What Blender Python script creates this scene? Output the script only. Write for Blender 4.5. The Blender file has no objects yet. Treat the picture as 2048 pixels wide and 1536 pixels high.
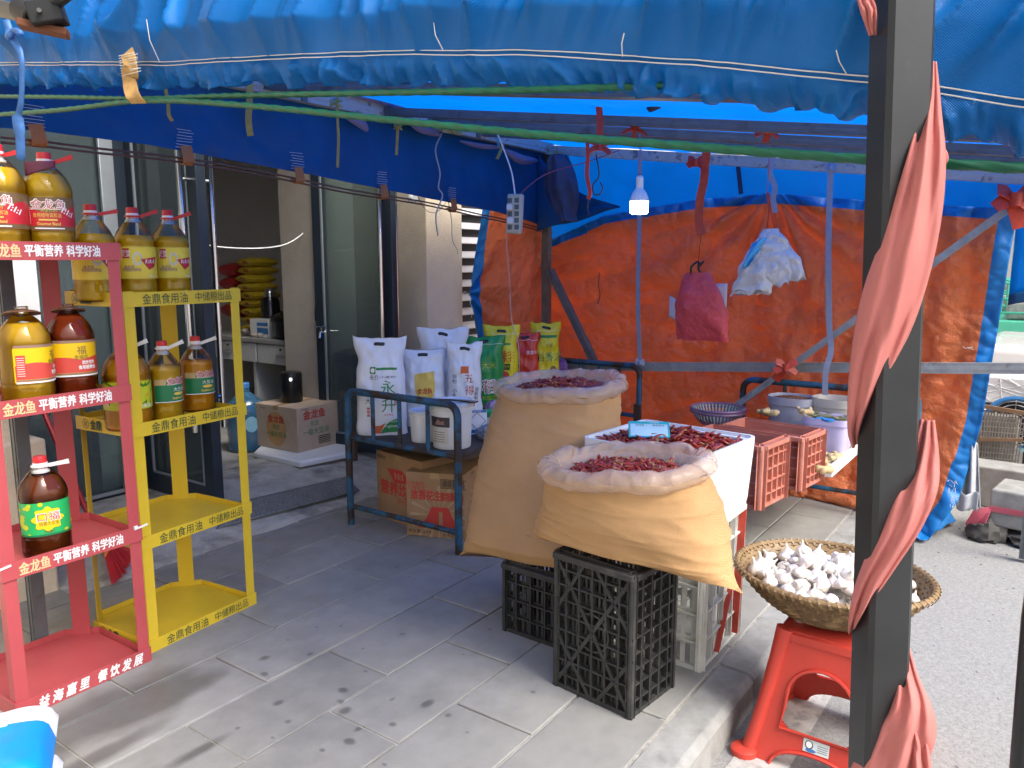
import bpy, bmesh, math, random
from mathutils import Vector, Matrix, noise
R = math.radians; PI = math.pi
random.seed(7)
S = bpy.context.scene
COL = S.collection
# ------------------------------------------------------------------ camera, light, exposure
F_PX, PITCH, AZ, CAM_H = 1560.0, R(8.85), R(35.3), 1.42
cam = bpy.data.cameras.new('camera'); cam.sensor_width = 36; cam.lens = F_PX / 2048 * 36
cam.clip_start = 0.02; cam.clip_end = 500
co = bpy.data.objects.new('camera', cam); COL.objects.link(co)
co.location = (0, 0, CAM_H); co.rotation_euler = (R(90) - PITCH, 0, AZ - R(90)); S.camera = co
SUN_EL, SUN_AZ = R(50), math.atan2(-1.0, -0.08)          # direction towards the sun, from +X
w = bpy.data.worlds.new('World'); S.world = w; w.use_nodes = True
nt = w.node_tree; sky = nt.nodes.new('ShaderNodeTexSky'); sky.sky_type = 'NISHITA'; sky.sun_disc = False
sky.sun_elevation = SUN_EL; sky.sun_rotation = PI / 2 - SUN_AZ; sky.air_density = 1.0; sky.dust_density = 6.0; sky.ozone_density = 0.3
hs = nt.nodes.new('ShaderNodeHueSaturation'); hs.inputs['Saturation'].default_value = 0.28      # milky overcast
nt.links.new(sky.outputs[0], hs.inputs['Color']); nt.links.new(hs.outputs[0], nt.nodes['Background'].inputs[0]); nt.nodes['Background'].inputs[1].default_value = 0.15
sl = bpy.data.lights.new('sun', 'SUN'); sl.energy = 1.3; sl.angle = R(26); sl.color = (1, 0.95, 0.87)
so = bpy.data.objects.new('sun', sl); COL.objects.link(so); so.location = (2, -4, 6)
so.rotation_euler = (R(90) - SUN_EL, 0, SUN_AZ + R(90))
S.view_settings.view_transform = 'Standard'; S.view_settings.look = 'None'
S.view_settings.exposure = 1.1; S.view_settings.gamma = 1
S.render.engine = 'CYCLES'
S.cycles.max_bounces = 14; S.cycles.transparent_max_bounces = 24; S.cycles.transmission_bounces = 12
S.cycles.caustics_reflective = False; S.cycles.caustics_refractive = False; S.cycles.sample_clamp_indirect = 6

# ------------------------------------------------------------------ surveying: a sight line through the picture meets a real plane
def ray(px, py):
    x = (px - 1024) / F_PX; y = -(py - 768) / F_PX
    fh = math.cos(PITCH) + y * math.sin(PITCH)
    return Vector((fh * math.cos(AZ) + x * math.sin(AZ), fh * math.sin(AZ) - x * math.cos(AZ), -math.sin(PITCH) + y * math.cos(PITCH)))
def GZ(px, py, z=0.0):
    d = ray(px, py); return d * ((z - CAM_H) / d.z) + Vector((0, 0, CAM_H))
def GX(px, py, x):
    d = ray(px, py); return d * (x / d.x) + Vector((0, 0, CAM_H))
def GY(px, py, y):
    d = ray(px, py); return d * (y / d.y) + Vector((0, 0, CAM_H))

# ------------------------------------------------------------------ materials
MATS = {}
def N(nt, t, **k):
    n = nt.nodes.new(t)
    for a, v in k.items():
        if a.startswith('i_'): n.inputs[a[2:].replace('_', ' ')].default_value = v
        else: setattr(n, a, v)
    return n
def mat(name, col, rough=0.5, metal=0.0, var=0.18, vs=6.0, col2=None, c2s=3.0, c2lo=0.5, c2hi=0.62, bump=0.0, bs=80.0, bdist=0.002,
        spec=0.5, trans=0.0, transp=0.0, emit=None, estr=1.0, coat=0.0, weave=0.0, wscale=900.0, transmission=0.0, ior=1.45, stretch=None, sheen=0.0):
    if name in MATS: return MATS[name]
    m = bpy.data.materials.new(name); m.use_nodes = True; t = m.node_tree; L = t.links
    b = t.nodes['Principled BSDF']; out = t.nodes['Material Output']
    b.inputs['Roughness'].default_value = rough; b.inputs['Metallic'].default_value = metal
    b.inputs['Specular IOR Level'].default_value = spec; b.inputs['Coat Weight'].default_value = coat
    b.inputs['Transmission Weight'].default_value = transmission; b.inputs['IOR'].default_value = ior
    tc = N(t, 'ShaderNodeTexCoord'); vec = tc.outputs['Object']
    if stretch:
        mp = N(t, 'ShaderNodeMapping'); mp.inputs['Scale'].default_value = stretch; L.new(vec, mp.inputs[0]); vecs = mp.outputs[0]
    else: vecs = vec
    c = N(t, 'ShaderNodeRGB'); c.outputs[0].default_value = (*col, 1); cur = c.outputs[0]
    if var:
        nz = N(t, 'ShaderNodeTexNoise', i_Scale=vs, i_Detail=6.0, i_Roughness=0.62); L.new(vecs, nz.inputs['Vector'])
        mr = N(t, 'ShaderNodeMapRange'); mr.inputs[1].default_value = 0.25; mr.inputs[2].default_value = 0.75
        mr.inputs[3].default_value = 1 - var; mr.inputs[4].default_value = 1 + var; L.new(nz.outputs[0], mr.inputs[0])
        mx = N(t, 'ShaderNodeVectorMath', operation='SCALE'); L.new(cur, mx.inputs[0]); L.new(mr.outputs[0], mx.inputs['Scale']); cur = mx.outputs[0]
    if col2:
        n2 = N(t, 'ShaderNodeTexNoise', i_Scale=c2s, i_Detail=8.0, i_Roughness=0.65); L.new(vecs, n2.inputs['Vector'])
        m2 = N(t, 'ShaderNodeMapRange', clamp=True); m2.inputs[1].default_value = c2lo; m2.inputs[2].default_value = c2hi; L.new(n2.outputs[0], m2.inputs[0])
        mm = N(t, 'ShaderNodeMix', data_type='RGBA'); L.new(m2.outputs[0], mm.inputs[0]); L.new(cur, mm.inputs[6]); mm.inputs[7].default_value = (*col2, 1); cur = mm.outputs[2]
    L.new(cur, b.inputs['Base Color'])
    nrm = None
    if bump:
        n3 = N(t, 'ShaderNodeTexNoise', i_Scale=bs, i_Detail=5.0, i_Roughness=0.6); L.new(vecs, n3.inputs['Vector'])
        bp = N(t, 'ShaderNodeBump'); bp.inputs['Strength'].default_value = bump; bp.inputs['Distance'].default_value = bdist
        L.new(n3.outputs[0], bp.inputs['Height']); nrm = bp.outputs[0]
    if weave:
        sx = N(t, 'ShaderNodeSeparateXYZ'); L.new(vec, sx.inputs[0])
        hs = []
        for k, ax in enumerate(('Y', 'Z')):
            ml = N(t, 'ShaderNodeMath', operation='MULTIPLY'); L.new(sx.outputs[ax], ml.inputs[0]); ml.inputs[1].default_value = wscale
            sn = N(t, 'ShaderNodeMath', operation='SINE'); L.new(ml.outputs[0], sn.inputs[0]); hs.append(sn.outputs[0])
        ad = N(t, 'ShaderNodeMath', operation='MULTIPLY'); L.new(hs[0], ad.inputs[0]); L.new(hs[1], ad.inputs[1])
        b2 = N(t, 'ShaderNodeBump'); b2.inputs['Strength'].default_value = weave; b2.inputs['Distance'].default_value = 0.001
        L.new(ad.outputs[0], b2.inputs['Height'])
        if nrm: L.new(nrm, b2.inputs['Normal'])
        nrm = b2.outputs[0]
    if nrm: L.new(nrm, b.inputs['Normal'])
    sh = b.outputs[0]
    if trans:
        tl = N(t, 'ShaderNodeBsdfTranslucent'); L.new(cur, tl.inputs[0])
        if nrm: L.new(nrm, tl.inputs['Normal'])
        ms = N(t, 'ShaderNodeMixShader'); ms.inputs[0].default_value = trans; L.new(sh, ms.inputs[1]); L.new(tl.outputs[0], ms.inputs[2]); sh = ms.outputs[0]
    if transp:
        tp = N(t, 'ShaderNodeBsdfTransparent'); ms = N(t, 'ShaderNodeMixShader'); ms.inputs[0].default_value = transp
        L.new(sh, ms.inputs[1]); L.new(tp.outputs[0], ms.inputs[2]); sh = ms.outputs[0]
    if emit:
        b.inputs['Emission Color'].default_value = (*emit, 1); b.inputs['Emission Strength'].default_value = estr
    L.new(sh, out.inputs[0]); MATS[name] = m; return m
def clear_mat(name, tint=(1, 1, 1), rough=0.04, base=0.04, film=None, filmw=0.0):
    """thin clear sheet: lets light straight through, mirrors more at a grazing angle; film = even matte colour mixed in to stand for reflections"""
    if name in MATS: return MATS[name]
    m = bpy.data.materials.new(name); m.use_nodes = True; t = m.node_tree; L = t.links
    t.nodes.remove(t.nodes['Principled BSDF']); out = t.nodes['Material Output']
    tp = N(t, 'ShaderNodeBsdfTransparent'); tp.inputs[0].default_value = (*tint, 1)
    gl = N(t, 'ShaderNodeBsdfGlossy'); gl.inputs['Roughness'].default_value = rough
    lw = N(t, 'ShaderNodeFresnel'); lw.inputs[0].default_value = 1.45
    mx = N(t, 'ShaderNodeMixShader'); L.new(lw.outputs[0], mx.inputs[0]); L.new(tp.outputs[0], mx.inputs[1]); L.new(gl.outputs[0], mx.inputs[2]); sh = mx.outputs[0]
    if film:
        df = N(t, 'ShaderNodeBsdfDiffuse'); df.inputs[0].default_value = (*film, 1)
        m2 = N(t, 'ShaderNodeMixShader'); m2.inputs[0].default_value = filmw; L.new(sh, m2.inputs[1]); L.new(df.outputs[0], m2.inputs[2]); sh = m2.outputs[0]
    L.new(sh, out.inputs[0]); MATS[name] = m; return m

# ------------------------------------------------------------------ mesh building
def rotm(rx=0, ry=0, rz=0): return Matrix.Rotation(rz, 3, 'Z') @ Matrix.Rotation(ry, 3, 'Y') @ Matrix.Rotation(rx, 3, 'X')
class MB:
    def __init__(s): s.v = []; s.f = []; s.m = []; s.mi = 0
    def add(s, vs, fs):
        o = len(s.v); s.v += [tuple(p) for p in vs]; s.f += [tuple(i + o for i in f) for f in fs]; s.m += [s.mi] * len(fs); return s
    def box(s, c, d, rot=None):
        c = Vector(c); x, y, z = d[0] / 2, d[1] / 2, d[2] / 2
        vs = [Vector((a * x, b * y, e * z)) for a in (-1, 1) for b in (-1, 1) for e in (-1, 1)]
        if rot is not None: vs = [rot @ v for v in vs]
        return s.add([c + v for v in vs], [(0, 1, 3, 2), (4, 6, 7, 5), (0, 4, 5, 1), (2, 3, 7, 6), (0, 2, 6, 4), (1, 5, 7, 3)])
    def bb(s, lo, hi): return s.box([(a + b) / 2 for a, b in zip(lo, hi)], [abs(b - a) for a, b in zip(lo, hi)])
    def bar(s, p0, p1, w, h, up=(0, 0, 1)):
        p0, p1 = Vector(p0), Vector(p1); d = (p1 - p0); l = d.length; d.normalize(); u = Vector(up); sd = d.cross(u)
        if sd.length < 1e-4: sd = d.cross(Vector((1, 0, 0)))
        sd.normalize(); u = sd.cross(d)
        return s.box((p0 + p1) / 2, (l, w, h), Matrix((d, sd, u)).transposed())
    def tube(s, pts, r, seg=8, closed=False, caps=True):
        pts = [Vector(p) for p in pts]; n = len(pts); rs = r if isinstance(r, (list, tuple)) else [r] * n
        vs = []; pu = None
        for i, p in enumerate(pts):
            a = pts[(i - 1) % n] if (i or closed) else p; b = pts[(i + 1) % n] if (i < n - 1 or closed) else p
            d = (b - a)
            if d.length < 1e-9: d = Vector((0, 0, 1))
            d.normalize()
            u = pu if pu is not None else (Vector((0, 0, 1)) if abs(d.z) < 0.9 else Vector((1, 0, 0)))
            u = (u - d * u.dot(d));
            if u.length < 1e-6: u = d.orthogonal()
            u.normalize(); pu = u; v = d.cross(u)
            for k in range(seg):
                t = 2 * PI * k / seg; vs.append(p + (u * math.cos(t) + v * math.sin(t)) * rs[i])
        fs = []
        for i in range(n if closed else n - 1):
            j = (i + 1) % n
            for k in range(seg): fs.append((i * seg + k, i * seg + (k + 1) % seg, j * seg + (k + 1) % seg, j * seg + k))
        if caps and not closed: fs += [tuple(range(seg))[::-1], tuple((n - 1) * seg + k for k in range(seg))]
        return s.add(vs, fs)
    def loft(s, rings, cap0=True, cap1=True):
        n = len(rings[0]); vs = [p for r in rings for p in r]; fs = []
        for i in range(len(rings) - 1):
            for k in range(n): fs.append((i * n + k, i * n + (k + 1) % n, (i + 1) * n + (k + 1) % n, (i + 1) * n + k))
        if cap0: fs.append(tuple(range(n))[::-1])
        if cap1: fs.append(tuple((len(rings) - 1) * n + k for k in range(n)))
        return s.add(vs, fs)
    def lathe(s, prof, c=(0, 0, 0), seg=24, ex=2.0, sx=1.0, sy=1.0, cap0=True, cap1=True):
        c = Vector(c); rings = []
        for r, z in prof:
            rg = []
            for k in range(seg):
                t = 2 * PI * k / seg; ct, st = math.cos(t), math.sin(t)
                q = (abs(ct) ** ex + abs(st) ** ex) ** (-1 / ex)
                rg.append(c + Vector((ct * q * r * sx, st * q * r * sy, z)))
            rings.append(rg)
        return s.loft(rings, cap0, cap1)
    def grid(s, f, nu, nv, closed=False, skip=None):
        vs = [f(i / nu, j / nv) for j in range(nv + 1) for i in range(nu + (0 if closed else 1))]; w_ = nu if closed else nu + 1; fs = []
        for j in range(nv):
            for i in range(nu):
                if skip and skip((i + .5) / nu, (j + .5) / nv): continue
                i2 = (i + 1) % w_ if closed else i + 1
                fs.append((j * w_ + i, j * w_ + i2, (j + 1) * w_ + i2, (j + 1) * w_ + i))
        return s.add(vs, fs)
    def prism(s, poly, z0, z1, M=None):
        n = len(poly); vs = [Vector((x, y, z)) for z in (z0, z1) for x, y in poly]
        if M is not None: vs = [M @ v for v in vs]
        fs = [tuple(range(n))[::-1], tuple(range(n, 2 * n))] + [(k, (k + 1) % n, n + (k + 1) % n, n + k) for k in range(n)]
        return s.add(vs, fs)
    def ribbon(s, pts, w_, wd, th=0.0012):
        """flat strap along a polyline; wd = its width direction"""
        pts = [Vector(p) for p in pts]; n = len(pts); ws = w_ if isinstance(w_, (list, tuple)) else [w_] * n; rings = []
        for i, p in enumerate(pts):
            d = (pts[min(i + 1, n - 1)] - pts[max(i - 1, 0)]).normalized(); wv = Vector(wd); wv = (wv - d * wv.dot(d)).normalized(); nn = d.cross(wv) * th
            rings.append([p + wv * ws[i] / 2 + nn, p - wv * ws[i] / 2 + nn, p - wv * ws[i] / 2 - nn, p + wv * ws[i] / 2 - nn])
        return s.loft(rings)
    def build(s, name, mats, parent=None, smooth=35, bevel=0.0, bseg=2, solid=0.0, label=None, subsurf=0, loc=None, rot=None, world=False):
        me = bpy.data.meshes.new(name); me.from_pydata(s.v, [], s.f); me.update()
        mats = mats if isinstance(mats, (list, tuple)) else [mats]
        for m in mats: me.materials.append(m)
        if len(mats) > 1: me.polygons.foreach_set('material_index', s.m)
        bm = bmesh.new(); bm.from_mesh(me); bmesh.ops.recalc_face_normals(bm, faces=bm.faces) if not solid else None; bm.to_mesh(me); bm.free()
        if smooth:
            me.polygons.foreach_set('use_smooth', [True] * len(me.polygons))
            if smooth < 180: me.set_sharp_from_angle(angle=R(smooth))
        o = bpy.data.objects.new(name, me); COL.objects.link(o)
        if parent:
            o.parent = parent
            if world: o.matrix_parent_inverse = parent.matrix_basis.inverted()
        if loc is not None: o.location = loc
        if rot is not None: o.rotation_euler = rot
        if bevel:
            md = o.modifiers.new('bevel', 'BEVEL'); md.width = bevel; md.segments = bseg; md.limit_method = 'ANGLE'; md.angle_limit = R(40); md.harden_normals = False
        if solid:
            md = o.modifiers.new('thickness', 'SOLIDIFY'); md.thickness = solid; md.offset = 0
        if subsurf:
            md = o.modifiers.new('subsurf', 'SUBSURF'); md.levels = subsurf; md.render_levels = subsurf
        if label: o['label'] = label
        return o
def thing(name, label, cat, loc=(0, 0, 0), rz=0.0, group=None):
    o = bpy.data.objects.new(name, None); COL.objects.link(o); o.location = loc; o.rotation_euler = (0, 0, rz); o.empty_display_size = 0.05
    return tag(o, label, cat, group)
def tag(o, label, cat, group=None, kind=None):
    o['label'] = label; o['category'] = cat
    if group: o['group'] = group
    if kind: o['kind'] = kind
    return o
def struct(o): o['kind'] = 'structure'; return o
def copy_tree(o, parent=None):
    c = o.copy(); COL.objects.link(c); c.parent = parent
    for ch in list(o.children): copy_tree(ch, c)
    return c
def fbm(p, s=1.0, o=3):
    v = 0; a = 1
    for k in range(o): v += a * noise.noise(Vector(p) * s + Vector((k * 7.3, k * 3.1, k * 5.7))); s *= 2.1; a *= 0.5
    return v
# flat, bent and pillow surfaces take lettering and print through surf(u, v, lift) -> point
def flat(o, ex, ey):
    o = Vector(o); ex = Vector(ex).normalized(); ey = Vector(ey).normalized(); n = ex.cross(ey)
    return lambda u, v, l=0.0: o + ex * u + ey * v + n * l
_tc = {}
def glyphs(body, bold=0.0):
    if (body, bold) in _tc: return _tc[(body, bold)]
    c = bpy.data.curves.new('lettering', 'FONT'); c.body = body; c.size = 1; c.resolution_u = 2; c.align_x = 'CENTER'; c.align_y = 'CENTER'; c.offset = bold
    o = bpy.data.objects.new('lettering', c); COL.objects.link(o); dg = bpy.context.evaluated_depsgraph_get(); dg.update()
    m = bpy.data.meshes.new_from_object(o.evaluated_get(dg)); vs = [(v.co.x, v.co.y) for v in m.vertices]; fs = [tuple(p.vertices) for p in m.polygons]
    bpy.data.objects.remove(o); bpy.data.meshes.remove(m); bpy.data.curves.remove(c)
    xs = [v[0] for v in vs] or [0]; ys = [v[1] for v in vs] or [0]
    cx, cy = (min(xs) + max(xs)) / 2, (min(ys) + max(ys)) / 2
    r = ([(x - cx, y - cy) for x, y in vs], fs, max(xs) - min(xs), max(ys) - min(ys)); _tc[(body, bold)] = r; return r
def text(mb, surf, body, u, v, h, width=None, bold=0.012, lift=0.0015, slant=0.0, rot=0.0):
    """h = character height; width squeezes the line to that length"""
    vs, fs, tw, th = glyphs(body); k = h / 0.9; kx = k if width is None else width / max(tw, 1e-6)
    e = bold * h * 1.1                       # bold = the same strokes laid again beside themselves
    for i, (ox, oy) in enumerate(((0, 0),) if bold < .013 else ((-e, -e), (e, -e), (-e, e), (e, e)) if bold < .035 else ((-e, -e), (e, -e), (-e, e), (e, e), (0, 0))):
        out = []
        for x, y in vs:
            x2, y2 = x * kx + ox + slant * y * k, y * k + oy
            if rot: x2, y2 = x2 * math.cos(rot) - y2 * math.sin(rot), x2 * math.sin(rot) + y2 * math.cos(rot)
            out.append(surf(u + x2, v + y2, lift + .00009 * i))
        mb.add(out, fs)
    return mb
def patch(mb, surf, u0, u1, v0, v1, lift=0.0008, nu=10, nv=6, shape=None):
    def f(a, b):
        l, r = (u0, u1) if shape is None else (u0 + (u1 - u0) * (.5 - shape(b) / 2), u0 + (u1 - u0) * (.5 + shape(b) / 2))
        return surf(l + (r - l) * a, v0 + (v1 - v0) * b, lift)
    return mb.grid(f, nu, nv)
def poly(mb, surf, pts, lift=0.001):
    cu, cv = sum(p[0] for p in pts) / len(pts), sum(p[1] for p in pts) / len(pts); big = max(math.hypot(u - cu, v - cv) for u, v in pts)
    if big < .016: return mb.add([surf(u, v, lift) for u, v in pts], [tuple(range(len(pts)))])
    out = []
    for (a, b), (c, d) in zip(pts, pts[1:] + pts[:1]):
        n = max(1, int(math.hypot(c - a, d - b) / .008)); out += [(a + (c - a) * k / n, b + (d - b) * k / n) for k in range(n)]
    m = max(2, int(big / .009)); return mb.grid(lambda s, t: surf(cu + (out[int(round(s * len(out))) % len(out)][0] - cu) * (.02 + .98 * t), cv + (out[int(round(s * len(out))) % len(out)][1] - cv) * (.02 + .98 * t), lift), len(out), m, closed=True)
def disc(mb, surf, u, v, ru, rv=None, lift=0.001, n=24): return poly(mb, surf, [(u + ru * math.cos(2 * PI * k / n), v + (rv or ru) * math.sin(2 * PI * k / n)) for k in range(n)], lift)
def ringp(mb, surf, u, v, r0, r1, lift=0.001, n=24, sy=1.0):
    return mb.grid(lambda a, b: surf(u + (r0 + (r1 - r0) * b) * math.cos(2 * PI * a), v + sy * (r0 + (r1 - r0) * b) * math.sin(2 * PI * a), lift), n, 1)
def sag(p, q, s, n=10):
    p, q = Vector(p), Vector(q); return [p.lerp(q, i / n) - Vector((0, 0, s * 4 * (i / n) * (1 - i / n))) for i in range(n + 1)]
def spline(pts, n=6):
    pts = [Vector(p) for p in pts]; out = []
    for i in range(len(pts) - 1):
        a, b, c, d = pts[max(i - 1, 0)], pts[i], pts[i + 1], pts[min(i + 2, len(pts) - 1)]
        for k in range(n):
            t = k / n; out.append(0.5 * ((2 * b) + (c - a) * t + (2 * a - 5 * b + 4 * c - d) * t * t + (3 * b - a - 3 * c + d) * t ** 3))
    return out + [pts[-1]]
# ================================================================== SETTING: ground, kerb, road, shop
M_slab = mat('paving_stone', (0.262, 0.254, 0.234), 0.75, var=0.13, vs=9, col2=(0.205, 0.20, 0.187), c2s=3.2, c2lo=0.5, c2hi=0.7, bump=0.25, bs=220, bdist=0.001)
def slab_mat():
    """grey stone slabs, each a little lighter or darker; damp stains with their own outlines near the red rack"""
    m = M_slab; t = m.node_tree; L = t.links; b = t.nodes['Principled BSDF']; cur = b.inputs['Base Color'].links[0].from_socket
    at = N(t, 'ShaderNodeAttribute', attribute_name='tone'); at.attribute_type = 'GEOMETRY'
    sc = N(t, 'ShaderNodeVectorMath', operation='SCALE'); L.new(cur, sc.inputs[0]); L.new(at.outputs['Fac'], sc.inputs['Scale'])
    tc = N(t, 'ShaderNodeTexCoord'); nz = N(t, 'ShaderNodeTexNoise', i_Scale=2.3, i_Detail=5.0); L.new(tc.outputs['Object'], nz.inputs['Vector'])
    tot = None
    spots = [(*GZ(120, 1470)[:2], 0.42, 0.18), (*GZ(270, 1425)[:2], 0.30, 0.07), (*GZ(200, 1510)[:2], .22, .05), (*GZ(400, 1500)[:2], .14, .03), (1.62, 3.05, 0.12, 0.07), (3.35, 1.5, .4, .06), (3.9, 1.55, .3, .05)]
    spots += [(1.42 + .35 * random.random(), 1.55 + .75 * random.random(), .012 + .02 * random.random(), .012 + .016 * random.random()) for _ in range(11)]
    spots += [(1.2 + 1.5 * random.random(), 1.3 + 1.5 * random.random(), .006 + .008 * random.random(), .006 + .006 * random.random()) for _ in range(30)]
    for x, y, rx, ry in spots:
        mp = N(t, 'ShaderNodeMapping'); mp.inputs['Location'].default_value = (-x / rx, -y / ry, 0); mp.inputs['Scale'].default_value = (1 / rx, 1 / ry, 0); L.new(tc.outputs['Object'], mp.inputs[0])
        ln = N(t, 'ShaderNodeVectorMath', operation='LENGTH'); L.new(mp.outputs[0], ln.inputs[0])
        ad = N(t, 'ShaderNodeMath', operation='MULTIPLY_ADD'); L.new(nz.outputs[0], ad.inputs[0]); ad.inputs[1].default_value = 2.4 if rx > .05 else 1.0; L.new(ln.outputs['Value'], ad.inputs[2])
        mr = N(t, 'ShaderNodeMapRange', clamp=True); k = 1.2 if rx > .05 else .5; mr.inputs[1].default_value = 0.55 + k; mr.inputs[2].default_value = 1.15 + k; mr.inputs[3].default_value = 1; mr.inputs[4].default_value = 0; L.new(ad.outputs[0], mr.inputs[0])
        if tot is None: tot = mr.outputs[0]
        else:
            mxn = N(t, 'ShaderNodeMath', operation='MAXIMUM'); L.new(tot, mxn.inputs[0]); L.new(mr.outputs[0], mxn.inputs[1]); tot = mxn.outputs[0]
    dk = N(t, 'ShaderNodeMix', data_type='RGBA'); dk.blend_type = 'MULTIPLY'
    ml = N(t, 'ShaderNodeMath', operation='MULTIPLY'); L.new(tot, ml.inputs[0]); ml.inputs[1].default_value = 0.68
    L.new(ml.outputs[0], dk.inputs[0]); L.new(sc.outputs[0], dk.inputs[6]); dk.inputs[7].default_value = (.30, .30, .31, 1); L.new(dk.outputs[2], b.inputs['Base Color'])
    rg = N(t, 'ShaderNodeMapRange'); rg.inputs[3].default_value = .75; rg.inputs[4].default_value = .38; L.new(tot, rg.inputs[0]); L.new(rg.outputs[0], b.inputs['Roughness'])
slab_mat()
M_joint = mat('joint_sand', (0.40, 0.39, 0.36), 0.95, var=0.3, vs=5, col2=(0.10, 0.10, 0.095), c2s=0.8, c2lo=0.45, c2hi=0.55, bump=0.4, bs=200)
M_conc = mat('old_concrete', (0.42, 0.40, 0.36), 0.9, var=0.3, vs=9, col2=(0.2, 0.19, 0.18), c2s=4, c2lo=.5, c2hi=.66, bump=0.6, bs=70, bdist=0.006)
M_kerb = mat('kerb_stone', (0.28, 0.277, 0.262), 0.85, var=0.22, vs=14, col2=(0.20, 0.197, 0.185), c2s=6, c2lo=.5, c2hi=.68, bump=0.5, bs=120, bdist=0.003)
M_road = mat('road_asphalt', (0.27, 0.268, 0.258), 0.9, var=0.25, vs=60, col2=(0.17, 0.168, 0.162), c2s=140, c2lo=.52, c2hi=.66, bump=0.7, bs=260, bdist=0.003)
# pavement slabs laid in running bond, each its own height and tone
mb = MB(); tones = []
rows = [0.905 + 0.3035 * k for k in range(12)]
for k in range(11):
    y0, y1 = rows[k] + .004, rows[k + 1] - .004
    off = 1.545 if k % 2 == 0 else 1.815
    for i in range(-9, 18):
        x0 = off + .578 * i + .003 + random.uniform(-.006, .006); x1 = off + .578 * (i + 1) - .003
        dz = random.uniform(-.002, .002); n0 = len(mb.f)
        mb.bb((x0, y0, -.05), (x1, y1, dz)); tones += [random.uniform(.92, 1.07)] * (len(mb.f) - n0)
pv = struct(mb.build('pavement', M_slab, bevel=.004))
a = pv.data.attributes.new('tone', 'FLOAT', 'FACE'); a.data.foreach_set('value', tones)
mb = MB(); mb.bb((-3.6, .9, -.06), (12, 4.25, -.007)); struct(mb.build('paving_bed', M_joint))
mb = MB()
for i in range(-5, 14):
    x0 = 2.565 + i * 1.0; mb.add([], [])
    prof = [(.905, -.2), (.905, -.004), (.795, -.008), (.775, -.03), (.765, -.2)]
    n = len(prof); vs = [(x, y, z) for x in (x0 + .004, x0 + .996) for y, z in prof]
    mb.add(vs, [tuple(range(n)), tuple(range(n, 2 * n))[::-1]] + [(q, n + q, n + (q + 1) % n, (q + 1) % n) for q in range(n)])
struct(mb.build('kerb', M_kerb, bevel=.006))
mb = MB(); mb.grid(lambda a, b: Vector((-3.6 + 15.6 * a, .90 + .03 * b + .004 * noise.noise(Vector((a * 90, b, 0))), -.004 + .006 * noise.noise(Vector((a * 120, b * 3, 4))))), 220, 3)
struct(mb.build('kerb_joint', mat('joint_grit', (.34, .32, .28), .95, var=.4, vs=40, bump=.8, bs=200, bdist=.004)))
mb = MB(); mb.add([(-150, -150, -.12), (150, -150, -.12), (150, .78, -.12), (-150, .78, -.12)], [(0, 1, 2, 3)]); struct(mb.build('road', M_road))
mb = MB(); mb.add([(-150, .7, -.13), (150, .7, -.13), (150, 150, -.13), (-150, 150, -.13)], [(0, 1, 2, 3)]); struct(mb.build('ground', M_conc))
mb = MB(); mb.add([tuple(GZ(x, y, -.116)) for x, y in ((1425, 1570), (1625, 1300), (1700, 1330), (1540, 1600))], [(0, 1, 2, 3)])
struct(mb.build('road_marking', mat('worn_road_paint', (.44, .43, .40), .8, var=.2, vs=20, col2=(.30, .295, .28), c2s=25, c2lo=.5, c2hi=.62)))
# grit on the road
mb = MB()
for _ in range(260):
    p = Vector((random.uniform(1.6, 5.5), random.uniform(-.9, .74), -.119)); s = random.uniform(.0015, .006)
    mb.box(p, (s * 1.6, s, s * .7), rotm(rz=random.random() * 6))
struct(mb.build('road_grit', M_joint))
# concrete ramp up to the shop door, checker plate
def ramp(a, b):
    x = 1.5 + 2.45 * a; y = 3.36 + .95 * b
    z = .004 + (.125 * min(1, b * 1.5) if x > 1.7 else .125 * min(1, b * 1.5) * max(0, (x - 1.5) / .2)) + .006 * fbm((x * 5, y * 5, 0), 1)
    if b == 0: z = -.01
    return Vector((x, y + (.02 * noise.noise(Vector((x * 6, 0, 0))) if b < .1 else 0), z))
mb = MB(); mb.grid(ramp, 80, 30); struct(mb.build('concrete_ramp', M_conc))
# ================================================================== SHOP FRONT and what stands in the doorway
M_wall = mat('beige_render', (0.74, 0.62, 0.46), 0.9, var=0.08, vs=5, col2=(.62, .53, .42), c2s=2, c2lo=.55, c2hi=.75, bump=0.9, bs=95, bdist=0.006)
M_in = mat('interior_plaster', (0.64, 0.62, 0.60), 0.9, var=0.1, vs=2, bump=.1, bs=40)
M_frame = mat('dark_aluminium', (0.030, 0.042, 0.060), 0.35, var=0.12, vs=8, metal=.3)
M_framel = mat('bare_aluminium', (0.42, 0.46, 0.50), 0.35, var=0.1, vs=10, metal=.6)
M_glass = clear_mat('door_glass', (.50, .60, .60), .02, film=(.30, .38, .41), filmw=.17)  # bluish film: pale reflections in the glass put in as colour
M_steel = mat('stainless_steel', (0.75, 0.75, 0.76), 0.18, metal=1, var=.06)
M_white = mat('white_plastic', (0.78, 0.78, 0.77), 0.45, var=.05)
M_black = mat('black_plastic', (0.012, 0.012, 0.013), 0.25, var=.1)
M_card = mat('cardboard', (0.36, 0.21, 0.105), 0.85, var=0.12, vs=10, bump=.15, bs=60)
M_cardp = mat('pale_cardboard', (0.50, 0.38, 0.28), 0.8, var=0.1, vs=10, bump=.15, bs=60)
M_pr = mat('print_red', (0.52, 0.05, 0.035), 0.7, var=.12); M_pg = mat('print_green', (0.03, 0.24, 0.07), 0.6, var=.1)
M_pk = mat('print_black', (0.03, 0.028, 0.03), 0.7, var=0); M_pw = mat('print_white', (0.82, 0.82, 0.80), 0.6, var=0)
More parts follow.
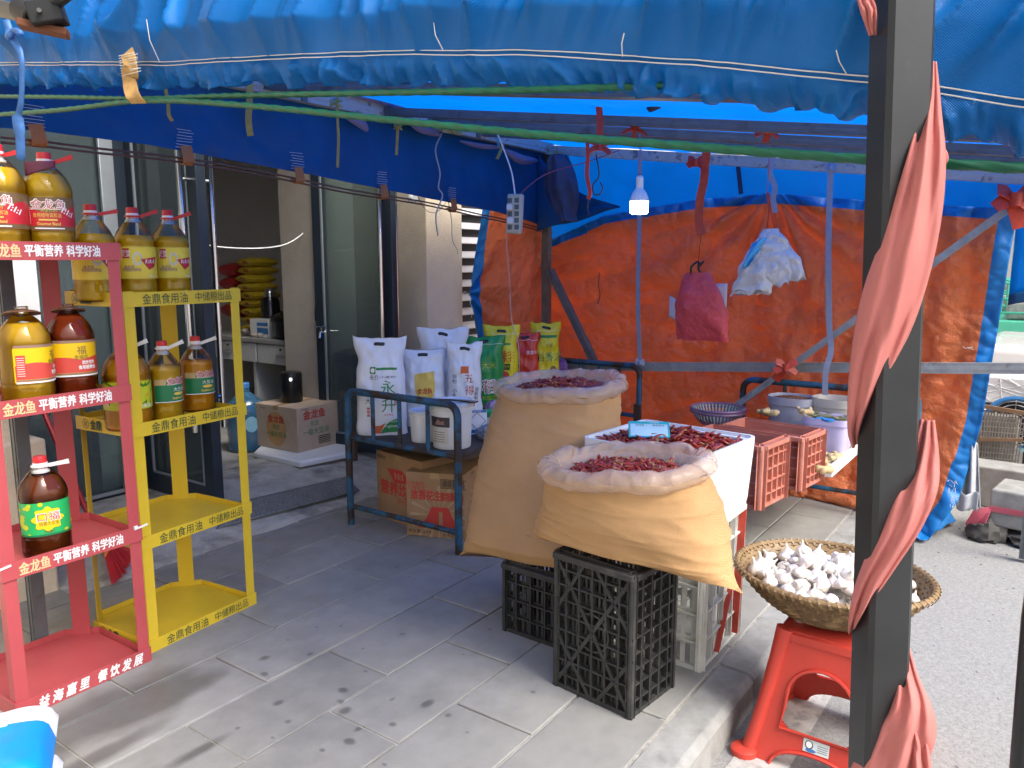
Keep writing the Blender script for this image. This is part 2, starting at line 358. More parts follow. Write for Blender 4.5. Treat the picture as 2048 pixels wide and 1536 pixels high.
M_py = mat('print_gold', (0.72, 0.50, 0.10), 0.45, var=.08)
YF = 4.27
shop = thing('shop_building', 'small shop with beige rendered piers, dark aluminium glass front and an open doorway', 'shop', (2.9, YF, 0))
def SP(mb, name, m, **k): 
    o = mb.build(name, m, **k); o.parent = shop; o.matrix_parent_inverse = Matrix.Translation((-2.9, -YF, 0)); return o
mb = MB(); mb.bb((-2.2, 3.55, -.05), (1.455, 4.6, 3.1)); SP(mb, 'pier', M_wall, bevel=.008)
mb = MB(); mb.bb((-2.2, 3.50, -.05), (1.505, 4.28, .68)); SP(mb, 'pier_base', M_wall, bevel=.012)
mb = MB(); mb.bb((4.02, 3.55, -.05), (4.40, 4.6, 3.1)); SP(mb, 'pier', M_wall, bevel=.008)
mb = MB(); mb.bb((4.40, 3.72, -.05), (9.0, 4.6, 3.1)); SP(mb, 'wall', M_wall)
mb = MB(); mb.bb((1.455, 4.22, 2.36), (4.02, 4.6, 3.1)); SP(mb, 'lintel', M_wall)
mb = MB(); mb.bb((3.64, 4.24, .0), (4.02, 4.6, 2.36)); SP(mb, 'door_jamb', mat('grey_render', (.42, .37, .31), .9, var=.1, bump=.7, bs=95, bdist=.005), bevel=.01)
mb = MB()
mb.bb((4.55, 4.6, 0), (4.7, 7.2, 3)); mb.bb((1.0, 7.2, 0), (4.7, 7.35, 3)); mb.bb((.85, 4.6, 0), (1.0, 7.35, 3)); mb.bb((.85, 4.6, 2.9), (4.7, 7.35, 3.05)); SP(mb, 'interior_wall', M_in)
mb = MB(); mb.bb((-2.2, 3.4, 3.1), (9.0, 7.5, 3.3)); SP(mb, 'roof', M_conc)
mb = MB(); mb.bb((1.0, 4.15, -.02), (4.55, 7.2, .118)); SP(mb, 'shop_floor', mat('shop_floor_tile', (.33, .32, .30), .6, var=.2, vs=5, col2=(.2, .19, .18), c2s=3))
# fixed glass panel with its frame
mb = MB(); mb.bb((1.46, YF - .03, .09), (1.52, YF + .03, 2.36)); mb.bb((2.28, YF - .04, .09), (2.36, YF + .04, 2.36)); mb.bb((1.52, YF - .03, .09), (2.28, YF + .03, .16)); mb.bb((1.52, YF - .03, 2.28), (2.28, YF + .03, 2.36))
wf = SP(mb, 'window', M_frame, bevel=.004)
mb = MB(); mb.bb((1.52, YF - .004, .16), (2.28, YF + .004, 2.28)); o = mb.build('pane', M_glass); o.parent = wf
mb = MB(); mb.bb((2.20, YF - .055, .16), (2.275, YF - .032, 2.28)); mb.bb((1.52, YF - .045, .145), (2.28, YF - .031, .165)); o = mb.build('trim', M_framel, bevel=.003); o.parent = wf
mb = MB(); mb.bb((1.52, YF - .012, 1.06), (1.86, YF - .007, 1.72)); po = mb.build('paper_notice', M_white); tag(po, 'plain white paper sheet taped to the fixed glass behind the red rack', 'notice')
# glass door leaves, both open towards the street; hinge at local 0, leaf runs along -Y
def door(x, y, ang, label):
    W = .66; z0, z1 = .13, 2.34
    mb = MB(); mb.bb((-.028, -.075, z0), (.028, 0, z1)); mb.bb((-.028, -W, z0), (.028, -W + .085, z1)); mb.bb((-.028, -W + .085, z0), (.028, -.075, z0 + .11)); mb.bb((-.028, -W + .085, z1 - .09), (.028, -.075, z1))
    d = mb.build('door', M_frame, bevel=.004, label=label); d.location = (x, y, 0); d.rotation_euler = (0, 0, ang); d.parent = shop; d.matrix_parent_inverse = Matrix.Translation((-2.9, -YF, 0))
    mb = MB(); mb.bb((-.004, -W + .085, z0 + .11), (.004, -.075, z1 - .09)); o = mb.build('pane', M_glass); o.parent = d
    mb = MB()
    for s in (-1, 1): mb.bb((s * .028, -W + .086, z0 + .112), (s * .018, -.077, z0 + .122)); mb.bb((s * .0285, -W + .083, z0 + .122), (s * .017, -W + .095, z1 - .1)); mb.bb((s * .0285, -.085, z0 + .122), (s * .017, -.073, z1 - .1))
    o = mb.build('glazing_bead', M_framel); o.parent = d
    for s in (-1, 1):
        mb = MB(); mb.tube([(s * .085, -W + .05, .55), (s * .085, -W + .05, 2.0)], .016, 14)
        for z in (.72, 1.83): mb.tube([(s * .02, -W + .05, z), (s * .085, -W + .05, z)], .009, 8)
        o = mb.build('handle', M_steel); o.parent = d
    return d
door(2.37, YF - .03, R(0), 'left glass door leaf swung out square to the shop front')
door(3.655, YF - .03, R(8), 'right glass door leaf swung out beside the bed table')
# louvred vent beyond the right pier
lg = thing('louvre_grille', 'white louvred vent panel on the wall behind the orange tarp edge', 'vent', (4.8, 3.7, 0))
mb = MB()
for k in range(15): mb.box((0, -.012, .75 + .105 * k), (.74, .085, .007), rotm(rx=R(48)))
o = mb.build('slats', mat('louvre_white', (.56, .56, .58), .4, var=.06), parent=lg)
mb = MB(); mb.bb((-.40, -.03, .68), (-.365, .0, 2.3)); mb.bb((.365, -.03, .68), (.40, 0, 2.3)); mb.build('frame', M_white, parent=lg)
mb = MB(); mb.bb((-.37, .0, .68), (.37, .012, 2.3)); mb.build('backing', mat('vent_dark', (.05, .05, .055), .8), parent=lg)
# security camera on the pier
sc = thing('security_camera', 'small white dome security camera at the top of the beige pier', 'camera', tuple(GY(825, 395, 3.5)))
mb = MB(); mb.lathe([(.03, -.03), (.034, -.02), (.034, .025), (.02, .04)], seg=20); M_ = rotm(rx=R(100), rz=R(-30)); mb.v = [tuple(M_ @ Vector(v)) for v in mb.v]; mb.build('housing', M_white, parent=sc)
mb = MB(); mb.lathe([(.02, .036), (.018, .046), (.006, .05)], seg=16); mb.v = [tuple(M_ @ Vector((v[0], v[1], -v[2] + .012))) for v in mb.v]; mb.build('lens', M_black, parent=sc)
mb = MB(); mb.box((.01, .03, .035), (.07, .06, .012)); mb.build('bracket', M_white, parent=sc)
# water pipe with a tap on the jamb
wp = thing('water_pipe', 'white plastic water pipe with a chrome tap on the door jamb', 'pipe', (3.67, 4.20, 0))
mb = MB(); mb.tube([(-.012, .0, .98), (-.012, .0, 2.32)], .016, 12); mb.tube([(-.012, 0, .93), (-.012, 0, 1.0)], .021, 12); mb.build('pipe', M_white, parent=wp)
mb = MB(); mb.tube([(-.012, -.01, .94), (-.05, -.035, .945), (-.09, -.06, .945), (-.10, -.066, .91)], [.011, .010, .010, .009], 10); mb.tube([(-.06, -.04, .945), (-.06, -.04, .985)], .007, 8); mb.tube([(-.10, -.04, .985), (-.03, -.05, .985)], .006, 8); mb.build('tap', M_steel, parent=wp)
# desk just inside
dk = thing('office_desk', 'old white two-drawer desk inside the doorway', 'desk', (4.10, 5.0, .118))
M_desk = mat('desk_white', (.50, .50, .49), .5, var=.1)
mb = MB(); mb.bb((-.42, -.62, .70), (.42, .75, .735)); mb.build('top', mat('desk_top', (.30, .29, .28), .4, var=.15), parent=dk, bevel=.005)
mb = MB(); mb.bb((-.40, -.60, 0), (.40, -.575, .70)); mb.bb((-.40, .70, 0), (.40, .73, .70)); mb.bb((-.38, .05, 0), (.38, .08, .55)); mb.bb((.34, -.575, .1), (.36, .70, .70)); mb.build('side_panel', M_desk, parent=dk)
for y0, y1 in ((-.57, -.02), (.0, .69)):
    mb = MB(); mb.bb((-.41, y0, .55), (-.385, y1, .695)); d = mb.build('drawer', M_desk, parent=dk, bevel=.004)
    mb = MB(); ym = (y0 + y1) / 2; mb.box((-.418, ym, .615), (.016, .09, .022)); mb.build('handle', M_steel, parent=d, bevel=.003)
    mb = MB(); mb.lathe([(.009, 0), (.009, .006)], seg=12); mb.v = [(-.41 - z, ym + x, .665 + y) for x, y, z in mb.v]; mb.build('lock', M_black, parent=d)
# stacked yellow rice bags on the desk
M_yb = mat('yellow_foil', (.62, .44, .03), .3, var=.15, vs=20, bump=.4, bs=18, bdist=.01); M_rb = mat('red_foil', (.45, .03, .03), .35, var=.15, bump=.4, bs=18, bdist=.01)
def pillow_mesh(w, l, h, seed):
    def ring(sz, k):
        return lambda a, b: Vector(((a - .5) * w * (1 + .05 * noise.noise(Vector((b * 3, seed, k)))), (b - .5) * l, h / 2 * (1 + k * (4 * max(0, a * (1 - a))) ** .35 * (4 * max(0, b * (1 - b))) ** .35 * (1 + .12 * noise.noise(Vector((a * 4, b * 4, seed)))))))
    mb = MB(); mb.grid(ring(0, 1), 14, 14); mb.grid(ring(0, -1), 14, 14); return mb
for k in range(9):
    z = .118 + .735 + .066 * k
    b = thing('rice_bag', ['bottom', 'second lowest', 'third lowest', 'fourth lowest', 'middle', 'fourth highest', 'third highest', 'second highest', 'topmost'][k] + ' yellow rice bag of the stack on the desk inside', 'rice bag', (4.02 + random.uniform(-.015, .015), 5.36 + random.uniform(-.02, .02), z), R(random.uniform(-5, 5)), 'yellow rice bags stacked inside the shop')
    m_ = pillow_mesh(.26, .23, .085, k); m_.mi = 0; m_.build('bag', M_yb, parent=b)
    s = flat((-.118, 0, .045), (0, -1, 0), (-.5, 0, 1)); mb = MB(); patch(mb, s, -.03, .03, -.014, .014, .012); mb.build('label', mat('label_brownred', (.40, .09, .02), .5, var=.1), parent=b)
for k in range(4):
    b = thing('rice_bag', ['lowest', 'second lowest', 'second highest', 'top'][k] + ' red rice bag behind the yellow stack on the desk', 'rice bag', (4.05, 5.66, .118 + .735 + .11 + .11 * k), R(3 * k - 4), 'red rice bags stacked inside the shop')
    pillow_mesh(.28, .22, .13, 20 + k).build('bag', M_rb, parent=b)
# thermos, pot, box on the desk
th = thing('thermos', 'dark steel thermos flask standing beside the yellow rice bags', 'thermos', (3.92, 5.10, .853))
th.scale = (1.25, 1.25, 1.3)
mb = MB(); mb.lathe([(.055, 0), (.058, .01), (.058, .20), (.05, .225), (.03, .235)], seg=24); mb.build('flask', mat('dark_steel', (.12, .11, .12), .25, metal=.9), parent=th)
mb = MB(); mb.lathe([(.036, .232), (.038, .25), (.03, .275), (.012, .29)], seg=20); mb.build('lid', M_steel, parent=th)
pt = thing('cooking_pot', 'large black lidded cooking pot on the desk by the tap', 'pot', (3.90, 4.74, .853))
mb = MB(); mb.lathe([(.17, 0), (.19, .02), (.20, .13), (.205, .14)], seg=32); mb.build('pot', M_black, parent=pt)
mb = MB(); mb.lathe([(.21, .135), (.20, .165), (.14, .20), (.03, .21), (.03, .225), (.0, .23)], seg=32); mb.build('lid', M_black, parent=pt)
bx = thing('tissue_box', 'white and blue carton between the thermos and the black pot', 'carton', (3.80, 5.02, .853), R(4))
mb = MB(); mb.bb((-.06, -.10, 0), (.06, .10, .14)); mb.build('carton', M_white, parent=bx, bevel=.003)
mb = MB(); s = flat((-.0605, 0, 0), (0, -1, 0), (0, 0, 1)); patch(mb, s, -.02, .10, .09, .115); patch(mb, s, -.02, .1, .03, .075); mb.build('print', mat('print_blue', (.05, .18, .45), .5), parent=bx)
mb = MB()
for k in range(10): mb.lathe([(.0, 0), (.022, .006), (.03, .02), (.02, .036), (0, .04)], (3.78 + random.uniform(-.05, .05), 5.12 + random.uniform(-.14, .12), .853 + .02 * (k % 3)), 10)
tag(mb.build('plastic_bag_bundle', mat('crumpled_clear', (.5, .45, .38), .3, var=.3, transp=.3)), 'crumpled clear plastic bag with beige lumps on the desk front', 'bag')
# things on the jamb and the inner wall
mb = MB(); mb.bb((4.50, 5.0, 1.86), (4.55, 5.28, 2.1)); tag(mb.build('meter_box', M_black, bevel=.01), 'black metal box high on the dim inside wall', 'box')
ps = thing('wall_socket', 'white socket strip tilted on the inside wall beside the jamb', 'socket', (4.52, 5.02, 1.42), 0)
mb = MB(); mb.box((0, 0, 0), (.04, .07, .25), rotm(rx=R(-10))); mb.build('body', M_white, parent=ps, bevel=.006)
mb = MB(); [mb.box((-.022, -.01 * q, .058 * q), (.004, .035, .03), rotm(rx=R(-10))) for q in (-1.5, -.5, .5, 1.5)]; mb.build('outlets', M_black, parent=ps)
tag(MB().tube(spline([(2.45, 4.34, 1.62), (2.95, 4.36, 1.52), (3.45, 4.36, 1.53), (3.70, 4.34, 1.66)]), .004, 6).build('white_cable', M_white), 'white cable sagging across the top of the dark doorway', 'cable')
tag(MB().tube(spline([(3.69, 4.26, 1.32), (3.67, 4.22, 1.2), (3.60, 4.2, 1.12), (3.63, 4.24, 1.02)]), .003, 6).build('black_cable', M_black), 'thin black cable bent down the door jamb above the tap', 'cable')
mb = MB(); mb.lathe([(.04, 0), (.045, .02), (.045, .13), (.02, .16), (.018, .2), (.03, .21)], (4.1, 4.62, .853), 16); tag(mb.build('detergent_bottle', mat('lilac_plastic', (.40, .28, .62), .4)), 'lilac plastic pump bottle beside the black pot', 'bottle')
# white slab with the oil carton and the black speaker
p = [GZ(507, 905, .16), GZ(600, 925, .16), GZ(700, 905, .16), GZ(700, 860, .16), GZ(540, 875, .16)]
sb = MB().prism([(q.x, q.y) for q in p], .122, .165).build('white_slab', mat('foam_white', (.80, .80, .80), .7, var=.06, bump=.2, bs=60), bevel=.012); tag(sb, 'dirty white slab under the oil carton in the doorway', 'slab')
def carton(name, label, loc, rz, d, m, group=None, flaps=True):
    t = thing(name, label, 'carton', loc, rz, group); x, y, z = d
    mb = MB(); mb.bb((-x / 2, -y / 2, 0), (x / 2, y / 2, z)); mb.build('box', m, parent=t, bevel=.004)
    mb = MB(); mb.bb((-x / 2 - .001, -.024, z - .03), (x / 2 + .001, .024, z + .0012)); mb.build('tape', mat('parcel_tape', (.45, .30, .15), .25, var=.1), parent=t)
    left = flat((-x / 2, 0, 0), (0, -1, 0), (0, 0, 1)); right = flat((0, -y / 2, 0), (1, 0, 0), (0, 0, 1))
    return t, left, right
t, lf, rt = carton('oil_carton', 'pale cardboard oil carton with red and green print on the white slab', (3.50, 4.30, .166), R(2), (.40, .42, .30), M_cardp)
mb = MB(); disc(mb, lf, .0, .14, .10, .12, .0008); mb.build('print', mat('print_tan', (.52, .30, .12), .7), parent=t)
mb = MB(); text(mb, lf, '金龙鱼', 0, .21, .05, bold=.02, lift=.0016); text(mb, rt, '金龙鱼', -.05, .245, .06, bold=.02); mb.build('lettering', M_pr, parent=t)
mb = MB(); text(mb, lf, '优选', 0, .155, .032, lift=.0016); text(mb, lf, '一级大豆油', 0, .105, .036, lift=.0016); text(mb, rt, '优选', -.05, .18, .034); text(mb, rt, '一级大豆油', -.04, .125, .042); mb.build('lettering', M_pg, parent=t)
mb = MB(); [patch(mb, rt, -.02, .09, .03 + .012 * k, .036 + .012 * k, .001) for k in range(5)]; text(mb, lf, '非转基因', -.13, .275, .012); text(mb, rt, '食用植物油', -.13, .285, .012); mb.build('lettering', M_pk, parent=t)
t, lf, rt = carton('oil_carton', 'brown oil carton standing upright in a purple bag behind the speaker', (3.92, 4.06, .13), R(-4), (.28, .30, .66), M_card)
mb = MB(); text(mb, lf, '金龙鱼', -.02, .46, .07, bold=.02); mb.build('lettering', M_pr, parent=t)
mb = MB(); text(mb, lf, '营养均衡', -.02, .38, .05); text(mb, lf, '食用植物调和油', -.02, .32, .024); mb.build('lettering', M_pk, parent=t)
mb = MB(); mb.lathe([(.05, 0), (.19, .03), (.215, .1), (.2, .16), (.12, .2), (.05, .21)], seg=28, ex=3); mb.v = [(3.92 + v[0] * .95, 4.06 + v[1], .70 + v[2] * .55 + .02 * noise.noise(Vector(v) * 14)) for v in mb.v]
tag(mb.build('purple_bag', mat('purple_film', (.20, .09, .24), .3, var=.2, transp=.25, bump=.6, bs=30, bdist=.01)), 'crumpled purple plastic bag pulled over the upright brown carton', 'bag')
sp = thing('speaker', 'black cylindrical payment speaker standing on the oil carton', 'speaker', (3.47, 4.33, .467), R(0))
mb = MB(); mb.lathe([(.072, 0), (.076, .008), (.076, .19), (.072, .205), (.06, .21), (0, .208)], seg=32); mb.build('body', M_black, parent=sp)
mb = MB(); s = lambda u, v, l=0: Vector(((.0765 + l) * math.cos(R(245) + u / .0765), (.0765 + l) * math.sin(R(245) + u / .0765), v)); disc(mb, s, -.02, .165, .011, .013, .001); mb.build('badge', mat('badge_white', (.85, .85, .85), .4, emit=(1, 1, 1), estr=.5), parent=sp)
jug = thing('water_jug', 'large blue water dispenser bottle standing in the doorway', 'water bottle', (3.30, 4.62, .12))
mb = MB(); pr = [(.10, 0), (.125, .01), (.13, .04), (.126, .10), (.13, .12), (.13, .2), (.125, .22), (.13, .24), (.13, .30), (.115, .34), (.06, .39), (.032, .41), (.03, .45)]
mb.lathe(pr, seg=32); mb.build('bottle', mat('blue_jug', (.05, .16, .27), .15, var=.1, transp=.25, coat=.5), parent=jug)
mb = MB(); s = lambda u, v, l=0: Vector(((.131 + l) * math.cos(R(250) + u / .131), (.131 + l) * math.sin(R(250) + u / .131), v)); disc(mb, s, .0, .2, .045, .055, .001); mb.build('label', mat('jug_label', (.25, .50, .62), .4), parent=jug)
mb = MB(); mb.lathe([(.034, .44), (.034, .47), (.03, .475), (0, .475)], seg=20); mb.build('cap', mat('blue_cap', (.05, .2, .5), .4), parent=jug)
# goods seen dimly behind the fixed glass
for k in range(6):
    b = thing('goods_bag', ['lowest', 'second lowest', 'third lowest', 'third highest', 'second highest', 'topmost'][k] + ' packet of the stack seen through the fixed glass', 'packet', (1.98, 4.62, .62 + .085 * k), R(random.uniform(-6, 6)), 'grey and red packets stacked behind the fixed glass')
    pillow_mesh(.34, .3, .085, 40 + k).build('bag', mat('grey_packet', (.26, .27, .29), .5, var=.2) if k % 2 else mat('red_packet', (.34, .06, .08), .5, var=.2), parent=b)
mb = MB(); mb.bb((1.6, 4.45, .12), (2.2, 4.85, .60)); tag(mb.build('counter', mat('dark_cabinet', (.10, .05, .06), .5, var=.2), bevel=.01), 'dark low cabinet behind the fixed glass under stacked packets', 'cabinet')
mb = MB(); mb.bb((1.48, 4.5, .85), (1.78, 4.8, 1.02)); mb.bb((1.50, 4.55, 1.02), (1.76, 4.75, 1.06)); tag(mb.build('weighing_scale', mat('scale_grey', (.40, .42, .42), .4), bevel=.01), 'pale grey scale seen through the glass under the paper notice', 'scale')
mb = MB(); mb.bb((1.46, 4.45, .12), (1.6, 4.8, .84)); tag(mb.build('scale_stand', M_in), 'grey block carrying the scale behind the glass', 'stand')
# checker plate and rubble on the ramp
cp = thing('checker_plate', 'worn grey steel checker plate lying on the ramp', 'steel plate', tuple(GZ(580, 1010, .05)))
q = [GZ(432, 1062, .03), GZ(720, 985, .03), GZ(690, 958, .085), GZ(470, 1010, .085)]
def cpl(u, v, l=0): 
    a = q[0].lerp(q[1], u); b = q[3].lerp(q[2], u); p = a.lerp(b, v); return p + Vector((0, 0, .012 + l))
mb = MB(); mb.grid(lambda a, b: cpl(a, b), 30, 10); mb.build('plate', mat('plate_steel', (.20, .205, .21), .55, metal=.4, var=.25, vs=12), parent=cp, solid=.005, world=True)
mb = MB()
for i in range(26):
    for j in range(8):
        u, v = (i + .5) / 26, (j + .5) / 8; c = cpl(u, v, .003); mb.box(c, (.030, .006, .004), rotm(rx=R(8), rz=R(45 if (i + j) % 2 else -45)))
mb.build('treads', mat('plate_wear', (.26, .265, .27), .5, metal=.4, var=.2), parent=cp, world=True)
for k, (px, py, s, z) in enumerate(((600, 950, .11, .06), (655, 945, .09, .06), (705, 948, .08, .04), (560, 952, .05, .05))):
    c = GZ(px, py, z); mb = MB(); mb.lathe([(.0, -.5), (.8, -.35), (1, 0), (.75, .35), (.3, .5), (0, .52)], seg=14, ex=2.6); mb.v = [tuple(c + Vector((v[0] * s * 1.4, v[1] * s, v[2] * s * .9)) * (1 + .25 * noise.noise(Vector(v) * 2 + Vector((k, 0, 0))))) for v in mb.v]
    tag(mb.build('concrete_lump', M_conc, smooth=25), ['broad', 'middle', 'jagged', 'smallest'][k] + ' lump of broken concrete at the edge of the doorway step', 'rubble', 'concrete lumps by the doorway step')
# broom leaning on the glass
br = thing('broom', 'orange push broom with red bristles leaning behind the red rack', 'broom', tuple(GZ(235, 1130, .01)))
o_ = br.location
hp = GY(88, 825, 4.2) - o_; hb = Vector((.0, .16, .10))
mb = MB(); mb.tube([hb, hp], .013, 10); mb.build('handle', mat('red_handle', (.42, .02, .03), .35, var=.1), parent=br)
def bsurf(a, b, k):
    w_ = .07 + .16 * b; return Vector((0, .10 - .16 * b, .11 - .085 * b)) + Vector((.78, .62, 0)) * ((a - .5) * w_ * 1.25) + Vector((0, 0, .022 * k * math.sin(PI * a)))
mb = MB(); mb.grid(lambda a, b: bsurf(a, b * .5, 1), 8, 4); mb.grid(lambda a, b: bsurf(a, b * .5, -1), 8, 4); mb.build('head', mat('orange_plastic', (.80, .22, .03), .4, var=.08), parent=br, solid=.006)
mb = MB()
for k in range(240):
    a = random.random(); s_ = random.uniform(-1, 1) * .8; p0 = bsurf(a, .42, s_); p1 = bsurf(a + random.uniform(-.06, .06), 1.25 + random.uniform(-.1, .1), s_ * 1.6); p1.z = max(p1.z, .004); mb.tube([p0, (p0 + p1) / 2 + Vector((0, 0, .006)), p1], .0014, 3)
mb.build('bristles', mat('red_bristle', (.75, .06, .08), .5, var=.15), parent=br)
# ================================================================== OIL RACKS AND BOTTLES
M_redp = mat('rack_red_paint', (0.42, 0.070, 0.078), 0.38, var=0.10, vs=6, col2=(.36, .05, .05), c2s=5, c2lo=.62, c2hi=.8, bump=.06, bs=90)
M_yelp = mat('rack_yellow_paint', (0.64, 0.45, 0.03), 0.38, var=0.08, vs=6, col2=(.55, .38, .03), c2s=5, c2lo=.64, c2hi=.8, bump=.06, bs=90)
M_ink = mat('rack_green_ink', (0.012, 0.06, 0.035), 0.5, var=0); M_tw = mat('rack_white_ink', (0.80, 0.78, 0.76), 0.5, var=.05); M_tg = mat('rack_gold_ink', (0.72, 0.50, 0.26), 0.5, var=.05)
def rack(name, label, loc, rz, W, D, levels, top_h, m, bandh=.055):
    """origin = front left foot; front faces -Y; back corners cut at 45 degrees"""
    t = thing(name, label, 'display rack', loc, rz); c = .085; th = .003
    outline = [(0, 0), (W, 0), (W, D - c), (W - c, D), (c, D), (0, D - c)]
    for k, z in enumerate(levels):
        inner = [(th + .001 if x < .01 else W - th - .001 if x > W - .01 else x, th + .001 if y < .01 else D - th - .001 if y > D - .01 else y) for x, y in outline]
        mb = MB(); mb.prism(inner, z + .012, z + .016); sh = mb.build('shelf', m, parent=t)
        mb = MB(); hb = bandh
        for i in range(6):
            a, b = Vector((*outline[i], 0)), Vector((*outline[(i + 1) % 6], 0)); h1 = hb if i in (0, 5) else hb * .72
            if i == 0: a, b = a + Vector((-.004, -.0035, 0)), b + Vector((.004, -.0035, 0))
            d = (b - a).normalized(); n_ = Vector((d.y, -d.x, 0)); mid = (a + b) / 2 + Vector((0, 0, z + h1 / 2)); L_ = (b - a).length
            mb.box(mid + n_ * .0015 * (i % 2), (L_, th, h1), rotm(rz=math.atan2(d.y, d.x)))
        mb.build('rim', m, parent=sh)
    H = top_h
    for x, sx in ((0, 1), (W, -1)):
        mb = MB(); mb.bb((x + sx * .0005, .0005, 0), (x + sx * .040, .0035, H)); mb.bb((x + sx * .0008, .0036, 0), (x + sx * .0035, .036, H)); mb.build('post', m, parent=t)
    for x, sx in ((W, -1), (0, 1)):
        mb = MB(); mb.box((x + sx * (c / 2 + .004), D - c / 2 - .004, H / 2), (.062, .003, H), rotm(rz=R(45) * -sx * -1 if False else R(-45) * (1 if sx < 0 else -1))); mb.build('post', m, parent=t)
    return t
rr = rack('red_rack', 'red metal oil rack with gold and white Chinese slogans on its bands', (.945, 2.572, 0), R(1.5), .445, .42, (.0, .455, .955, 1.428), 1.485, M_redp)
yr = rack('yellow_rack', 'yellow metal oil rack with dark green Chinese lettering on its bands', (1.418, 2.632, 0), R(5.5), .495, .42, (.0, .395, .81, 1.268), 1.322, M_yelp, .05)
fr = lambda z: flat((0, -.0052, z + .0275), (1, 0, 0), (0, 0, 1))
for z in (.455, .955, 1.428):
    mb = MB(); text(mb, fr(z), '金龙鱼', .092, 0, .038, width=.092, bold=.02); mb.build('lettering', M_tg, parent=rr)
    mb = MB(); text(mb, fr(z), '平衡营养', .205, .001, .034, width=.112, bold=.022); text(mb, fr(z), '科学好油', .325, .001, .034, width=.105, bold=.022); mb.build('lettering', M_tw, parent=rr)
mb = MB(); text(mb, fr(0), '益 海 嘉 里', .145, 0, .038, width=.16, bold=.026, slant=.2); text(mb, fr(0), '餐 饮 发 展', .335, 0, .038, width=.16, bold=.026, slant=.2); mb.build('lettering', M_tw, parent=rr)
fy = lambda z: flat((0, -.0052, z + .025), (1, 0, 0), (0, 0, 1))
ly = lambda z: flat((-.0035, .0, z + .025), (0, -1, 0), (0, 0, 1))
for z in (0, .395, .81, 1.268):
    mb = MB(); text(mb, fy(z), '金鼎食用油', .16, 0, .036, width=.185, bold=.008); text(mb, fy(z), '中储粮出品', .37, .001, .034, width=.165, bold=.006)
    s = ly(z); text(mb, s, '金鼎', -.21, 0, .034, width=.065, bold=.03); ringp(mb, s, -.272, 0, .0165, .019, .0012); text(mb, s, '囍', -.272, 0, .020, bold=.01); mb.build('lettering', M_ink, parent=yr)
# cable ties on the red rack
for x, z in ((.0, .50), (.445, .505)):
    mb = MB(); mb.box((x, -.006, z), (.05, .004, .006), rotm(ry=R(-8))); mb.box((x - .02, -.009, z + .004), (.012, .008, .01)); mb.build('cable_tie', M_white, parent=rr)

PROF = {  # shape of the clear bottle: radius share, height share
 'round': [(.80, 0), (.94, .008), (1, .03), (1, .06), (.975, .075), (1, .09), (1, .20), (.972, .215), (.985, .225), (.985, .56), (.972, .575), (1, .59), (1, .635), (.95, .69), (.80, .76), (.60, .82), (.40, .865), (.27, .895), (.24, .91), (.24, .96)],
 'steep': [(.82, 0), (.95, .01), (1, .04), (.97, .055), (1, .07), (.97, .085), (1, .10), (.97, .20), (.985, .22), (.985, .58), (.97, .60), (1, .62), (.98, .66), (.80, .74), (.55, .82), (.36, .87), (.25, .895), (.23, .91), (.23, .96)],
}
M_pet = clear_mat('clear_pet', (.97, .97, .95), .06)
def oil(name, col): return mat(name, col, .03, var=0, transmission=.20, ior=1.15, trans=.28)
M_oy = oil('golden_oil', (1.0, .62, .012)); M_od = oil('brown_oil', (.22, .05, .012)); M_oo = oil('amber_oil', (.90, .40, .02)); M_or = oil('red_brown_oil', (.34, .05, .012)); M_ol = oil('olive_oil', (.90, .54, .025))
M_cr = mat('cap_red', (.60, .025, .03), .4, var=.05); M_cw = mat('cap_white', (.80, .79, .78), .4, var=.04)
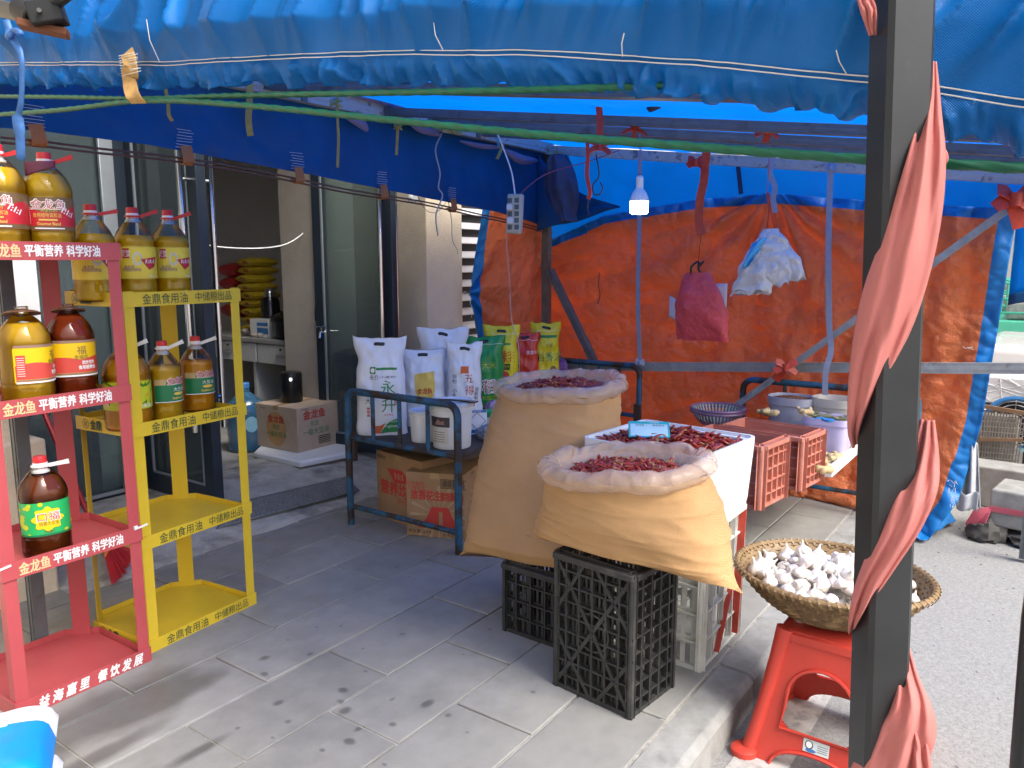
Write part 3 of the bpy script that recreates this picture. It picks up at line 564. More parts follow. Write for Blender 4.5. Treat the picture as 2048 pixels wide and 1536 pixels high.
def bottle(label, loc, rz, h, r, prof, m_oil, fill, cap='red', tie='red', lab=None, group='bottles of cooking oil on the two racks'):
    t = thing('oil_bottle', label, 'oil bottle', loc, rz, group); P = PROF[prof]; ex = 2.5
    def rad(zf):
        for (a, za), (b, zb) in zip(P, P[1:]):
            if za <= zf <= zb: return a + (b - a) * (zf - za) / max(zb - za, 1e-6)
        return P[-1][0]
    def exz(zf): return ex if zf < .62 else max(2, ex - (zf - .62) * 4)
    def ring(rr_, z, n=40, flute=0):
        e = exz(z / h); out = []
        for k in range(n):
            a = 2 * PI * k / n; ct, st = math.cos(a), math.sin(a); q = (abs(ct) ** e + abs(st) ** e) ** (-1 / e)
            f = 1 - flute * (max(0, math.cos(a * 10)) ** 2) if flute else 1
            out.append(Vector((ct * q * rr_ * f, st * q * rr_ * f, z)))
        return out
    full = []
    for i, (a, za) in enumerate(P):
        full.append((a, za))
        if i + 1 < len(P) and P[i + 1][1] - za > .08:
            for q in range(1, 7): full.append((a + (P[i + 1][0] - a) * q / 7, za + (P[i + 1][1] - za) * q / 7))
    mb = MB(); mb.loft([ring(a * r, z * h, flute=.045 if .085 < z < .20 else (.006 * math.sin(z * 150) if .24 < z < .55 else 0)) for a, z in full], True, False); mb.build('bottle', M_pet, parent=t, smooth=60)
    mb = MB(); rings = [ring(a * r * .955, z * h + .003, flute=.045 if .085 < z < .20 else 0) for a, z in full if z < fill]; rings.append(ring(rad(fill) * r * .955, fill * h)); mb.loft(rings); mb.build('oil', m_oil, parent=t, smooth=60)
    # cap, collar, carrying strap
    zc = .93 * h
    if cap:
        cr = .29 * r
        mb = MB(); mb.lathe([(cr, zc), (cr, h * .985), (cr * .9, h), (0, h)], seg=24); mb.build('cap', M_cr if cap != 'white' else M_cw, parent=t)
        mb = MB(); mb.lathe([(cr * 1.06, zc - .024 * 1), (cr * 1.06, zc + .002), (cr * .9, zc + .003)], seg=24); mb.lathe([(cr * 1.3, zc - .03), (cr * 1.3, zc - .024), (cr, zc - .022)], seg=24)
        cb = mb.build('collar', M_cw, parent=t)
        s = lambda u, v, l=0: Vector(((cr * 1.06 + l) * math.cos(u / cr), (cr * 1.06 + l) * math.sin(u / cr), v)); mb = MB(); text(mb, s, '金龙鱼', 0, zc - .011, .010, bold=.02, lift=.0006); o = mb.build('lettering', M_pr, parent=cb)
    else:
        mb = MB(); [mb.lathe([(.235 * r, q * h), (.27 * r, (q + .006) * h), (.235 * r, (q + .012) * h)], seg=24, cap0=False, cap1=False) for q in (.905, .925, .945)]; mb.build('thread', M_pet, parent=t)
    mt = {'red': M_cr, 'white': M_cw, 'dark': mat('strap_brown', (.13, .06, .03), .4), 'clear': M_cw}[tie]
    zr = h * .885; rt_ = .34 * r
    if tie == 'dark':
        mb = MB(); mb.grid(lambda a, b: Vector(((.30 * r + .42 * r * b) * math.cos(2 * PI * a) * (1.15), (.30 * r + .42 * r * b) * math.sin(2 * PI * a), zr + .010 * math.cos(2 * PI * a) + .006 * math.sin(PI * b))), 32, 3, closed=True); mb.build('handle', mt, parent=t, solid=.003)
    else:
        a0 = random.uniform(-.4, .3) + 1.3; e1 = Vector((math.cos(a0), math.sin(a0), random.uniform(.15, .45))); mb = MB()
        mb.tube([Vector((rt_ * math.cos(2 * PI * k / 20), rt_ * math.sin(2 * PI * k / 20), zr + .006)) for k in range(20)], .0035, 6, closed=True)
        p0 = Vector((rt_ * math.cos(a0), rt_ * math.sin(a0), zr + .006)); mb.ribbon([p0, p0 + e1 * .02, p0 + e1 * .045, p0 + e1 * .062], [.012, .012, .013, .016], (0, 0, 1), .002); mb.build('handle', mt, parent=t)
    if lab: lab(t, r, h, exz)
    return t
def bsf(r, e, z=0.0, k=1.0):
    """wrap-round surface of a bottle; u = arc length from the front (local +X)"""
    def s(u, v, l=0.0):
        a = u / r; ct, st = math.cos(a), math.sin(a); q = (abs(ct) ** e + abs(st) ** e) ** (-1 / e); rr_ = r * k * q + l
        return Vector((ct * rr_, st * rr_, v))
    return s
M_lred = mat('label_red', (.50, .02, .03), .35, var=.08); M_lbr = mat('label_bronze', (.17, .10, .04), .35, var=.15); M_lye = mat('label_yellow', (.80, .52, .01), .35, var=.05)
M_lgo = mat('label_gold', (.78, .58, .05), .28, var=.15); M_lgr = mat('label_green', (.01, .17, .06), .35, var=.08); M_lbg = mat('label_bright_green', (.02, .38, .10), .35, var=.08); M_lli = mat('label_lime', (.48, .52, .02), .4, var=.1)
M_lpu = mat('label_purple', (.20, .07, .22), .5, var=.1); M_lfl = mat('label_leaf', (.05, .16, .015), .5, var=.1); M_lwh = mat('label_white', (.78, .78, .74), .45, var=.03); M_lcr = mat('label_coral', (.62, .07, .05), .4, var=.08)
def lab_classic(sh=0.0):
    def f(t, r, h, exz):
        s0 = bsf(r, exz(.4)); s = lambda u, v, l=0: s0(u + sh, v, l + .0006); z0, z1 = .235 * h, .555 * h
        mb = MB(); patch(mb, s0, -r * 1.9, r * 1.9, z0, z1, .0006, 40, 4); lb = mb.build('label', M_lbr, parent=t)
        mb = MB(); mb.grid(lambda a, b: s0(-r * 1.88 + r * 3.76 * a, z0 + .014 + (z1 - z0 - .05 - .012 * math.cos((a - .5) * 9)) * b, .0011), 40, 4); mb.build('print', M_lred, parent=lb)
        mb = MB(); text(mb, s, '金龙鱼', 0, z1 - .022, .031, width=.095, bold=.045, lift=.0016); mb.build('lettering', M_pw, parent=lb)
        mb = MB(); text(mb, s, '金龙鱼', 0, z1 - .022, .029, width=.092, bold=.012, lift=.0022); mb.build('lettering', M_lred, parent=lb)
        mb = MB(); text(mb, s, '食用植物调和油', -.005, z0 + .048, .014, width=.075, lift=.0018); text(mb, s, 'Gourmet Blend', -.002, z0 + .021, .012, width=.062, bold=.02, lift=.0018); patch(mb, s, -.028, .022, z0 + .031, z0 + .036, .0016); text(mb, s, '黄金比例', 0, z0 + .064, .010, lift=.0018); mb.build('lettering', M_py, parent=lb)
        mb = MB(); text(mb, s, '1:1:1', .052, z0 + .058, .022, width=.034, bold=.03, lift=.002, rot=-.5); [patch(mb, s, -.075, -.05, z0 + .022 + .006 * k, z0 + .024 + .006 * k, .0016) for k in range(9)]; patch(mb, s, -.04, .04, z0 + .005, z0 + .0085, .0014); mb.build('lettering', M_pw, parent=lb)
    return f
def lab_gift(t, r, h, exz):
    s = bsf(r, exz(.4)); z0, z1 = .23 * h, .575 * h
    mb = MB(); patch(mb, s, -r * 1.7, r * 1.7, z0, z1, .0006, 40, 4); lb = mb.build('label', M_lgo, parent=t)
    mb = MB(); patch(mb, s, -.045, -.023, z1 - .042, z1 - .006, .0012); poly(mb, s, [(.012, z0 + .07), (.072, z0 + .080), (.062, z0 + .045), (.038, z0 + .032)], .0016); mb.build('print', M_lred, parent=lb)
    mb = MB(); text(mb, s, '至臻', -.034, z1 - .018, .012, lift=.002); text(mb, s, '礼遇', -.034, z1 - .031, .012, lift=.002); text(mb, s, '1:1:1', .043, z0 + .063, .017, width=.030, bold=.03, lift=.0024, slant=.2); text(mb, s, '净含量', .05, z0 + .008, .007, lift=.002); mb.build('lettering', M_pw, parent=lb)
    mb = MB(); text(mb, s, '食用植物调和油', -.018, z0 + .033, .013, width=.058, lift=.0016); text(mb, s, '金龙鱼', -.025, z0 + .044, .010, lift=.0016); mb.build('lettering', M_lpu, parent=lb)
    mb = MB(); ringp(mb, s, .002, z0 + .072, .010, .0165, .0011, 24, 1.5); mb.build('print', mat('label_silver', (.45, .43, .36), .3, metal=.4), parent=lb)
def lab_fu(sh):
    def f(t, r, h, exz):
        s0 = bsf(r, exz(.4)); s = lambda u, v, l=0: s0(u + sh, v, l); z0, z1 = .24 * h, .57 * h
        mb = MB(); patch(mb, s, -r * 1.2, r * 1.2, z0, z1, .0006, 36, 4); lb = mb.build('label', M_lye, parent=t)
        mb = MB(); mb.grid(lambda a, b: s(-.088 + .176 * a, z0 + .009 + (.042 + .010 * abs(math.sin((a - .62) * 5))) * b, .0012), 30, 3); patch(mb, s, -.085, -.060, z0 + .012, z0 + .085, .0016); mb.build('print', M_lcr, parent=lb)
        mb = MB(); text(mb, s, '金福临', .022, z1 - .047, .015, width=.040, bold=.01, lift=.0018); text(mb, s, '福', .024, z1 - .024, .026, lift=.0018); mb.build('lettering', M_lbr, parent=lb)
        mb = MB(); text(mb, s, '煎炒烹炸', .042, z0 + .042, .012, width=.038, bold=.02, lift=.002); text(mb, s, '食用植物油', .038, z0 + .026, .013, width=.052, bold=.02, lift=.002); [patch(mb, s, -.083, -.063, z0 + .02 + .007 * k, z0 + .0215 + .007 * k, .0022) for k in range(9)]; patch(mb, s, -.088, .088, z0 - .004, z0 + .001, .0012); mb.build('lettering', M_pw, parent=lb)
        mb = MB(); patch(mb, s, -.088, .088, z1 + .0006, z1 + .009, .0012, 30, 1); patch(mb, s, -.088, .088, z0 + .002, z0 + .008, .0012, 30, 1); mb.build('print', mat('label_taupe', (.30, .18, .13), .4), parent=lb)
    return f
def lab_soy(sh):
    def f(t, r, h, exz):
        s0 = bsf(r, exz(.4)); s = lambda u, v, l=0: s0(u + sh, v, l); z0, z1 = .24 * h, .50 * h
        mb = MB(); patch(mb, s, -.062, .062, z0, z1, .0006, 30, 4); lb = mb.build('label', M_lgr, parent=t)
        mb = MB(); patch(mb, s, -.062, -.022, z1 - .012, z1 + .010, .001); mb.build('print', mat('label_tan', (.50, .34, .14), .4), parent=lb)
        mb = MB(); text(mb, s, '金龙鱼', .018, z1 + .002, .026, width=.072, bold=.05, lift=.0018); mb.build('lettering', M_pw, parent=lb)
        mb = MB(); text(mb, s, '金龙鱼', .018, z1 + .002, .024, width=.069, bold=.015, lift=.0026); mb.build('lettering', M_lred, parent=lb)
        mb = MB(); text(mb, s, '大豆油', .024, z1 - .030, .014, lift=.0018); patch(mb, s, -.062, .062, z0, z0 + .003, .0016); mb.build('lettering', M_pw, parent=lb)
        mb = MB(); disc(mb, s, .022, z1 - .047, .02, .006, .0016); text(mb, s, 'Soybean Oil', .022, z0 + .014, .011, width=.05, bold=.02, lift=.0018); mb.build('print', M_py, parent=lb)
    return f
def lab_lime(t, r, h, exz):
    s = bsf(r, exz(.4)); z0, z1 = .24 * h, .55 * h
    mb = MB(); patch(mb, s, -r * 1.6, r * 1.6, z0, z1, .0006, 40, 4); lb = mb.build('label', M_lli, parent=t)
    mb = MB(); random.seed(5)
    for k in range(16): u, v = random.uniform(-.10, .10), random.uniform(z0 + .01, z1 - .008); poly(mb, s, [(u + a * math.cos(k) - b * math.sin(k), v + a * math.sin(k) + b * math.cos(k)) for a, b in ((-.012, 0), (-.004, .003), (.012, .001), (.002, -.003))], .0012 + .00004 * k)
    mb.grid(lambda a, b: s(-.10 + .2 * a, z1 - .012 + .009 * math.sin(a * 14) + .007 * b, .0022), 40, 1); mb.build('print', M_lfl, parent=lb)
    mb = MB()
    for k, (u, v) in enumerate(((-.055, z0 + .045), (.02, z0 + .066), (.066, z0 + .05))): poly(mb, s, [(u - .014, v - .006), (u - .006, v), (u + .012, v + .007), (u + .002, v - .003)], .0026)
    mb.build('print', mat('label_orange', (.72, .25, .02), .5), parent=lb)
    mb = MB(); text(mb, s, '金龙鱼玉米油', .03, z0 + .012, .014, lift=.003); [patch(mb, s, -.085, -.06, z0 + .016 + .006 * k, z0 + .018 + .006 * k, .003) for k in range(4)]; mb.build('lettering', M_pw, parent=lb)
def lab_koufu(t, r, h, exz):
    s = bsf(r, exz(.4)); z0, z1 = .235 * h, .575 * h; zm = (z0 + z1) / 2
    mb = MB(); patch(mb, s, -r * 1.3, r * 1.3, z0, z1, .0006, 40, 4); lb = mb.build('label', M_lbg, parent=t)
    mb = MB(); random.seed(9)
    for k in range(46):
        u, v = random.uniform(-.09, .09), random.uniform(z0 + .004, z1 - .004)
        if (abs(u) / .058) ** 2 + (abs(v - zm) / .052) ** 2 > 1: disc(mb, s, u, v, .005 + .004 * random.random(), None, .0009 + .00003 * k, 10)
    mb.build('print', M_lli, parent=lb)
    mb = MB(); pts = [((.040 + .005 * math.cos(8 * a)) * math.cos(a), zm + (.038 + .004 * math.cos(8 * a)) * math.sin(a)) for a in [2 * PI * k / 64 for k in range(64)]]; poly(mb, s, pts, .0026); mb.build('print', M_lye, parent=lb)
    mb = MB(); text(mb, s, '口福', .002, zm + .008, .030, width=.062, bold=.03, lift=.0032); mb.build('lettering', M_pw, parent=lb)
    mb = MB(); text(mb, s, '口福', .002, zm + .008, .028, width=.059, bold=0, lift=.0038); mb.build('lettering', M_lred, parent=lb)
    mb = MB(); text(mb, s, '纯香大豆油', .002, zm - .014, .013, width=.052, lift=.0034); text(mb, s, '净含量:5L', .002, z0 + .014, .009, width=.03, lift=.0034); mb.build('lettering', M_lbr, parent=lb)
    mb = MB(); patch(mb, s, -.09, .09, z0, z0 + .006, .003, 30, 1); mb.build('print', M_lgr, parent=lb)
def face(x, y, twist=0): return math.atan2(-y, -x) + R(twist)
def put(label, px, y, z, h, r, prof, o_, fill, twist=0, **k):
    d = ray(px, 700); x = d.x / d.y * y; return bottle(label, (x, y, z), face(x, y, twist), h, r, prof, o_, fill, **k)
zr_ = [.0165, .4715, .9715, 1.4445]; zy_ = [.0165, .4115, .8265, 1.2845]
put('golden oil bottle cut by the left photo edge, on the red rack top', 30, 2.735, zr_[3], .335, .072, 'round', M_oy, .79, -22, lab=lab_classic(.01), tie='red')
b_ = put('golden oil bottle with bronze and red label, on the red rack top', 122, 2.735, zr_[3], .325, .073, 'round', M_oy, .79, 0, lab=lab_classic(0.0), tie='red')
put('gold label oil bottle leftmost on the yellow rack top, half behind the red band', 203, 2.80, zy_[3], .335, .070, 'steep', M_oy, .70, 6, lab=lab_gift)
put('gold label oil bottle in the middle of the yellow rack top', 284, 2.83, zy_[3], .335, .070, 'steep', M_oy, .70, 4, lab=lab_gift)
put('gold label oil bottle rightmost on the yellow rack top, by the door bar', 353, 2.86, zy_[3], .335, .068, 'steep', M_oy, .70, 8, lab=lab_gift)
put('capless pale oil bottle with label turned aside on the second red shelf', 50, 2.70, zr_[2], .325, .0765, 'round', M_ol, .80, 0, cap=None, tie='dark', lab=lab_fu(.058))
put('capless red-brown oil bottle with yellow and coral label, second red shelf', 143, 2.735, zr_[2], .325, .073, 'round', M_or, .86, 0, cap=None, tie='dark', lab=lab_fu(0.004))
put('brown oil bottle with green flowered label on the third red shelf', 58, 2.69, zr_[1], .325, .072, 'round', M_od, .80, 6, tie='white', lab=lab_koufu)
put('amber oil bottle with lime leaf label behind the rack post, second yellow shelf', 248, 2.74, zy_[2], .325, .080, 'round', M_oo, .78, 0, lab=lab_lime, tie='white')
put('amber oil bottle with green soy label, middle of the second yellow shelf', 324, 2.79, zy_[2], .30, .063, 'steep', M_ol, .68, 0, lab=lab_soy(.028), tie='white')
put('amber oil bottle with green soy label, at the right of the second yellow shelf', 391, 2.86, zy_[2], .30, .065, 'steep', M_oo, .68, 0, lab=lab_soy(.016), tie='white')
# purple-brown neck tag on the second top bottle
mb = MB(); mb.grid(lambda a, b: Vector((.03 + .012 * math.sin(3 * a), -.055 + .085 * a, .268 + .02 * a + (.022 - .012 * a) * (b - .5) * 2)), 10, 4); o = mb.build('neck_tag', mat('tag_maroon', (.16, .03, .06), .5), parent=b_, solid=.001)
# stacked blue and white packs, lower left corner
pk = []
for k in range(2):
    t = thing('tissue_pack', ['lower', 'upper'][k] + ' blue and white plastic pack of the pair before the red rack', 'pack', (.665, 2.035 - .0 * k, .02 + .135 * k), R(62), 'blue and white packs stacked before the red rack')
    def pf(a, b, sgn, w=.34, l=.30, h=.13, k=k):
        e = (max(0, 1 - (2 * abs(a - .5)) ** 6) * max(0, 1 - (2 * abs(b - .5)) ** 6)) ** .5
        return Vector(((a - .5) * w, (b - .5) * l, h / 2 + sgn * h / 2 * e + .006 * noise.noise(Vector((a * 5, b * 5, 3 + k))) * e))
    mb = MB()
    for sg in (1, -1): mb.grid(lambda a, b: pf(a, b, sg), 40, 24)
    for i, f in enumerate(mb.f):
        c = sum((Vector(mb.v[q]) for q in f), Vector()) / 4; q_ = c.x + .02 * math.sin(c.y * 12)
        mb.m[i] = 1 if (c.z < .06 and .028 < c.z) or q_ > .035 else 0
    mb.build('wrapper', [mat('pack_blue', (.005, .22, .62), .3, var=.08), mat('pack_white', (.75, .76, .78), .35, var=.05)], parent=t, smooth=80)
mb = MB(); mb.bb((.48, 1.86, 0), (.86, 2.22, .0195)); tag(mb.build('pack_board', M_card), 'flat cardboard sheet under the blue and white packs', 'board')
# ================================================================== CANOPY: frame, tarpaulins, ropes, ties
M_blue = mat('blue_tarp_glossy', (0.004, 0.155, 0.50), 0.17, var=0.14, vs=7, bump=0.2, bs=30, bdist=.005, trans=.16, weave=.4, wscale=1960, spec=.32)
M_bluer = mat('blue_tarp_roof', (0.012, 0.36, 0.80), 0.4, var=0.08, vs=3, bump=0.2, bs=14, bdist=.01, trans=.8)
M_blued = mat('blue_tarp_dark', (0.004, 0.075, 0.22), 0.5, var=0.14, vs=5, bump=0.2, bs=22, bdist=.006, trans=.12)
M_or = mat('orange_tarp', (0.80, 0.28, 0.118), 0.40, var=0.16, vs=4, bump=1.0, bs=22, bdist=.022, trans=.44, weave=.25, wscale=700, spec=.35)
M_bord = mat('blue_tarp_border', (0.008, 0.19, 0.55), 0.4, var=0.1, bump=0.3, bs=30, bdist=.005, trans=.2)
M_gal = mat('grey_steel_channel', (0.13, 0.145, 0.155), 0.55, var=0.2, vs=14, metal=.3, col2=(.10, .085, .075), c2s=9, c2lo=.55, c2hi=.68, bump=.2, bs=60)
M_galw = mat('worn_white_channel', (0.42, 0.42, 0.40), 0.6, var=0.2, vs=14, col2=(.18, .16, .15), c2s=14, c2lo=.55, c2hi=.64, bump=.2, bs=60)
M_poleb = mat('black_pole_paint', (0.026, 0.027, 0.029), 0.36, var=0.25, vs=9, col2=(.07, .075, .085), c2s=18, c2lo=.66, c2hi=.78, bump=.08, bs=60)
M_thr = mat('white_thread', (.75, .73, .66), .7, var=.1); M_rope = mat('green_rope', (.006, .10, .05), .45, var=.2, vs=60)
M_straw = mat('straw_strap', (.52, .31, .11), .7, var=.25, vs=60, bump=.6, bs=300, bdist=.001)
M_yt = mat('yellow_tie', (.42, .30, .07), .6, var=.2, vs=30); M_rt = mat('red_film_tie', (.55, .06, .03), .4, var=.25, vs=30, trans=.2); M_gt = mat('grey_webbing', (.27, .31, .40), .6, var=.12, vs=30)
M_brown = mat('brown_rope', (.13, .06, .045), .7, var=.2)
M_pink = mat('pink_cloth', (0.56, 0.185, 0.165), 0.8, var=0.10, vs=10, bump=.35, bs=160, bdist=.001, trans=.1)
roofz = lambda y: 1.83 + .128 * y
# frame -------------------------------------------------------------
cf = thing('canopy_frame', 'grey steel frame of the stall canopy with rails, beams and braces', 'canopy frame', (4.72, 3.04, 0))
def fpart(mb, name, m, **k): return mb.build(name, m, parent=cf, world=True, **k)
def channel(p0, p1, w_, h_, up=(0, 0, 1)):
    """C section: web and two lips"""
    mb = MB(); p0, p1 = Vector(p0), Vector(p1); d = (p1 - p0).normalized(); sd = d.cross(Vector(up)).normalized(); u = sd.cross(d)
    mb.bar(p0, p1, w_, h_, up)
    for q in (-1, 1): mb.bar(p0 + u * q * (h_ / 2 + .0015) + sd * .0, p1 + u * q * (h_ / 2 + .0015), w_ * 1.12, .003, up)
    mb.bar(p0 + sd * (w_ / 2 + .0015), p1 + sd * (w_ / 2 + .0015), .003, h_ * .35, up); mb.bar(p0 - sd * (w_ / 2 + .0015), p1 - sd * (w_ / 2 + .0015), .003, h_ * .35, up)
    return mb
fpart(channel((1.25, 3.02, 2.20), (4.74, 3.02, 2.20), .04, .062), 'rail', M_galw)
for x in (1.9, 2.53, 3.08, 3.42, 3.86): 
    mb = MB(); mb.bb((x, 2.99, 2.165), (x + .035, 2.996, 2.24)); fpart(mb, 'bracket', M_gal)
for x, x2 in ((2.35, 2.5), (3.10, 3.25), (3.48, 3.69), (3.94, 4.03)):
    fpart(channel((x, 3.0, roofz(3.0) - .012), (x2, .12, roofz(.12) - .012), .05, .032), 'beam', M_gal)
fpart(channel((4.66, 3.0, roofz(3.0) - .03), (4.66, .05, roofz(.05) - .03), .045, .052), 'beam', M_galw)
fpart(channel((1.26, 3.0, roofz(3.0) - .03), (1.26, .12, roofz(.12) - .03), .045, .05), 'beam', M_gal)
fpart(channel((1.25, .12, roofz(.12) - .03), (4.66, .08, roofz(.1) - .03), .045, .05), 'rail', M_gal)
fpart(channel((4.72, 3.04, 0), (4.72, 3.04, 2.18), .045, .045, (0, 1, 0)), 'post', mat('weathered_post', (.15, .12, .10), .7, var=.3, vs=12, bump=.3, bs=60))
fpart(channel((4.70, .06, -.1), (4.70, .06, 1.82), .045, .045, (0, 1, 0)), 'post', M_gal)
M_brc = mat('brace_steel', (.30, .32, .33), .5, var=.25, vs=16, metal=.2, col2=(.14, .13, .12), c2s=12, c2lo=.58, c2hi=.7, bump=.2, bs=60)
fpart(channel((4.66, 2.98, .69), (4.66, .0, .905), .03, .05), 'mid_rail', M_brc)
fpart(channel(GX(1100, 540, 4.68), GX(1188, 722, 4.66), .035, .05, (1, 0, 0)), 'brace', M_gal); fpart(channel(GX(1095, 545, 4.76), GX(1030, 425, 4.9), .03, .04, (1, 0, 0)), 'brace', M_gal)
fpart(channel(GX(2014, 420, 4.62), GX(1450, 828, 4.60), .03, .060, (1, 0, 0)), 'brace', M_brc)
fpart(channel((1.22, 3.04, 0), (1.22, 3.04, 2.2), .04, .04, (0, 1, 0)), 'post', M_gal)
# roof tarp ----------------------------------------------------------
def rf(a, b):
    x = 1.2 + 3.62 * a; y = .02 + 3.06 * b
    return Vector((x, y, roofz(y) + .022 + .012 * fbm((x * 1.6, y * 2.6, 0), 1) + .016 * abs(math.sin((x - .3) * PI / .5)) * .5))
mb = MB(); mb.grid(rf, 90, 60); tag(mb.build('canopy_roof', M_bluer, smooth=80, solid=.002), 'bright blue tarpaulin roof stretched over the stall frame, light showing through', 'tarpaulin')
# front flap, gathered below a double seam --------------------------------
SE = [(-.45, 1.50), (-.2, 1.555), (.07, 1.614), (.247, 1.666), (.494, 1.721), (.832, 1.786), (1.263, 1.845), (1.916, 1.917), (2.867, 2.048), (3.3, 2.10)]
BO = [(-.45, 1.43), (-.2, 1.49), (.065, 1.56), (.244, 1.618), (.492, 1.677), (.832, 1.734), (1.265, 1.795), (1.49, 1.821), (1.922, 1.867), (2.88, 1.991), (3.3, 2.045)]
def lin(T, x):
    for (a, za), (b, zb) in zip(T, T[1:]):
        if x <= b: return za + (zb - za) * (x - a) / (b - a)
    return T[-1][1]
def fold(y, h):
    """crumple depth of the flap: slanted pulls above the seam"""
    v = 0
    for k, (f, a, sl, pw) in enumerate(((3.0, .018, .5, 2), (5.6, .024, .65, 6), (7.5, .020, .25, 7), (12.0, .015, .55, 6), (21.0, .007, .45, 4))):
        n_ = noise.noise(Vector(((y + sl * h + .05 * noise.noise(Vector((y * 3, h * 4, k)))) * f * .6, h * 1.1, k * 9.1))); v += a * (1 - min(1, 1.5 * abs(n_))) ** pw
    v += .012 * noise.noise(Vector((y * 2.3, h * 2, 2))) + .0018 * noise.noise(Vector((y * 16 + h * 9, h * 9, 7)))
    return v
def flap(a, b):
    y = -.45 + 3.75 * a; zs, zb, zt = lin(SE, y), lin(BO, y), roofz(y) + .05
    if b < .3:
        s = b / .3; z = zb + (zs - zb) * s; g = (1 - s) ** .8
        q = y + .05 * (1 - s) * noise.noise(Vector((y * 5, 3, 0))) + .004 * noise.noise(Vector((y * 19, s * 2.5, 0)))
        ruf = 0
        for f, am, pw in ((7, .5, 3), (15, .8, 5), (27, .75, 5), (44, .35, 3)):
            n_ = noise.noise(Vector((q * f, s * .35, f))); ruf += am * ((1 - min(1, 1.7 * abs(n_))) ** pw - .3)
        amp = .044 * (.12 + .88 * (1 - s) ** .9) * (.55 + .6 * abs(noise.noise(Vector((y * 2.7, 7, 1)))))
        x = 1.190 - .004 * math.sin(PI * s) - ruf * amp; z += (.016 * noise.noise(Vector((y * 14, 2, 0))) + .012 * noise.noise(Vector((y * 37, 5, 0)))) * g - .25 * ruf * amp * g
        x += .035 * g * g * g
    else:
        s = (b - .3) / .7; z = zs + (zt - zs) * s; x = 1.195 + .045 * s * s - 1.9 * fold(y, s * (zt - zs)) * min(1, s * 2.6 + .10) - .006 * math.exp(-s * 12)
    return Vector((x, y, z))
mb = MB(); mb.grid(flap, 620, 64); ft = thing('front_flap', 'glossy blue tarpaulin flap with white seam hanging across the front of the stall', 'tarpaulin', (1.2, 1.4, 1.85)); mb.build('tarp', M_blue, parent=ft, smooth=180, solid=.0015, world=True)
random.seed(11)
for k, (dz, pr) in enumerate(((.004, .008), (-.004, .010), (.026, .005))):
    mb = MB(); pts = []
    for i in range(400):
        a = i / 399; y = -.45 + 3.75 * a; p = flap(a, .3); pts.append(p + Vector((-.0035, 0, dz + .0025 * noise.noise(Vector((y * 5, k * 4, 0))))))
    if k < 2: mb.tube(pts, .0010, 5); mb.build('stitching', M_thr, parent=ft, world=True)
mb = MB()
for y, l, dy in ((1.905, .10, .02), (.98, .05, .01), (.27, .03, .012), (.61, .03, -.01)):
    MB().tube([(1.165, y, lin(SE, y)), (1.150, y + dy * .6, lin(SE, y) + l * .5), (1.150, y + dy, lin(SE, y) + l)], .0009, 4).build('loose_thread', M_thr, parent=ft, world=True)
# valance on the shop side ------------------------------------------------
VB = [(1.2, 1.875), (1.387, 1.885), (1.8, 1.885), (2.552, 1.846), (3.446, 1.788), (4.173, 1.741), (4.60, 1.69), (5.1, 1.60)]
def val(a, b):
    x = 1.2 + 3.55 * a; zb = lin(VB, x); z = 2.225 + (zb - 2.225) * b
    return Vector((x, 3.055 + .010 * fbm((x * 3.2 + b, b * 1.2, 0), 1) * (b + .2) + .012 * noise.noise(Vector((x * 11 - b * 3, b * 3, 3))) * b * (1 if x > 3.6 else .5), z))
vt = thing('side_valance', 'dark blue tarpaulin valance hanging from the rail on the shop side', 'tarpaulin', (3.0, 3.05, 2.0))
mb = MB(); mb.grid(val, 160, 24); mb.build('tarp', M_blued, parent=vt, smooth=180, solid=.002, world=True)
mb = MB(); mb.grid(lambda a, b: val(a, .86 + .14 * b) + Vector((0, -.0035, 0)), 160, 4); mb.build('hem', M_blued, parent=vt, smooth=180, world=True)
def flapend(a, b):
    y = 3.05 - .62 * a; zt = roofz(y) - .06; zb = 1.63 + .14 * a + .008 * math.sin(a * 9); zt = zt + (zb - zt) * .97 * a ** .9; z = zt + (zb - zt) * b
    return Vector((4.60 + .05 * a + .02 * fbm((y * 5, b * 2, 4), 1), y, z))
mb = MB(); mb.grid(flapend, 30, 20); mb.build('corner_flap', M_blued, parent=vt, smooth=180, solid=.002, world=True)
for px in (75, 372, 595, 765, 905):
    x = GY(px, 300, 3.03).x; zb = lin(VB, x); mb = MB()
    for k in range(7): mb.tube([(x - .035 + random.uniform(-.008, .008), 3.036, zb + .012 + .012 * k), (x + .035 + random.uniform(-.008, .008), 3.034, zb + .012 + .012 * k + random.uniform(-.002, .002))], .0009, 4)
    mb.build('stitching', M_thr, parent=vt, world=True)
    mb = MB(); mb.ribbon([(x, 3.03, zb + .02), (x + .004, 3.026, zb - .01), (x + .012, 3.03, zb - .045), (x + .015, 3.055, zb - .055), (x + .012, 3.08, zb - .03)], .050, (1, 0, 0), .0012); mb.build('loop', mat('orange_brown_webbing', (.40, .15, .05), .7, var=.25, vs=40, stretch=(8, 1, 1)), parent=vt, world=True)
for k, off in enumerate((0, .016)):
    pts = []
    for i in range(40):
        x = 1.2 + 3.6 * i / 39; pts.append((x, 3.046 + .006 * k, lin(VB, x) - .032 - off - .006 * math.sin(x * 5)))
    tag(MB().tube(pts, .0045, 6).build('brown_rope', M_brown), ['upper', 'lower'][k] + ' brown rope threaded through the loops under the dark blue valance', 'rope', 'brown ropes under the valance')
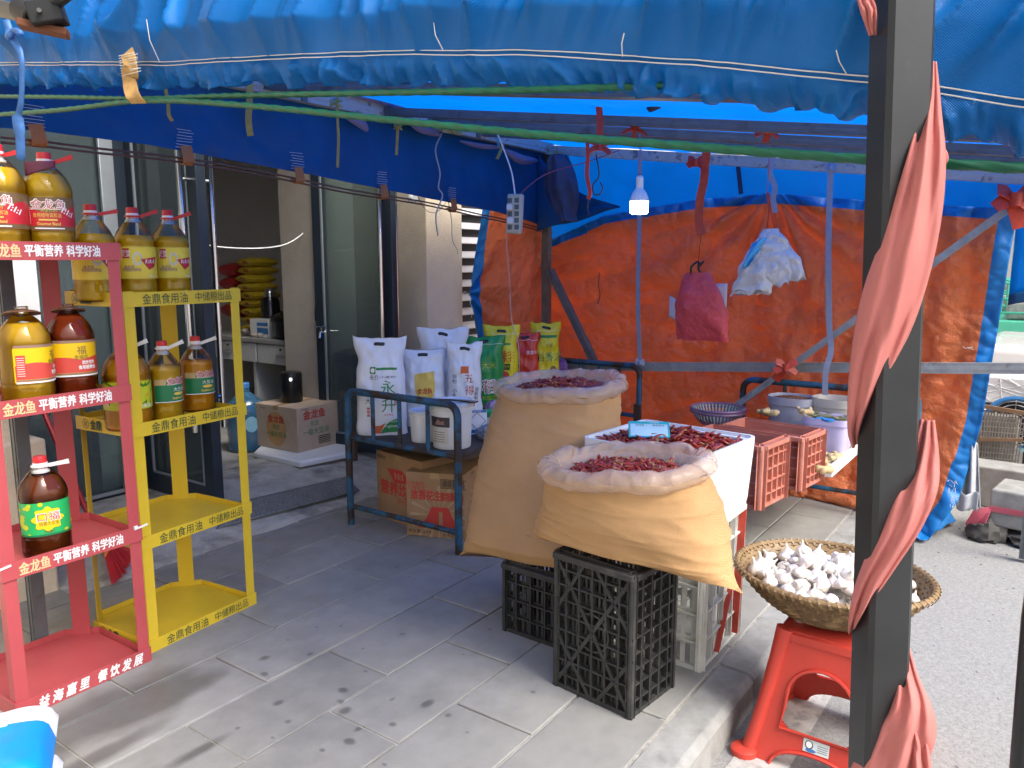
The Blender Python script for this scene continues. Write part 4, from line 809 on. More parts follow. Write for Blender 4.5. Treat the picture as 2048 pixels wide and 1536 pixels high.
# back wall tarp ----------------------------------------------------------
TOP = [(-.0, 1.655), (.25, 1.69), (.938, 1.762), (1.491, 1.83), (1.925, 1.821), (2.633, 1.738), (3.03, 1.60), (3.2, 1.56)]
def rightedge(z): return .25 + .065 * max(0, (1.63 - z)) + .10 * max(0, .55 - z) + .35 * max(0, .12 - z)
def backt(a, b):
    """a from the right (street) edge to the corner post, b from the ground up"""
    z0 = -.115 + .12 * min(1, a * 6); y_ = .25 + (3.17 - .25) * a; zt = lin(TOP, y_); z = z0 + (zt - z0) * b
    yr = rightedge(z); y = yr + (3.17 - yr) * a
    dy, dz = y - 1.49, 1.84 - z; ang = math.atan2(dy, dz + .02); rad = math.hypot(dy, dz)
    f = .042 * math.sin(ang * 17 + 1.5 * noise.noise(Vector((rad * 2, ang * 2, 0)))) * min(1, rad * 3.2) * math.exp(-rad * .9) * (1 if abs(ang) < 1.1 else max(0, 1 - (abs(ang) - 1.1) * 2))
    hz = .030 * (1 - 2 * abs(noise.noise(Vector((y * 1.1, z * 6.5 + .9 * y, 5))))) * max(0, min(1, (y - 1.3) * 1.2))
    vz = .028 * (1 - 2 * abs(noise.noise(Vector((y * 5.2 + z * .6, z * .8, 9))))) * (1 if y < 1.9 else .4)
    cr = .008 * fbm((y * 13, z * 13, 2), 1, 2) + .016 * (1 - min(1, 1.5 * abs(noise.noise(Vector((y * 5 + z * 2, z * 7, 31)))))) ** 3 + .009 * (1 - min(1, 1.5 * abs(noise.noise(Vector((y * 11 - z * 4, z * 13, 37)))))) ** 3 + .03 * noise.noise(Vector((y * 1.3, z * 1.1, 20)))
    bulge = .05 * math.sin(PI * b) - .10 * max(0, .2 - z) * 1.5
    return Vector((4.80 + f + hz + vz + cr + bulge - .06 * max(0, (.25 - z)) , y, z))
bt = thing('back_tarp', 'orange tarpaulin wall with blue border closing the back of the stall', 'tarpaulin', (4.78, 1.6, 0))
mb = MB(); mb.grid(backt, 300, 190)
w_ = 301
for i, f in enumerate(mb.f):
    c = Vector(mb.v[f[0]]); y_ = c.y; 
    zt = lin(TOP, min(3.2, max(0, y_)))
    if c.z > zt - .062 or y_ < rightedge(c.z) + .075: mb.m[i] = 1
mb.build('tarp', [M_or, M_bord], parent=bt, smooth=180, solid=.002, world=True)
def upper(a, b):
    y = -.25 + 3.47 * a; z0 = lin(TOP, max(0, y)) - .05 + (0.1 * min(0, y)); z1 = roofz(y) + .02; z = z0 + (z1 - z0) * b
    return Vector((4.86 + .02 * fbm((y * 2.5, z * 2.5, 6), 1) + .006 * noise.noise(Vector((y * 11, z * 9, 1))), y, z))
mb = MB(); mb.grid(upper, 120, 24); tag(mb.build('blue_back_panel', M_bluer, smooth=180, solid=.002), 'bright blue tarpaulin strip between the orange wall and the canopy roof', 'tarpaulin')
mb = MB(); q = GX(1475, 320, 4.82); q2 = GX(1482, 388, 4.82); mb.ribbon([q, q.lerp(q2, .5), q2], .028, (0, 1, 0), .001); tag(mb.build('dark_strap', mat('navy_webbing', (.01, .03, .10), .6)), 'short dark blue strap on the blue back panel', 'strap')
# foot of the tarp trailing on the road, with its blue corner
def foot(a, b):
    p = GZ(1712, 1015, .02).lerp(GZ(1850, 1085, -.11), a); q = GZ(1850, 960, .05).lerp(GZ(1912, 1045, -.10), a); r_ = p.lerp(q, b)
    return r_ + Vector((.02 * noise.noise(Vector((a * 4, b * 4, 1))), 0, .012 + .03 * math.sin(PI * b) * (1 - a * .6) + .015 * noise.noise(Vector((a * 6, b * 5, 4)))))
mb = MB(); mb.grid(foot, 40, 20)
for i, f in enumerate(mb.f):
    k = i % 40
    if k > 27: mb.m[i] = 1
mb.build('hem_corner', [M_or, M_bord], parent=bt, smooth=180, solid=.002, world=True)
def infold(a, b):
    p = GZ(1560, 985, .0).lerp(GZ(1715, 1022, .0), a); return p + Vector((.10 * b, 0, .012 + .05 * math.sin(PI * b) + .012 * noise.noise(Vector((a * 8, b * 3, 0)))))
mb = MB(); mb.grid(infold, 40, 12); mb.build('hem_fold', M_or, parent=bt, smooth=180, solid=.002, world=True)
# torn threads and a white nick
mb = MB(); c = GX(1938, 695, 4.79)
for k in range(5): mb.tube([c + Vector((-.02, random.uniform(-.02, .02), random.uniform(-.006, .006))), c + Vector((-.02, random.uniform(-.03, .03), random.uniform(-.008, .008)))], .0012, 4)
for k in range(26): p = GX(1902 + random.uniform(-4, 10), 985 + random.uniform(-26, 28), 4.74); mb.tube([p, p + Vector((-.01, random.uniform(-.03, .01), random.uniform(-.03, .005)))], .0009, 4)
mb.build('frayed_thread', M_thr, parent=bt, world=True)
# left return of the orange tarp, bright and crinkled
LT = [GY(1092, 470, 3.06), GY(966, 402, 3.45), GY(938, 588, 3.45), GY(962, 720, 3.45)]
def leftt(a, b):
    """a from post to shop, b from the top down"""
    pr = Vector((4.83, 3.08, 1.90 - 1.90 * b)); e = [(0, LT[1]), (.42, LT[2]), (.68, LT[3]), (1.0, Vector((LT[3].x + .05, 3.45, .02)))]
    for (t0, p0), (t1, p1) in zip(e, e[1:]):
        if b <= t1 + 1e-6: le = p0.lerp(p1, (b - t0) / (t1 - t0)); break
    p = pr.lerp(le, a); n_ = Vector((-.6, -.75, 0)); x, z = a * .6, p.z
    pull = math.exp(-((a - 1) ** 2 * 6 + (b - .42) ** 2 * 9)); ang = math.atan2(z - LT[2].z, 1 - a + .05)
    return p + n_ * (.022 * math.sin(ang * 9) * pull + .012 * fbm((x * 9 + z * 2, z * 7, 3), 1) + .012 * (1 - min(1, 1.5 * abs(noise.noise(Vector((x * 14 + z * 4, z * 12, 37)))))) ** 3 + .02 * (1 - 2 * abs(noise.noise(Vector((a * 3.1 + b, b * 1.4, 8))))) + .035 * math.sin(PI * a))
lt = thing('side_tarp', 'crinkled bright orange tarpaulin with blue edge beside the louvre grille', 'tarpaulin', (4.6, 3.3, 0))
mb = MB(); mb.grid(leftt, 90, 150)
for i, f in enumerate(mb.f):
    if i % 90 > 79: mb.m[i] = 1
mb.build('tarp', [M_or, M_bord], parent=lt, smooth=180, solid=.002, world=True)
mb = MB(); p = GY(940, 592, 3.42); mb.tube(spline([p, p + Vector((-.01, -.01, -.05)), p + Vector((.02, -.01, -.10)), p + Vector((.0, -.01, -.15))]), .002, 5); mb.tube(spline([p, p + Vector((-.05, 0, .03)), p + Vector((-.08, 0, .02))]), .002, 5); mb.build('tie_string', M_thr, parent=lt, world=True)
# outer blue tarp beyond, right edge of the picture
mb = MB(); mb.grid(lambda a, b: Vector((5.05 + .03 * noise.noise(Vector((a * 4, b * 4, 0))), .26 - .8 * a, 1.24 + .1 * a + .75 * b)), 20, 16); tag(mb.build('outer_tarp', M_bluer, smooth=180, solid=.002), 'second bright blue tarpaulin hanging behind the orange wall at the right', 'tarpaulin')
mb = MB(); mb.grid(lambda a, b: Vector((5.04, .26 - .8 * a, 1.19 + .1 * a + .06 * b + .01 * math.sin(a * 14))), 20, 3); tag(mb.build('outer_tarp_hem', M_blued, smooth=180, solid=.003), 'dark scalloped hem below the second blue tarpaulin', 'tarpaulin')
# grey bundled sheet behind the lower right edge
mb = MB(); c = GX(1940, 950, 4.9)
mb.grid(lambda a, b: c + Vector((.028 * math.sin(a * 13 + .8 * b) + .02 * b, (a - .5) * (.13 - .05 * b) + .02 * b, -.19 + .36 * b + .012 * math.sin(a * 9))), 40, 14); mb.grid(lambda a, b: c + Vector((-.03 + .012 * math.sin(a * 8), (a - .5) * .10, -.195 + .10 * b + .01 * math.sin(a * 6 + b))), 20, 6)
tag(mb.build('grey_sheet_bundle', mat('grey_sheet', (.40, .41, .43), .7, var=.15, bump=.4, bs=30, bdist=.01), smooth=180, solid=.004), 'folded grey sheet bundled behind the lower right edge of the orange tarp', 'sheet')
# poles ---------------------------------------------------------------------
pp = GX(1805, 0, 1.10); pb = GX(1752, 1536, 1.10); d_ = (pp - pb).normalized()
p0 = pb - d_ * ((pb.z + .12) / d_.z); p1 = pp + d_ * .5
fp = thing('front_pole', 'thick black square steel pole in the right foreground wrapped with pink cloth', 'pole', tuple(p0))
ang = math.atan2(-pp.y, -pp.x) + R(27)
mb = MB(); s_ = .0285; ch = .006
prof = [(s_, -s_ + ch), (s_, s_ - ch), (s_ - ch, s_), (-s_ + ch, s_), (-s_, s_ - ch), (-s_, -s_ + ch), (-s_ + ch, -s_), (s_ - ch, -s_)]
A_ = rotm(rz=ang); mb.loft([[p + A_ @ Vector((x, y, 0)) for x, y in prof] for p in (p0, p1)]); mb.build('pole', M_poleb, parent=fp, smooth=30, world=True)
pa = lambda z: p0 + d_ * ((z - p0.z) / d_.z)
# pink cloth: one long wrap spiralling round the pole
def wrap(z_at, turn, width, gath, seed, lift):
    """a twisted strip following a path round the pole"""
    return None
camdir = Vector((-pp.x, -pp.y, 0)).normalized(); side = Vector((-camdir.y, camdir.x, 0))     # side points to the right of the picture (away from +side = left)
side = -side if (side.dot(Vector((math.sin(AZ), -math.cos(AZ), 0))) < 0) else side
def cloth(path, nm, seed):
    """path rows: (pixel x, pixel y, half width in m, turn of the width direction in degrees, stand-off towards camera in m)"""
    rows = []
    for px, py, hw, tw, so in path:
        d = ray(px, py); base = pa(0); t = (d.x * base.x + d.y * base.y) / (d.x ** 2 + d.y ** 2); q = d * t + Vector((0, 0, CAM_H)); q = q + camdir * so; rows.append((q, hw, tw))
    C = spline([r[0] for r in rows], 10); H = spline([(r[1], r[2], 0) for r in rows], 10); n = len(C)
    def f(a, b):
        i = min(n - 1, int(round(b * (n - 1)))); c = C[i]; hw, tw = H[i].x, R(H[i].y)
        wd = side * math.cos(tw) + Vector((0, 0, 1)) * math.sin(tw); u = (a - .5) * 2
        curl = -(u * u) * hw * .75
        fo = .0055 * math.sin(a * 15 + 2.5 * noise.noise(Vector((b * 3, seed, 0)))) + .004 * noise.noise(Vector((a * 9, b * 7, seed)))
        return c + wd * u * hw + camdir * (curl + fo * min(1, hw / .015))
    mb = MB(); mb.grid(f, 36, n - 1); return mb
cl = thing('pink_cloth_wrap', 'faded pink cloth strip spiralling down the black pole', 'cloth', tuple(pa(.6)))
for k, path in enumerate((
    [(1866, 120, .004, 0, -.01), (1862, 220, .012, -10, .0), (1848, 330, .022, 10, .034), (1822, 450, .034, 22, .042), (1792, 560, .042, 26, .044), (1765, 670, .040, 30, .040), (1738, 770, .030, 38, .030), (1716, 850, .018, 50, .0), (1712, 900, .01, 60, -.04)],
    [(1858, 850, .008, 0, -.035), (1848, 930, .018, 10, .0), (1822, 1000, .030, 28, .036), (1786, 1075, .034, 34, .042), (1748, 1150, .030, 40, .038), (1722, 1215, .022, 52, .025), (1706, 1270, .012, 60, -.02)],
    [(1800, 1275, .006, 0, -.03), (1812, 1340, .012, 5, .0), (1822, 1400, .024, 12, .034), (1806, 1460, .040, 20, .042), (1775, 1530, .052, 25, .044), (1745, 1620, .06, 25, .042)],
    [(1802, 1300, .005, 0, -.02), (1818, 1400, .010, 0, .02), (1830, 1480, .016, 0, .035), (1830, 1600, .022, 0, .035)],
    [(1728, -10, .008, 0, .0), (1738, 30, .008, 10, .02), (1746, 70, .004, 0, .0)])):
    cloth(path, 'c', k).build('cloth_strip', M_pink, parent=cl, smooth=180, solid=.0015, world=True)
mb = MB(); kx = GX(1868, 312, pa(1.5).x - .0); mb.tube(spline([kx + side * .0, kx + side * .008 + Vector((0, 0, .006)), kx + side * .012 - Vector((0, 0, .006)), kx + side * .003 - Vector((0, 0, .010))]), .004, 8); mb.build('knot', M_pink, parent=cl, world=True)
p0 = GX(2049, 1240, 1.28); p1 = GX(2024, 1560, 1.28); dd = (p1 - p0).normalized()
mb = MB(); mb.tube([p0 - dd * .9 + Vector((.05, -.06, 0)), p0 + Vector((.012, -.013, 0)), p1 + Vector((.012, -.013, 0)), p1 + dd * .75 + Vector((.012, -.013, 0))], .018, 16); tag(mb.build('black_pole', M_poleb), 'thin dark leg slanting at the right edge of the photo', 'pole')
# black pipe clamp, upper left corner
pc = thing('pipe_joint', 'black steel pipes meeting in a bolted clamp at the upper left', 'pipe joint', tuple(GX(70, 30, .93)))
c0 = GX(80, 30, .93)
mb = MB(); mb.tube([GX(-260, -40, .93), GX(60, 30, .93)], .021, 16); mb.build('pipe', M_poleb, parent=pc, world=True)
mb = MB(); mb.tube([c0 + Vector((.0, .02, 0)), GX(190, -60, .95)], .017, 16); mb.build('pipe', M_poleb, parent=pc, world=True)
mb = MB(); mb.tube([GX(42, 18, .925), GX(72, 38, .925)], .028, 18); mb.box(GX(95, 28, .93), (.06, .07, .05), rotm(rz=R(50), rx=R(-14))); mb.build('clamp', mat('black_cast_iron', (.012, .012, .013), .6, var=.2), parent=pc, world=True, bevel=.004)
mb = MB(); mb.tube([GX(58, 18, .895), GX(60, 20, .91)], .005, 8); mb.tube([GX(78, 20, .895), GX(80, 22, .91)], .005, 8); mb.build('bolt', mat('dull_bolt', (.15, .15, .15), .5, metal=.6), parent=pc, world=True)
mb = MB(); mb.box(GX(88, 58, .93), (.05, .10, .016), rotm(rz=R(55), rx=R(8))); mb.build('rusty_tab', mat('rust_plate', (.16, .05, .02), .7, var=.3), parent=pc, world=True, bevel=.002)
# blue strip tied near the left edge
x_ = .98
pts = [GX(12, 40, x_), GX(24, 74, x_), GX(42, 110, x_), GX(44, 160, x_), GX(42, 205, x_), GX(36, 235, x_), GX(40, 270, x_), GX(42, 322, x_)]
mb = MB(); mb.ribbon(spline(pts, 5), [.018] * 5 + [.016] * 5 + [.013] * 5 + [.012] * 5 + [.014] * 5 + [.028] * 5 + [.022] * 5 + [.004], (.7, -.7, .0), .0015)
M_bs = mat('blue_film_strip', (.08, .22, .55), .35, var=.25, vs=30, bump=.5, bs=60, bdist=.003, trans=.3)
bs_ = mb.build('blue_film_strip', M_bs, smooth=180); tag(bs_, 'pale blue plastic strip knotted at the upper left and hanging before the bottles', 'strip')
mb = MB(); q = GX(24, 72, x_); mb.tube(spline([q + Vector((0, .015, .012)), q + Vector((-.008, 0, -.004)), q + Vector((.0, -.015, .010)), q + Vector((0, -.05, -.002))]), .008, 8); o = mb.build('knot', M_bs, smooth=180); o.parent = bs_
# straw webbing strap sewn to the flap
mb = MB(); x_ = 1.14
mb.ribbon(spline([GX(254, 104, x_), GX(262, 135, x_ - .004), GX(258, 160, x_ + .004), GX(266, 190, x_ - .006), GX(278, 206, x_ + .012)], 5), .042, (.2, -1, .12), .0015)
ss = mb.build('straw_strap', M_straw); tag(ss, 'woven straw coloured strap sewn onto the front flap above the green ropes', 'strap')
mb = MB()
for k in range(9): c = GX(240, 112, x_ - .006).lerp(GX(246, 152, x_ - .004), k / 8); mb.tube([c + Vector((0, .006, .001)), c + Vector((0, -.075 + random.uniform(-.01, .01), random.uniform(-.003, .003)))], .0009, 4)
o = mb.build('stitching', M_thr); o.parent = ss
# green twisted ropes
def rope(name, label, pts, r):
    C = spline(pts, 24); mb = MB(); L_ = 0; rings = []
    acc = [0]
    for i in range(1, len(C)): acc.append(acc[-1] + (C[i] - C[i - 1]).length)
    n = 15; tot = acc[-1]; steps = int(tot / .0035)
    j = 0; 
    for s in range(steps + 1):
        l = tot * s / steps
        while j < len(acc) - 2 and acc[j + 1] < l: j += 1
        p = C[j].lerp(C[j + 1], (l - acc[j]) / max(1e-6, acc[j + 1] - acc[j])); d = (C[j + 1] - C[j]).normalized(); u = (Vector((0, 0, 1)) - d * d.z).normalized(); v = d.cross(u); tw = l / (r * 7.5) * 2 * PI / 3
        rings.append([p + (u * math.cos(2 * PI * k / n + tw) + v * math.sin(2 * PI * k / n + tw)) * r * (.80 + .28 * abs(math.cos(1.5 * (2 * PI * k / n)))) for k in range(n)])
    mb.loft(rings); return tag(mb.build(name, M_rope, smooth=180), label, 'rope', 'green ropes across the front of the stall')
rx = 1.165
rope('green_rope', 'lower green rope rising to the straw strap and running right behind the black pole', [GX(-60, 233, rx), GX(120, 220, rx), GX(283, 202, rx), GX(480, 210, rx), GX(1000, 262, rx), GX(1380, 293, rx), GX(1745, 320, rx), GX(1880, 327, rx), GX(2150, 343, rx)], .0068)
rope('green_rope', 'upper green rope going out of sight under the blue flap at the middle', [GX(-60, 192, rx + .01), GX(120, 194, rx + .01), GX(283, 197, rx + .008), GX(480, 191, rx + .01), GX(1000, 181, rx + .015), GX(1300, 172, rx + .04), GX(1450, 165, rx + .06)], .0062)
# hanging ties -----------------------------------------------------------------
def tie(name, label, pts, w_, m, cat='tie', group=None, wd=(.58, -.82, 0), th=.0012, bow=None):
    mb = MB(); mb.ribbon(spline(pts, 5), w_, wd, th); o = mb.build(name, m, smooth=60)
    if bow:
        mb = MB(); c, s = Vector(bow[0]), bow[1]
        for a in (25, 150, 200, 330): e = Vector((.58 * math.cos(R(a)), -.82 * math.cos(R(a)), math.sin(R(a)))); mb.ribbon([c, c + e * s * .6 + Vector((0, 0, s * .12)), c + e * s], [w_ * .5, w_ * .9, w_ * .7], (.3, .3, 1), th)
        mb.tube([c + Vector((-.004, 0, w_ * .4)), c + Vector((-.008, 0, -w_ * .4))], w_ * .38, 8); b = mb.build('bow', m, smooth=60); b.parent = o
    return tag(o, label, cat, group)
YT = 'yellow ties along the shop-side rail'; yv = 2.985
tie('yellow_tie', 'leftmost thin curled yellow tie, left of the broad one', [GY(330, 172, yv), GY(336, 205, yv), GY(338, 230, yv), GY(345, 242, yv)], .014, M_yt, group=YT)
tie('yellow_tie', 'broad flat yellow tie hanging free with a frayed end', [GY(500, 160, yv), GY(499, 200, yv), GY(497, 240, yv), GY(501, 272, yv)], .028, M_yt, group=YT)
tie('yellow_tie', 'longest yellow tie, bow high on the rail and end hanging straight down', [GY(676, 175, yv), GY(675, 230, yv), GY(677, 280, yv), GY(675, 335, yv)], .013, M_yt, group=YT, bow=(GY(672, 208, yv - .01), .035))
tie('yellow_tie', 'yellow tie with a small loop where the rail meets the second bracket', [GY(800, 215, yv), GY(796, 250, yv), GY(793, 310, yv)], .014, M_yt, group=YT, bow=(GY(796, 255, yv - .01), .025))
tie('yellow_tie', 'yellow tie knotted sideways round the rail left of the power strip cord', [GY(885, 262, yv), GY(905, 264, yv - .01), GY(925, 268, yv)], .018, M_yt, group=YT, wd=(0, 0, 1), bow=(GY(908, 263, yv - .02), .028))
tie('yellow_tie', 'short yellow tie crossing the power strip cord', [GY(1006, 288, yv), GY(1000, 305, yv), GY(994, 318, yv)], .020, M_yt, group=YT)
tie('yellow_tie', 'yellow tie in a many-looped bow at the corner post', [GY(1112, 300, 2.9), GY(1122, 345, 2.9), GY(1128, 385, 2.9)], .016, M_yt, group=YT, bow=(GY(1112, 315, 2.88), .06))
tie('blue_string', 'light blue string bow on the rail above the power strip', [GY(985, 235, yv), GY(992, 262, yv), GY(998, 295, yv)], .014, mat('cyan_string', (.06, .32, .55), .5), 'string', bow=(GY(992, 250, yv - .01), .05))
RT = 'red plastic ties hanging from the roof beams'
def red(label, x, pts, w_, bow=None): return tie('red_tie', label, [GX(px, py, x) for px, py in pts], w_, M_rt, group=RT, wd=(.2, -1, .0), th=.003, bow=(GX(*bow[0], x - .02), bow[1]) if bow else None)
red('red plastic tie knotted on two beams, its bow below the green rope', 3.05, [(1192, 195), (1198, 215), (1200, 250), (1198, 300)], .028, ((1200, 295), .05))
red('thin red bow tying the light bulb flex to a beam', 3.2, [(1272, 240), (1270, 260), (1266, 285)], .016, ((1270, 258), .06))
red('long thin red tie ending in a wire hook left of the bulb', 3.1, [(1174, 280), (1176, 310), (1174, 350), (1180, 385), (1176, 398)], .017)
red('long red tie holding the string of the hanging red bag', 4.2, [(1416, 285), (1411, 320), (1408, 360), (1400, 400), (1398, 440), (1402, 470)], .045, ((1392, 326), .05))
red('short red bow on the beam above the white plastic bags', 3.4, [(1542, 210), (1540, 240), (1537, 262), (1530, 285)], .028, ((1535, 262), .055))
red('faded red strip tying the diagonal brace to the mid rail', 4.5, [(1572, 725), (1562, 745), (1550, 760)], .05, ((1572, 735), .07))
red('dark red tangle of film at the upper end of the diagonal brace', 4.5, [(2025, 395), (2035, 420), (2045, 455)], .08, ((2030, 400), .10))
GT = 'grey webbing straps hung from the back beam'
tie('grey_strap', 'grey strap behind the bulb tied to the bed headboard', [GX(1280, 300, 4.56), GX(1279, 440, 4.56), GX(1276, 600, 4.56), GX(1280, 730, 4.56)], .028, M_gt, 'strap', GT, wd=(0, 1, 0), bow=(GX(1280, 725, 4.54), .03))
tie('grey_strap', 'grey strap at the right, tied to the second headboard by the tubs', [GX(1662, 318, 4.5), GX(1657, 480, 4.5), GX(1658, 640, 4.48), GX(1662, 700, 4.46), GX(1652, 740, 4.44), GX(1650, 790, 4.44)], .030, M_gt, 'strap', GT, wd=(.0, 1, 0), bow=(GX(1662, 335, 4.49), .03))
tie('grey_strap', 'short looped grey strap above the white plastic bags', [GX(1547, 312, 4.5), GX(1540, 345, 4.5), GX(1550, 375, 4.5), GX(1546, 400, 4.5), GX(1552, 425, 4.5)], .030, M_gt, 'strap', GT, wd=(0, 1, 0))
# hooks and wires
M_wire = mat('dark_wire', (.03, .03, .035), .4); M_grw = mat('pale_cord', (.42, .39, .35), .6)
tag(MB().tube(spline([GX(1180, 385, 3.1), GX(1175, 415, 3.1), GX(1178, 430, 3.1), GX(1190, 310, 3.1)][:3]), .0025, 6).build('wire_hook', M_wire), 'thin wire below the long thin red tie', 'wire')
tag(MB().tube(spline([GX(1192, 310, 3.15), GX(1198, 350, 3.15), GX(1186, 370, 3.15), GX(1188, 388, 3.15), GX(1200, 388, 3.15), GX(1205, 375, 3.15), GX(1200, 365, 3.15)]), .003, 6).build('wire_hook', M_wire), 'black wire hook with an open loop hanging beside the bulb', 'hook')
tag(MB().tube(spline([GY(883, 268, yv), GY(871, 300, yv), GY(880, 345, yv), GY(877, 375, yv), GY(885, 392, yv), GY(872, 430, yv), GY(876, 472, yv)]), .0045, 7).build('grey_rope_end', M_grw), 'loose grey cord hanging down in front of the beige pier', 'cord')
tag(MB().tube(spline([GY(895, 395, 3.1), GY(903, 440, 3.1), GY(905, 480, 3.1), GY(915, 500, 3.1), GY(915, 508, 3.1)]), .0025, 6).build('thin_wire', M_grw), 'thin wire dangling over the left edge of the louvre grille', 'wire')
tag(MB().tube(spline([GY(832, 385, 3.4), GY(850, 418, 3.4), GY(872, 425, 3.4), GY(892, 405, 3.4)]), .002, 6).build('thin_wire', M_brown), 'thin wire drooping from the security camera across the pier', 'wire')
tag(MB().tube(spline([GY(925, 238, 2.9), GY(955, 232, 2.85), GY(985, 234, 2.7)]), .005, 6).build('white_flex', M_white), 'white flex running from the rail to the first beam', 'flex')
for k, (px, py) in enumerate(((1308, 210), (1357, 245), (1430, 275))):
    c = GX(px, py, 3.05 + .35 * k); mb = MB()
    for q in range(6): a = random.uniform(-1, 1); mb.tube(spline([c + Vector((0, .03, .01 * a)), c + Vector((-.03, .0, -.02 + .01 * a)), c + Vector((0, -.03, .012 * a))], 4), .004, 5)
    tag(mb.build('wire_knot', M_wire), ['left', 'middle', 'right'][k] + ' tangle of dark wire binding a roof beam right of the bulb', 'wire', 'wire bindings on the beams')
# light bulb
bl = thing('light_bulb', 'lit white LED bulb hanging on a thin flex from the roof', 'light bulb', tuple(GX(1278, 428, 3.2)))
mb = MB(); mb.lathe([(.030, .0), (.038, .004), (.040, .012), (.040, .055)], seg=24); mb.build('diffuser', mat('bulb_glow', (.9, .9, .9), .4, var=0, emit=(1, .97, .92), estr=14), parent=bl)
mb = MB(); mb.lathe([(.040, .055), (.040, .066), (.030, .092), (.016, .11)], seg=24); mb.build('body', M_white, parent=bl)
mb = MB(); mb.lathe([(.014, .108), (.016, .112), (.016, .158), (.008, .165)], seg=16); mb.build('socket', M_white, parent=bl)
mb = MB(); mb.tube([(0, 0, .16), (.0, 0, .25), (.0, .01, .40)], .003, 6); mb.build('flex', mat('mauve_flex', (.30, .22, .30), .5), parent=bl)
# power strip
c = GX(1030, 428, 3.6); psb = thing('power_strip', 'beige power strip hanging upright on its white cord', 'power strip', tuple(c), R(10))
mb = MB(); mb.box((0, 0, 0), (.045, .088, .215), rotm(rx=R(3))); mb.build('body', mat('aged_beige_plastic', (.52, .49, .38), .45, var=.1), parent=psb, bevel=.01)
mb = MB()
for k in range(5):
    for q in (-1, 1): mb.box((-.0235, .021 * q, .072 - .036 * k), (.003, .026, .026)); 
mb.build('outlets', mat('outlet_grey', (.10, .13, .13), .5), parent=psb)
mb = MB(); mb.box((-.034, .016, .036), (.025, .03, .032)); mb.box((-.034, .012, -.036), (.025, .034, .034)); mb.build('plug', M_white, parent=psb, bevel=.004)
mb = MB(); mb.tube(spline([Vector((0, 0, .105)), GX(1024, 345, 3.6) - c, GX(1010, 300, 3.6) - c, GX(992, 252, 3.6) - c]), .0045, 8); mb.build('cord', M_white, parent=psb)
mb = MB(); mb.tube(spline([Vector((-.03, .01, -.04)), Vector((-.04, .035, -.10)), GX(1020, 560, 3.6) - c, GX(1024, 640, 3.6) - c, GX(1036, 690, 3.6) - c, GX(1038, 745, 3.6) - c]), .0022, 6); mb.build('cord', M_grw, parent=psb)
tag(MB().tube(spline([GX(1038, 392, 3.62), GX(1060, 370, 3.7), GX(1100, 345, 4.0), GX(1180, 322, 4.3), GX(1240, 300, 4.5)]), .003, 6).build('red_wire', mat('red_wire', (.30, .04, .06), .5)), 'thin dark red wire running from the power strip to the corner', 'wire')
# bundle of dark cloth at the corner post
c = GX(1118, 330, 4.4); mb = MB()
mb.grid(lambda a, b: c + Vector((.07 * math.cos(2 * PI * a), (.05 + .07 * math.sin(PI * min(1, b * 1.1))) * math.sin(2 * PI * a) - .08 * b * b, .06 - .42 * b)) * 1.0 + Vector((1, .3, 0)) * .03 * noise.noise(Vector((math.cos(2 * PI * a) * 2.2, math.sin(2 * PI * a) * 2.2, b * 3))), 40, 26, closed=True)
tag(mb.build('cloth_bundle', mat('navy_grey_cloth', (.045, .055, .11), .7, var=.35, vs=9, bump=.6, bs=18, bdist=.02), smooth=180, solid=.003), 'bunched dark navy cloth tied at the corner post under the roof', 'cloth')
# grey-mauve cloth stuffed along the rail
for k, (pts, w_) in enumerate((([(700, 190), (760, 200), (800, 215), (830, 205)], .05), ([(690, 232), (720, 245), (735, 262)], .05), ([(810, 232), (840, 255), (880, 270)], .05), ([(920, 282), (960, 292), (1010, 295)], .03), ([(1010, 300), (1040, 318), (1075, 322)], .06))):
    mb = MB(); C = spline([GY(a, b, 2.975 + .02 * (k % 2)) for a, b in pts], 6)
    mb.ribbon(C, [w_ * (.25 + .75 * math.sin(PI * i / (len(C) - 1))) for i in range(len(C))], (0, -.3, 1), .004)
    tag(mb.build('mauve_cloth', mat('mauve_cloth', (.20, .17, .27), .8, var=.25, bump=.5, bs=40, bdist=.01), smooth=180), ['widest', 'drooping', 'third', 'thin pale', 'rightmost'][k] + ' scrap of mauve cloth tucked along the shop-side rail', 'cloth', 'mauve cloth scraps along the rail')
# hanging bags
def bagmesh(w_, h_, d_, seed, top=.28, n=36, m=26):
    def f(a, b):
        t = b; wid = w_ * (top + (1 - top) * min(1, (1 - t) * 1.8) ** .8) / 2; dep = d_ / 2 * math.sin(PI * min(1, (1 - t) * .85 + .12)) + .004
        an = 2 * PI * a; x = math.copysign(abs(math.cos(an)) ** .7, math.cos(an)) * wid; y = math.copysign(abs(math.sin(an)) ** .9, math.sin(an)) * dep
        q = .018 * (1 - 2 * abs(noise.noise(Vector((x * 13 + seed, t * 4.5, y * 9)))))
        return Vector((y + q, x + .012 * noise.noise(Vector((t * 4, seed, 0))), h_ * (t - 1) + .012 * noise.noise(Vector((a * 8, seed, 2))) * (1 if t < .1 else 0)))
    mb = MB(); mb.grid(f, n, m, closed=True); mb.add([f(i / n, 0) for i in range(n)], [tuple(range(n))]); return mb
c = GX(1395, 545, 4.2); rb = thing('red_bag', 'red plastic carrier bag hanging from a string in front of the orange tarp', 'plastic bag', tuple(c), R(4))
M_rbag = mat('red_film', (.86, .15, .17), .28, var=.15, vs=12, bump=.9, bs=24, bdist=.02, trans=.42)
mb = bagmesh(.30, .38, .12, 3, .45); mb.v = [(x, y + .04 * (z / .38) * 1.0 - .0, z) for x, y, z in mb.v]; mb.build('bag', M_rbag, parent=rb, smooth=180)
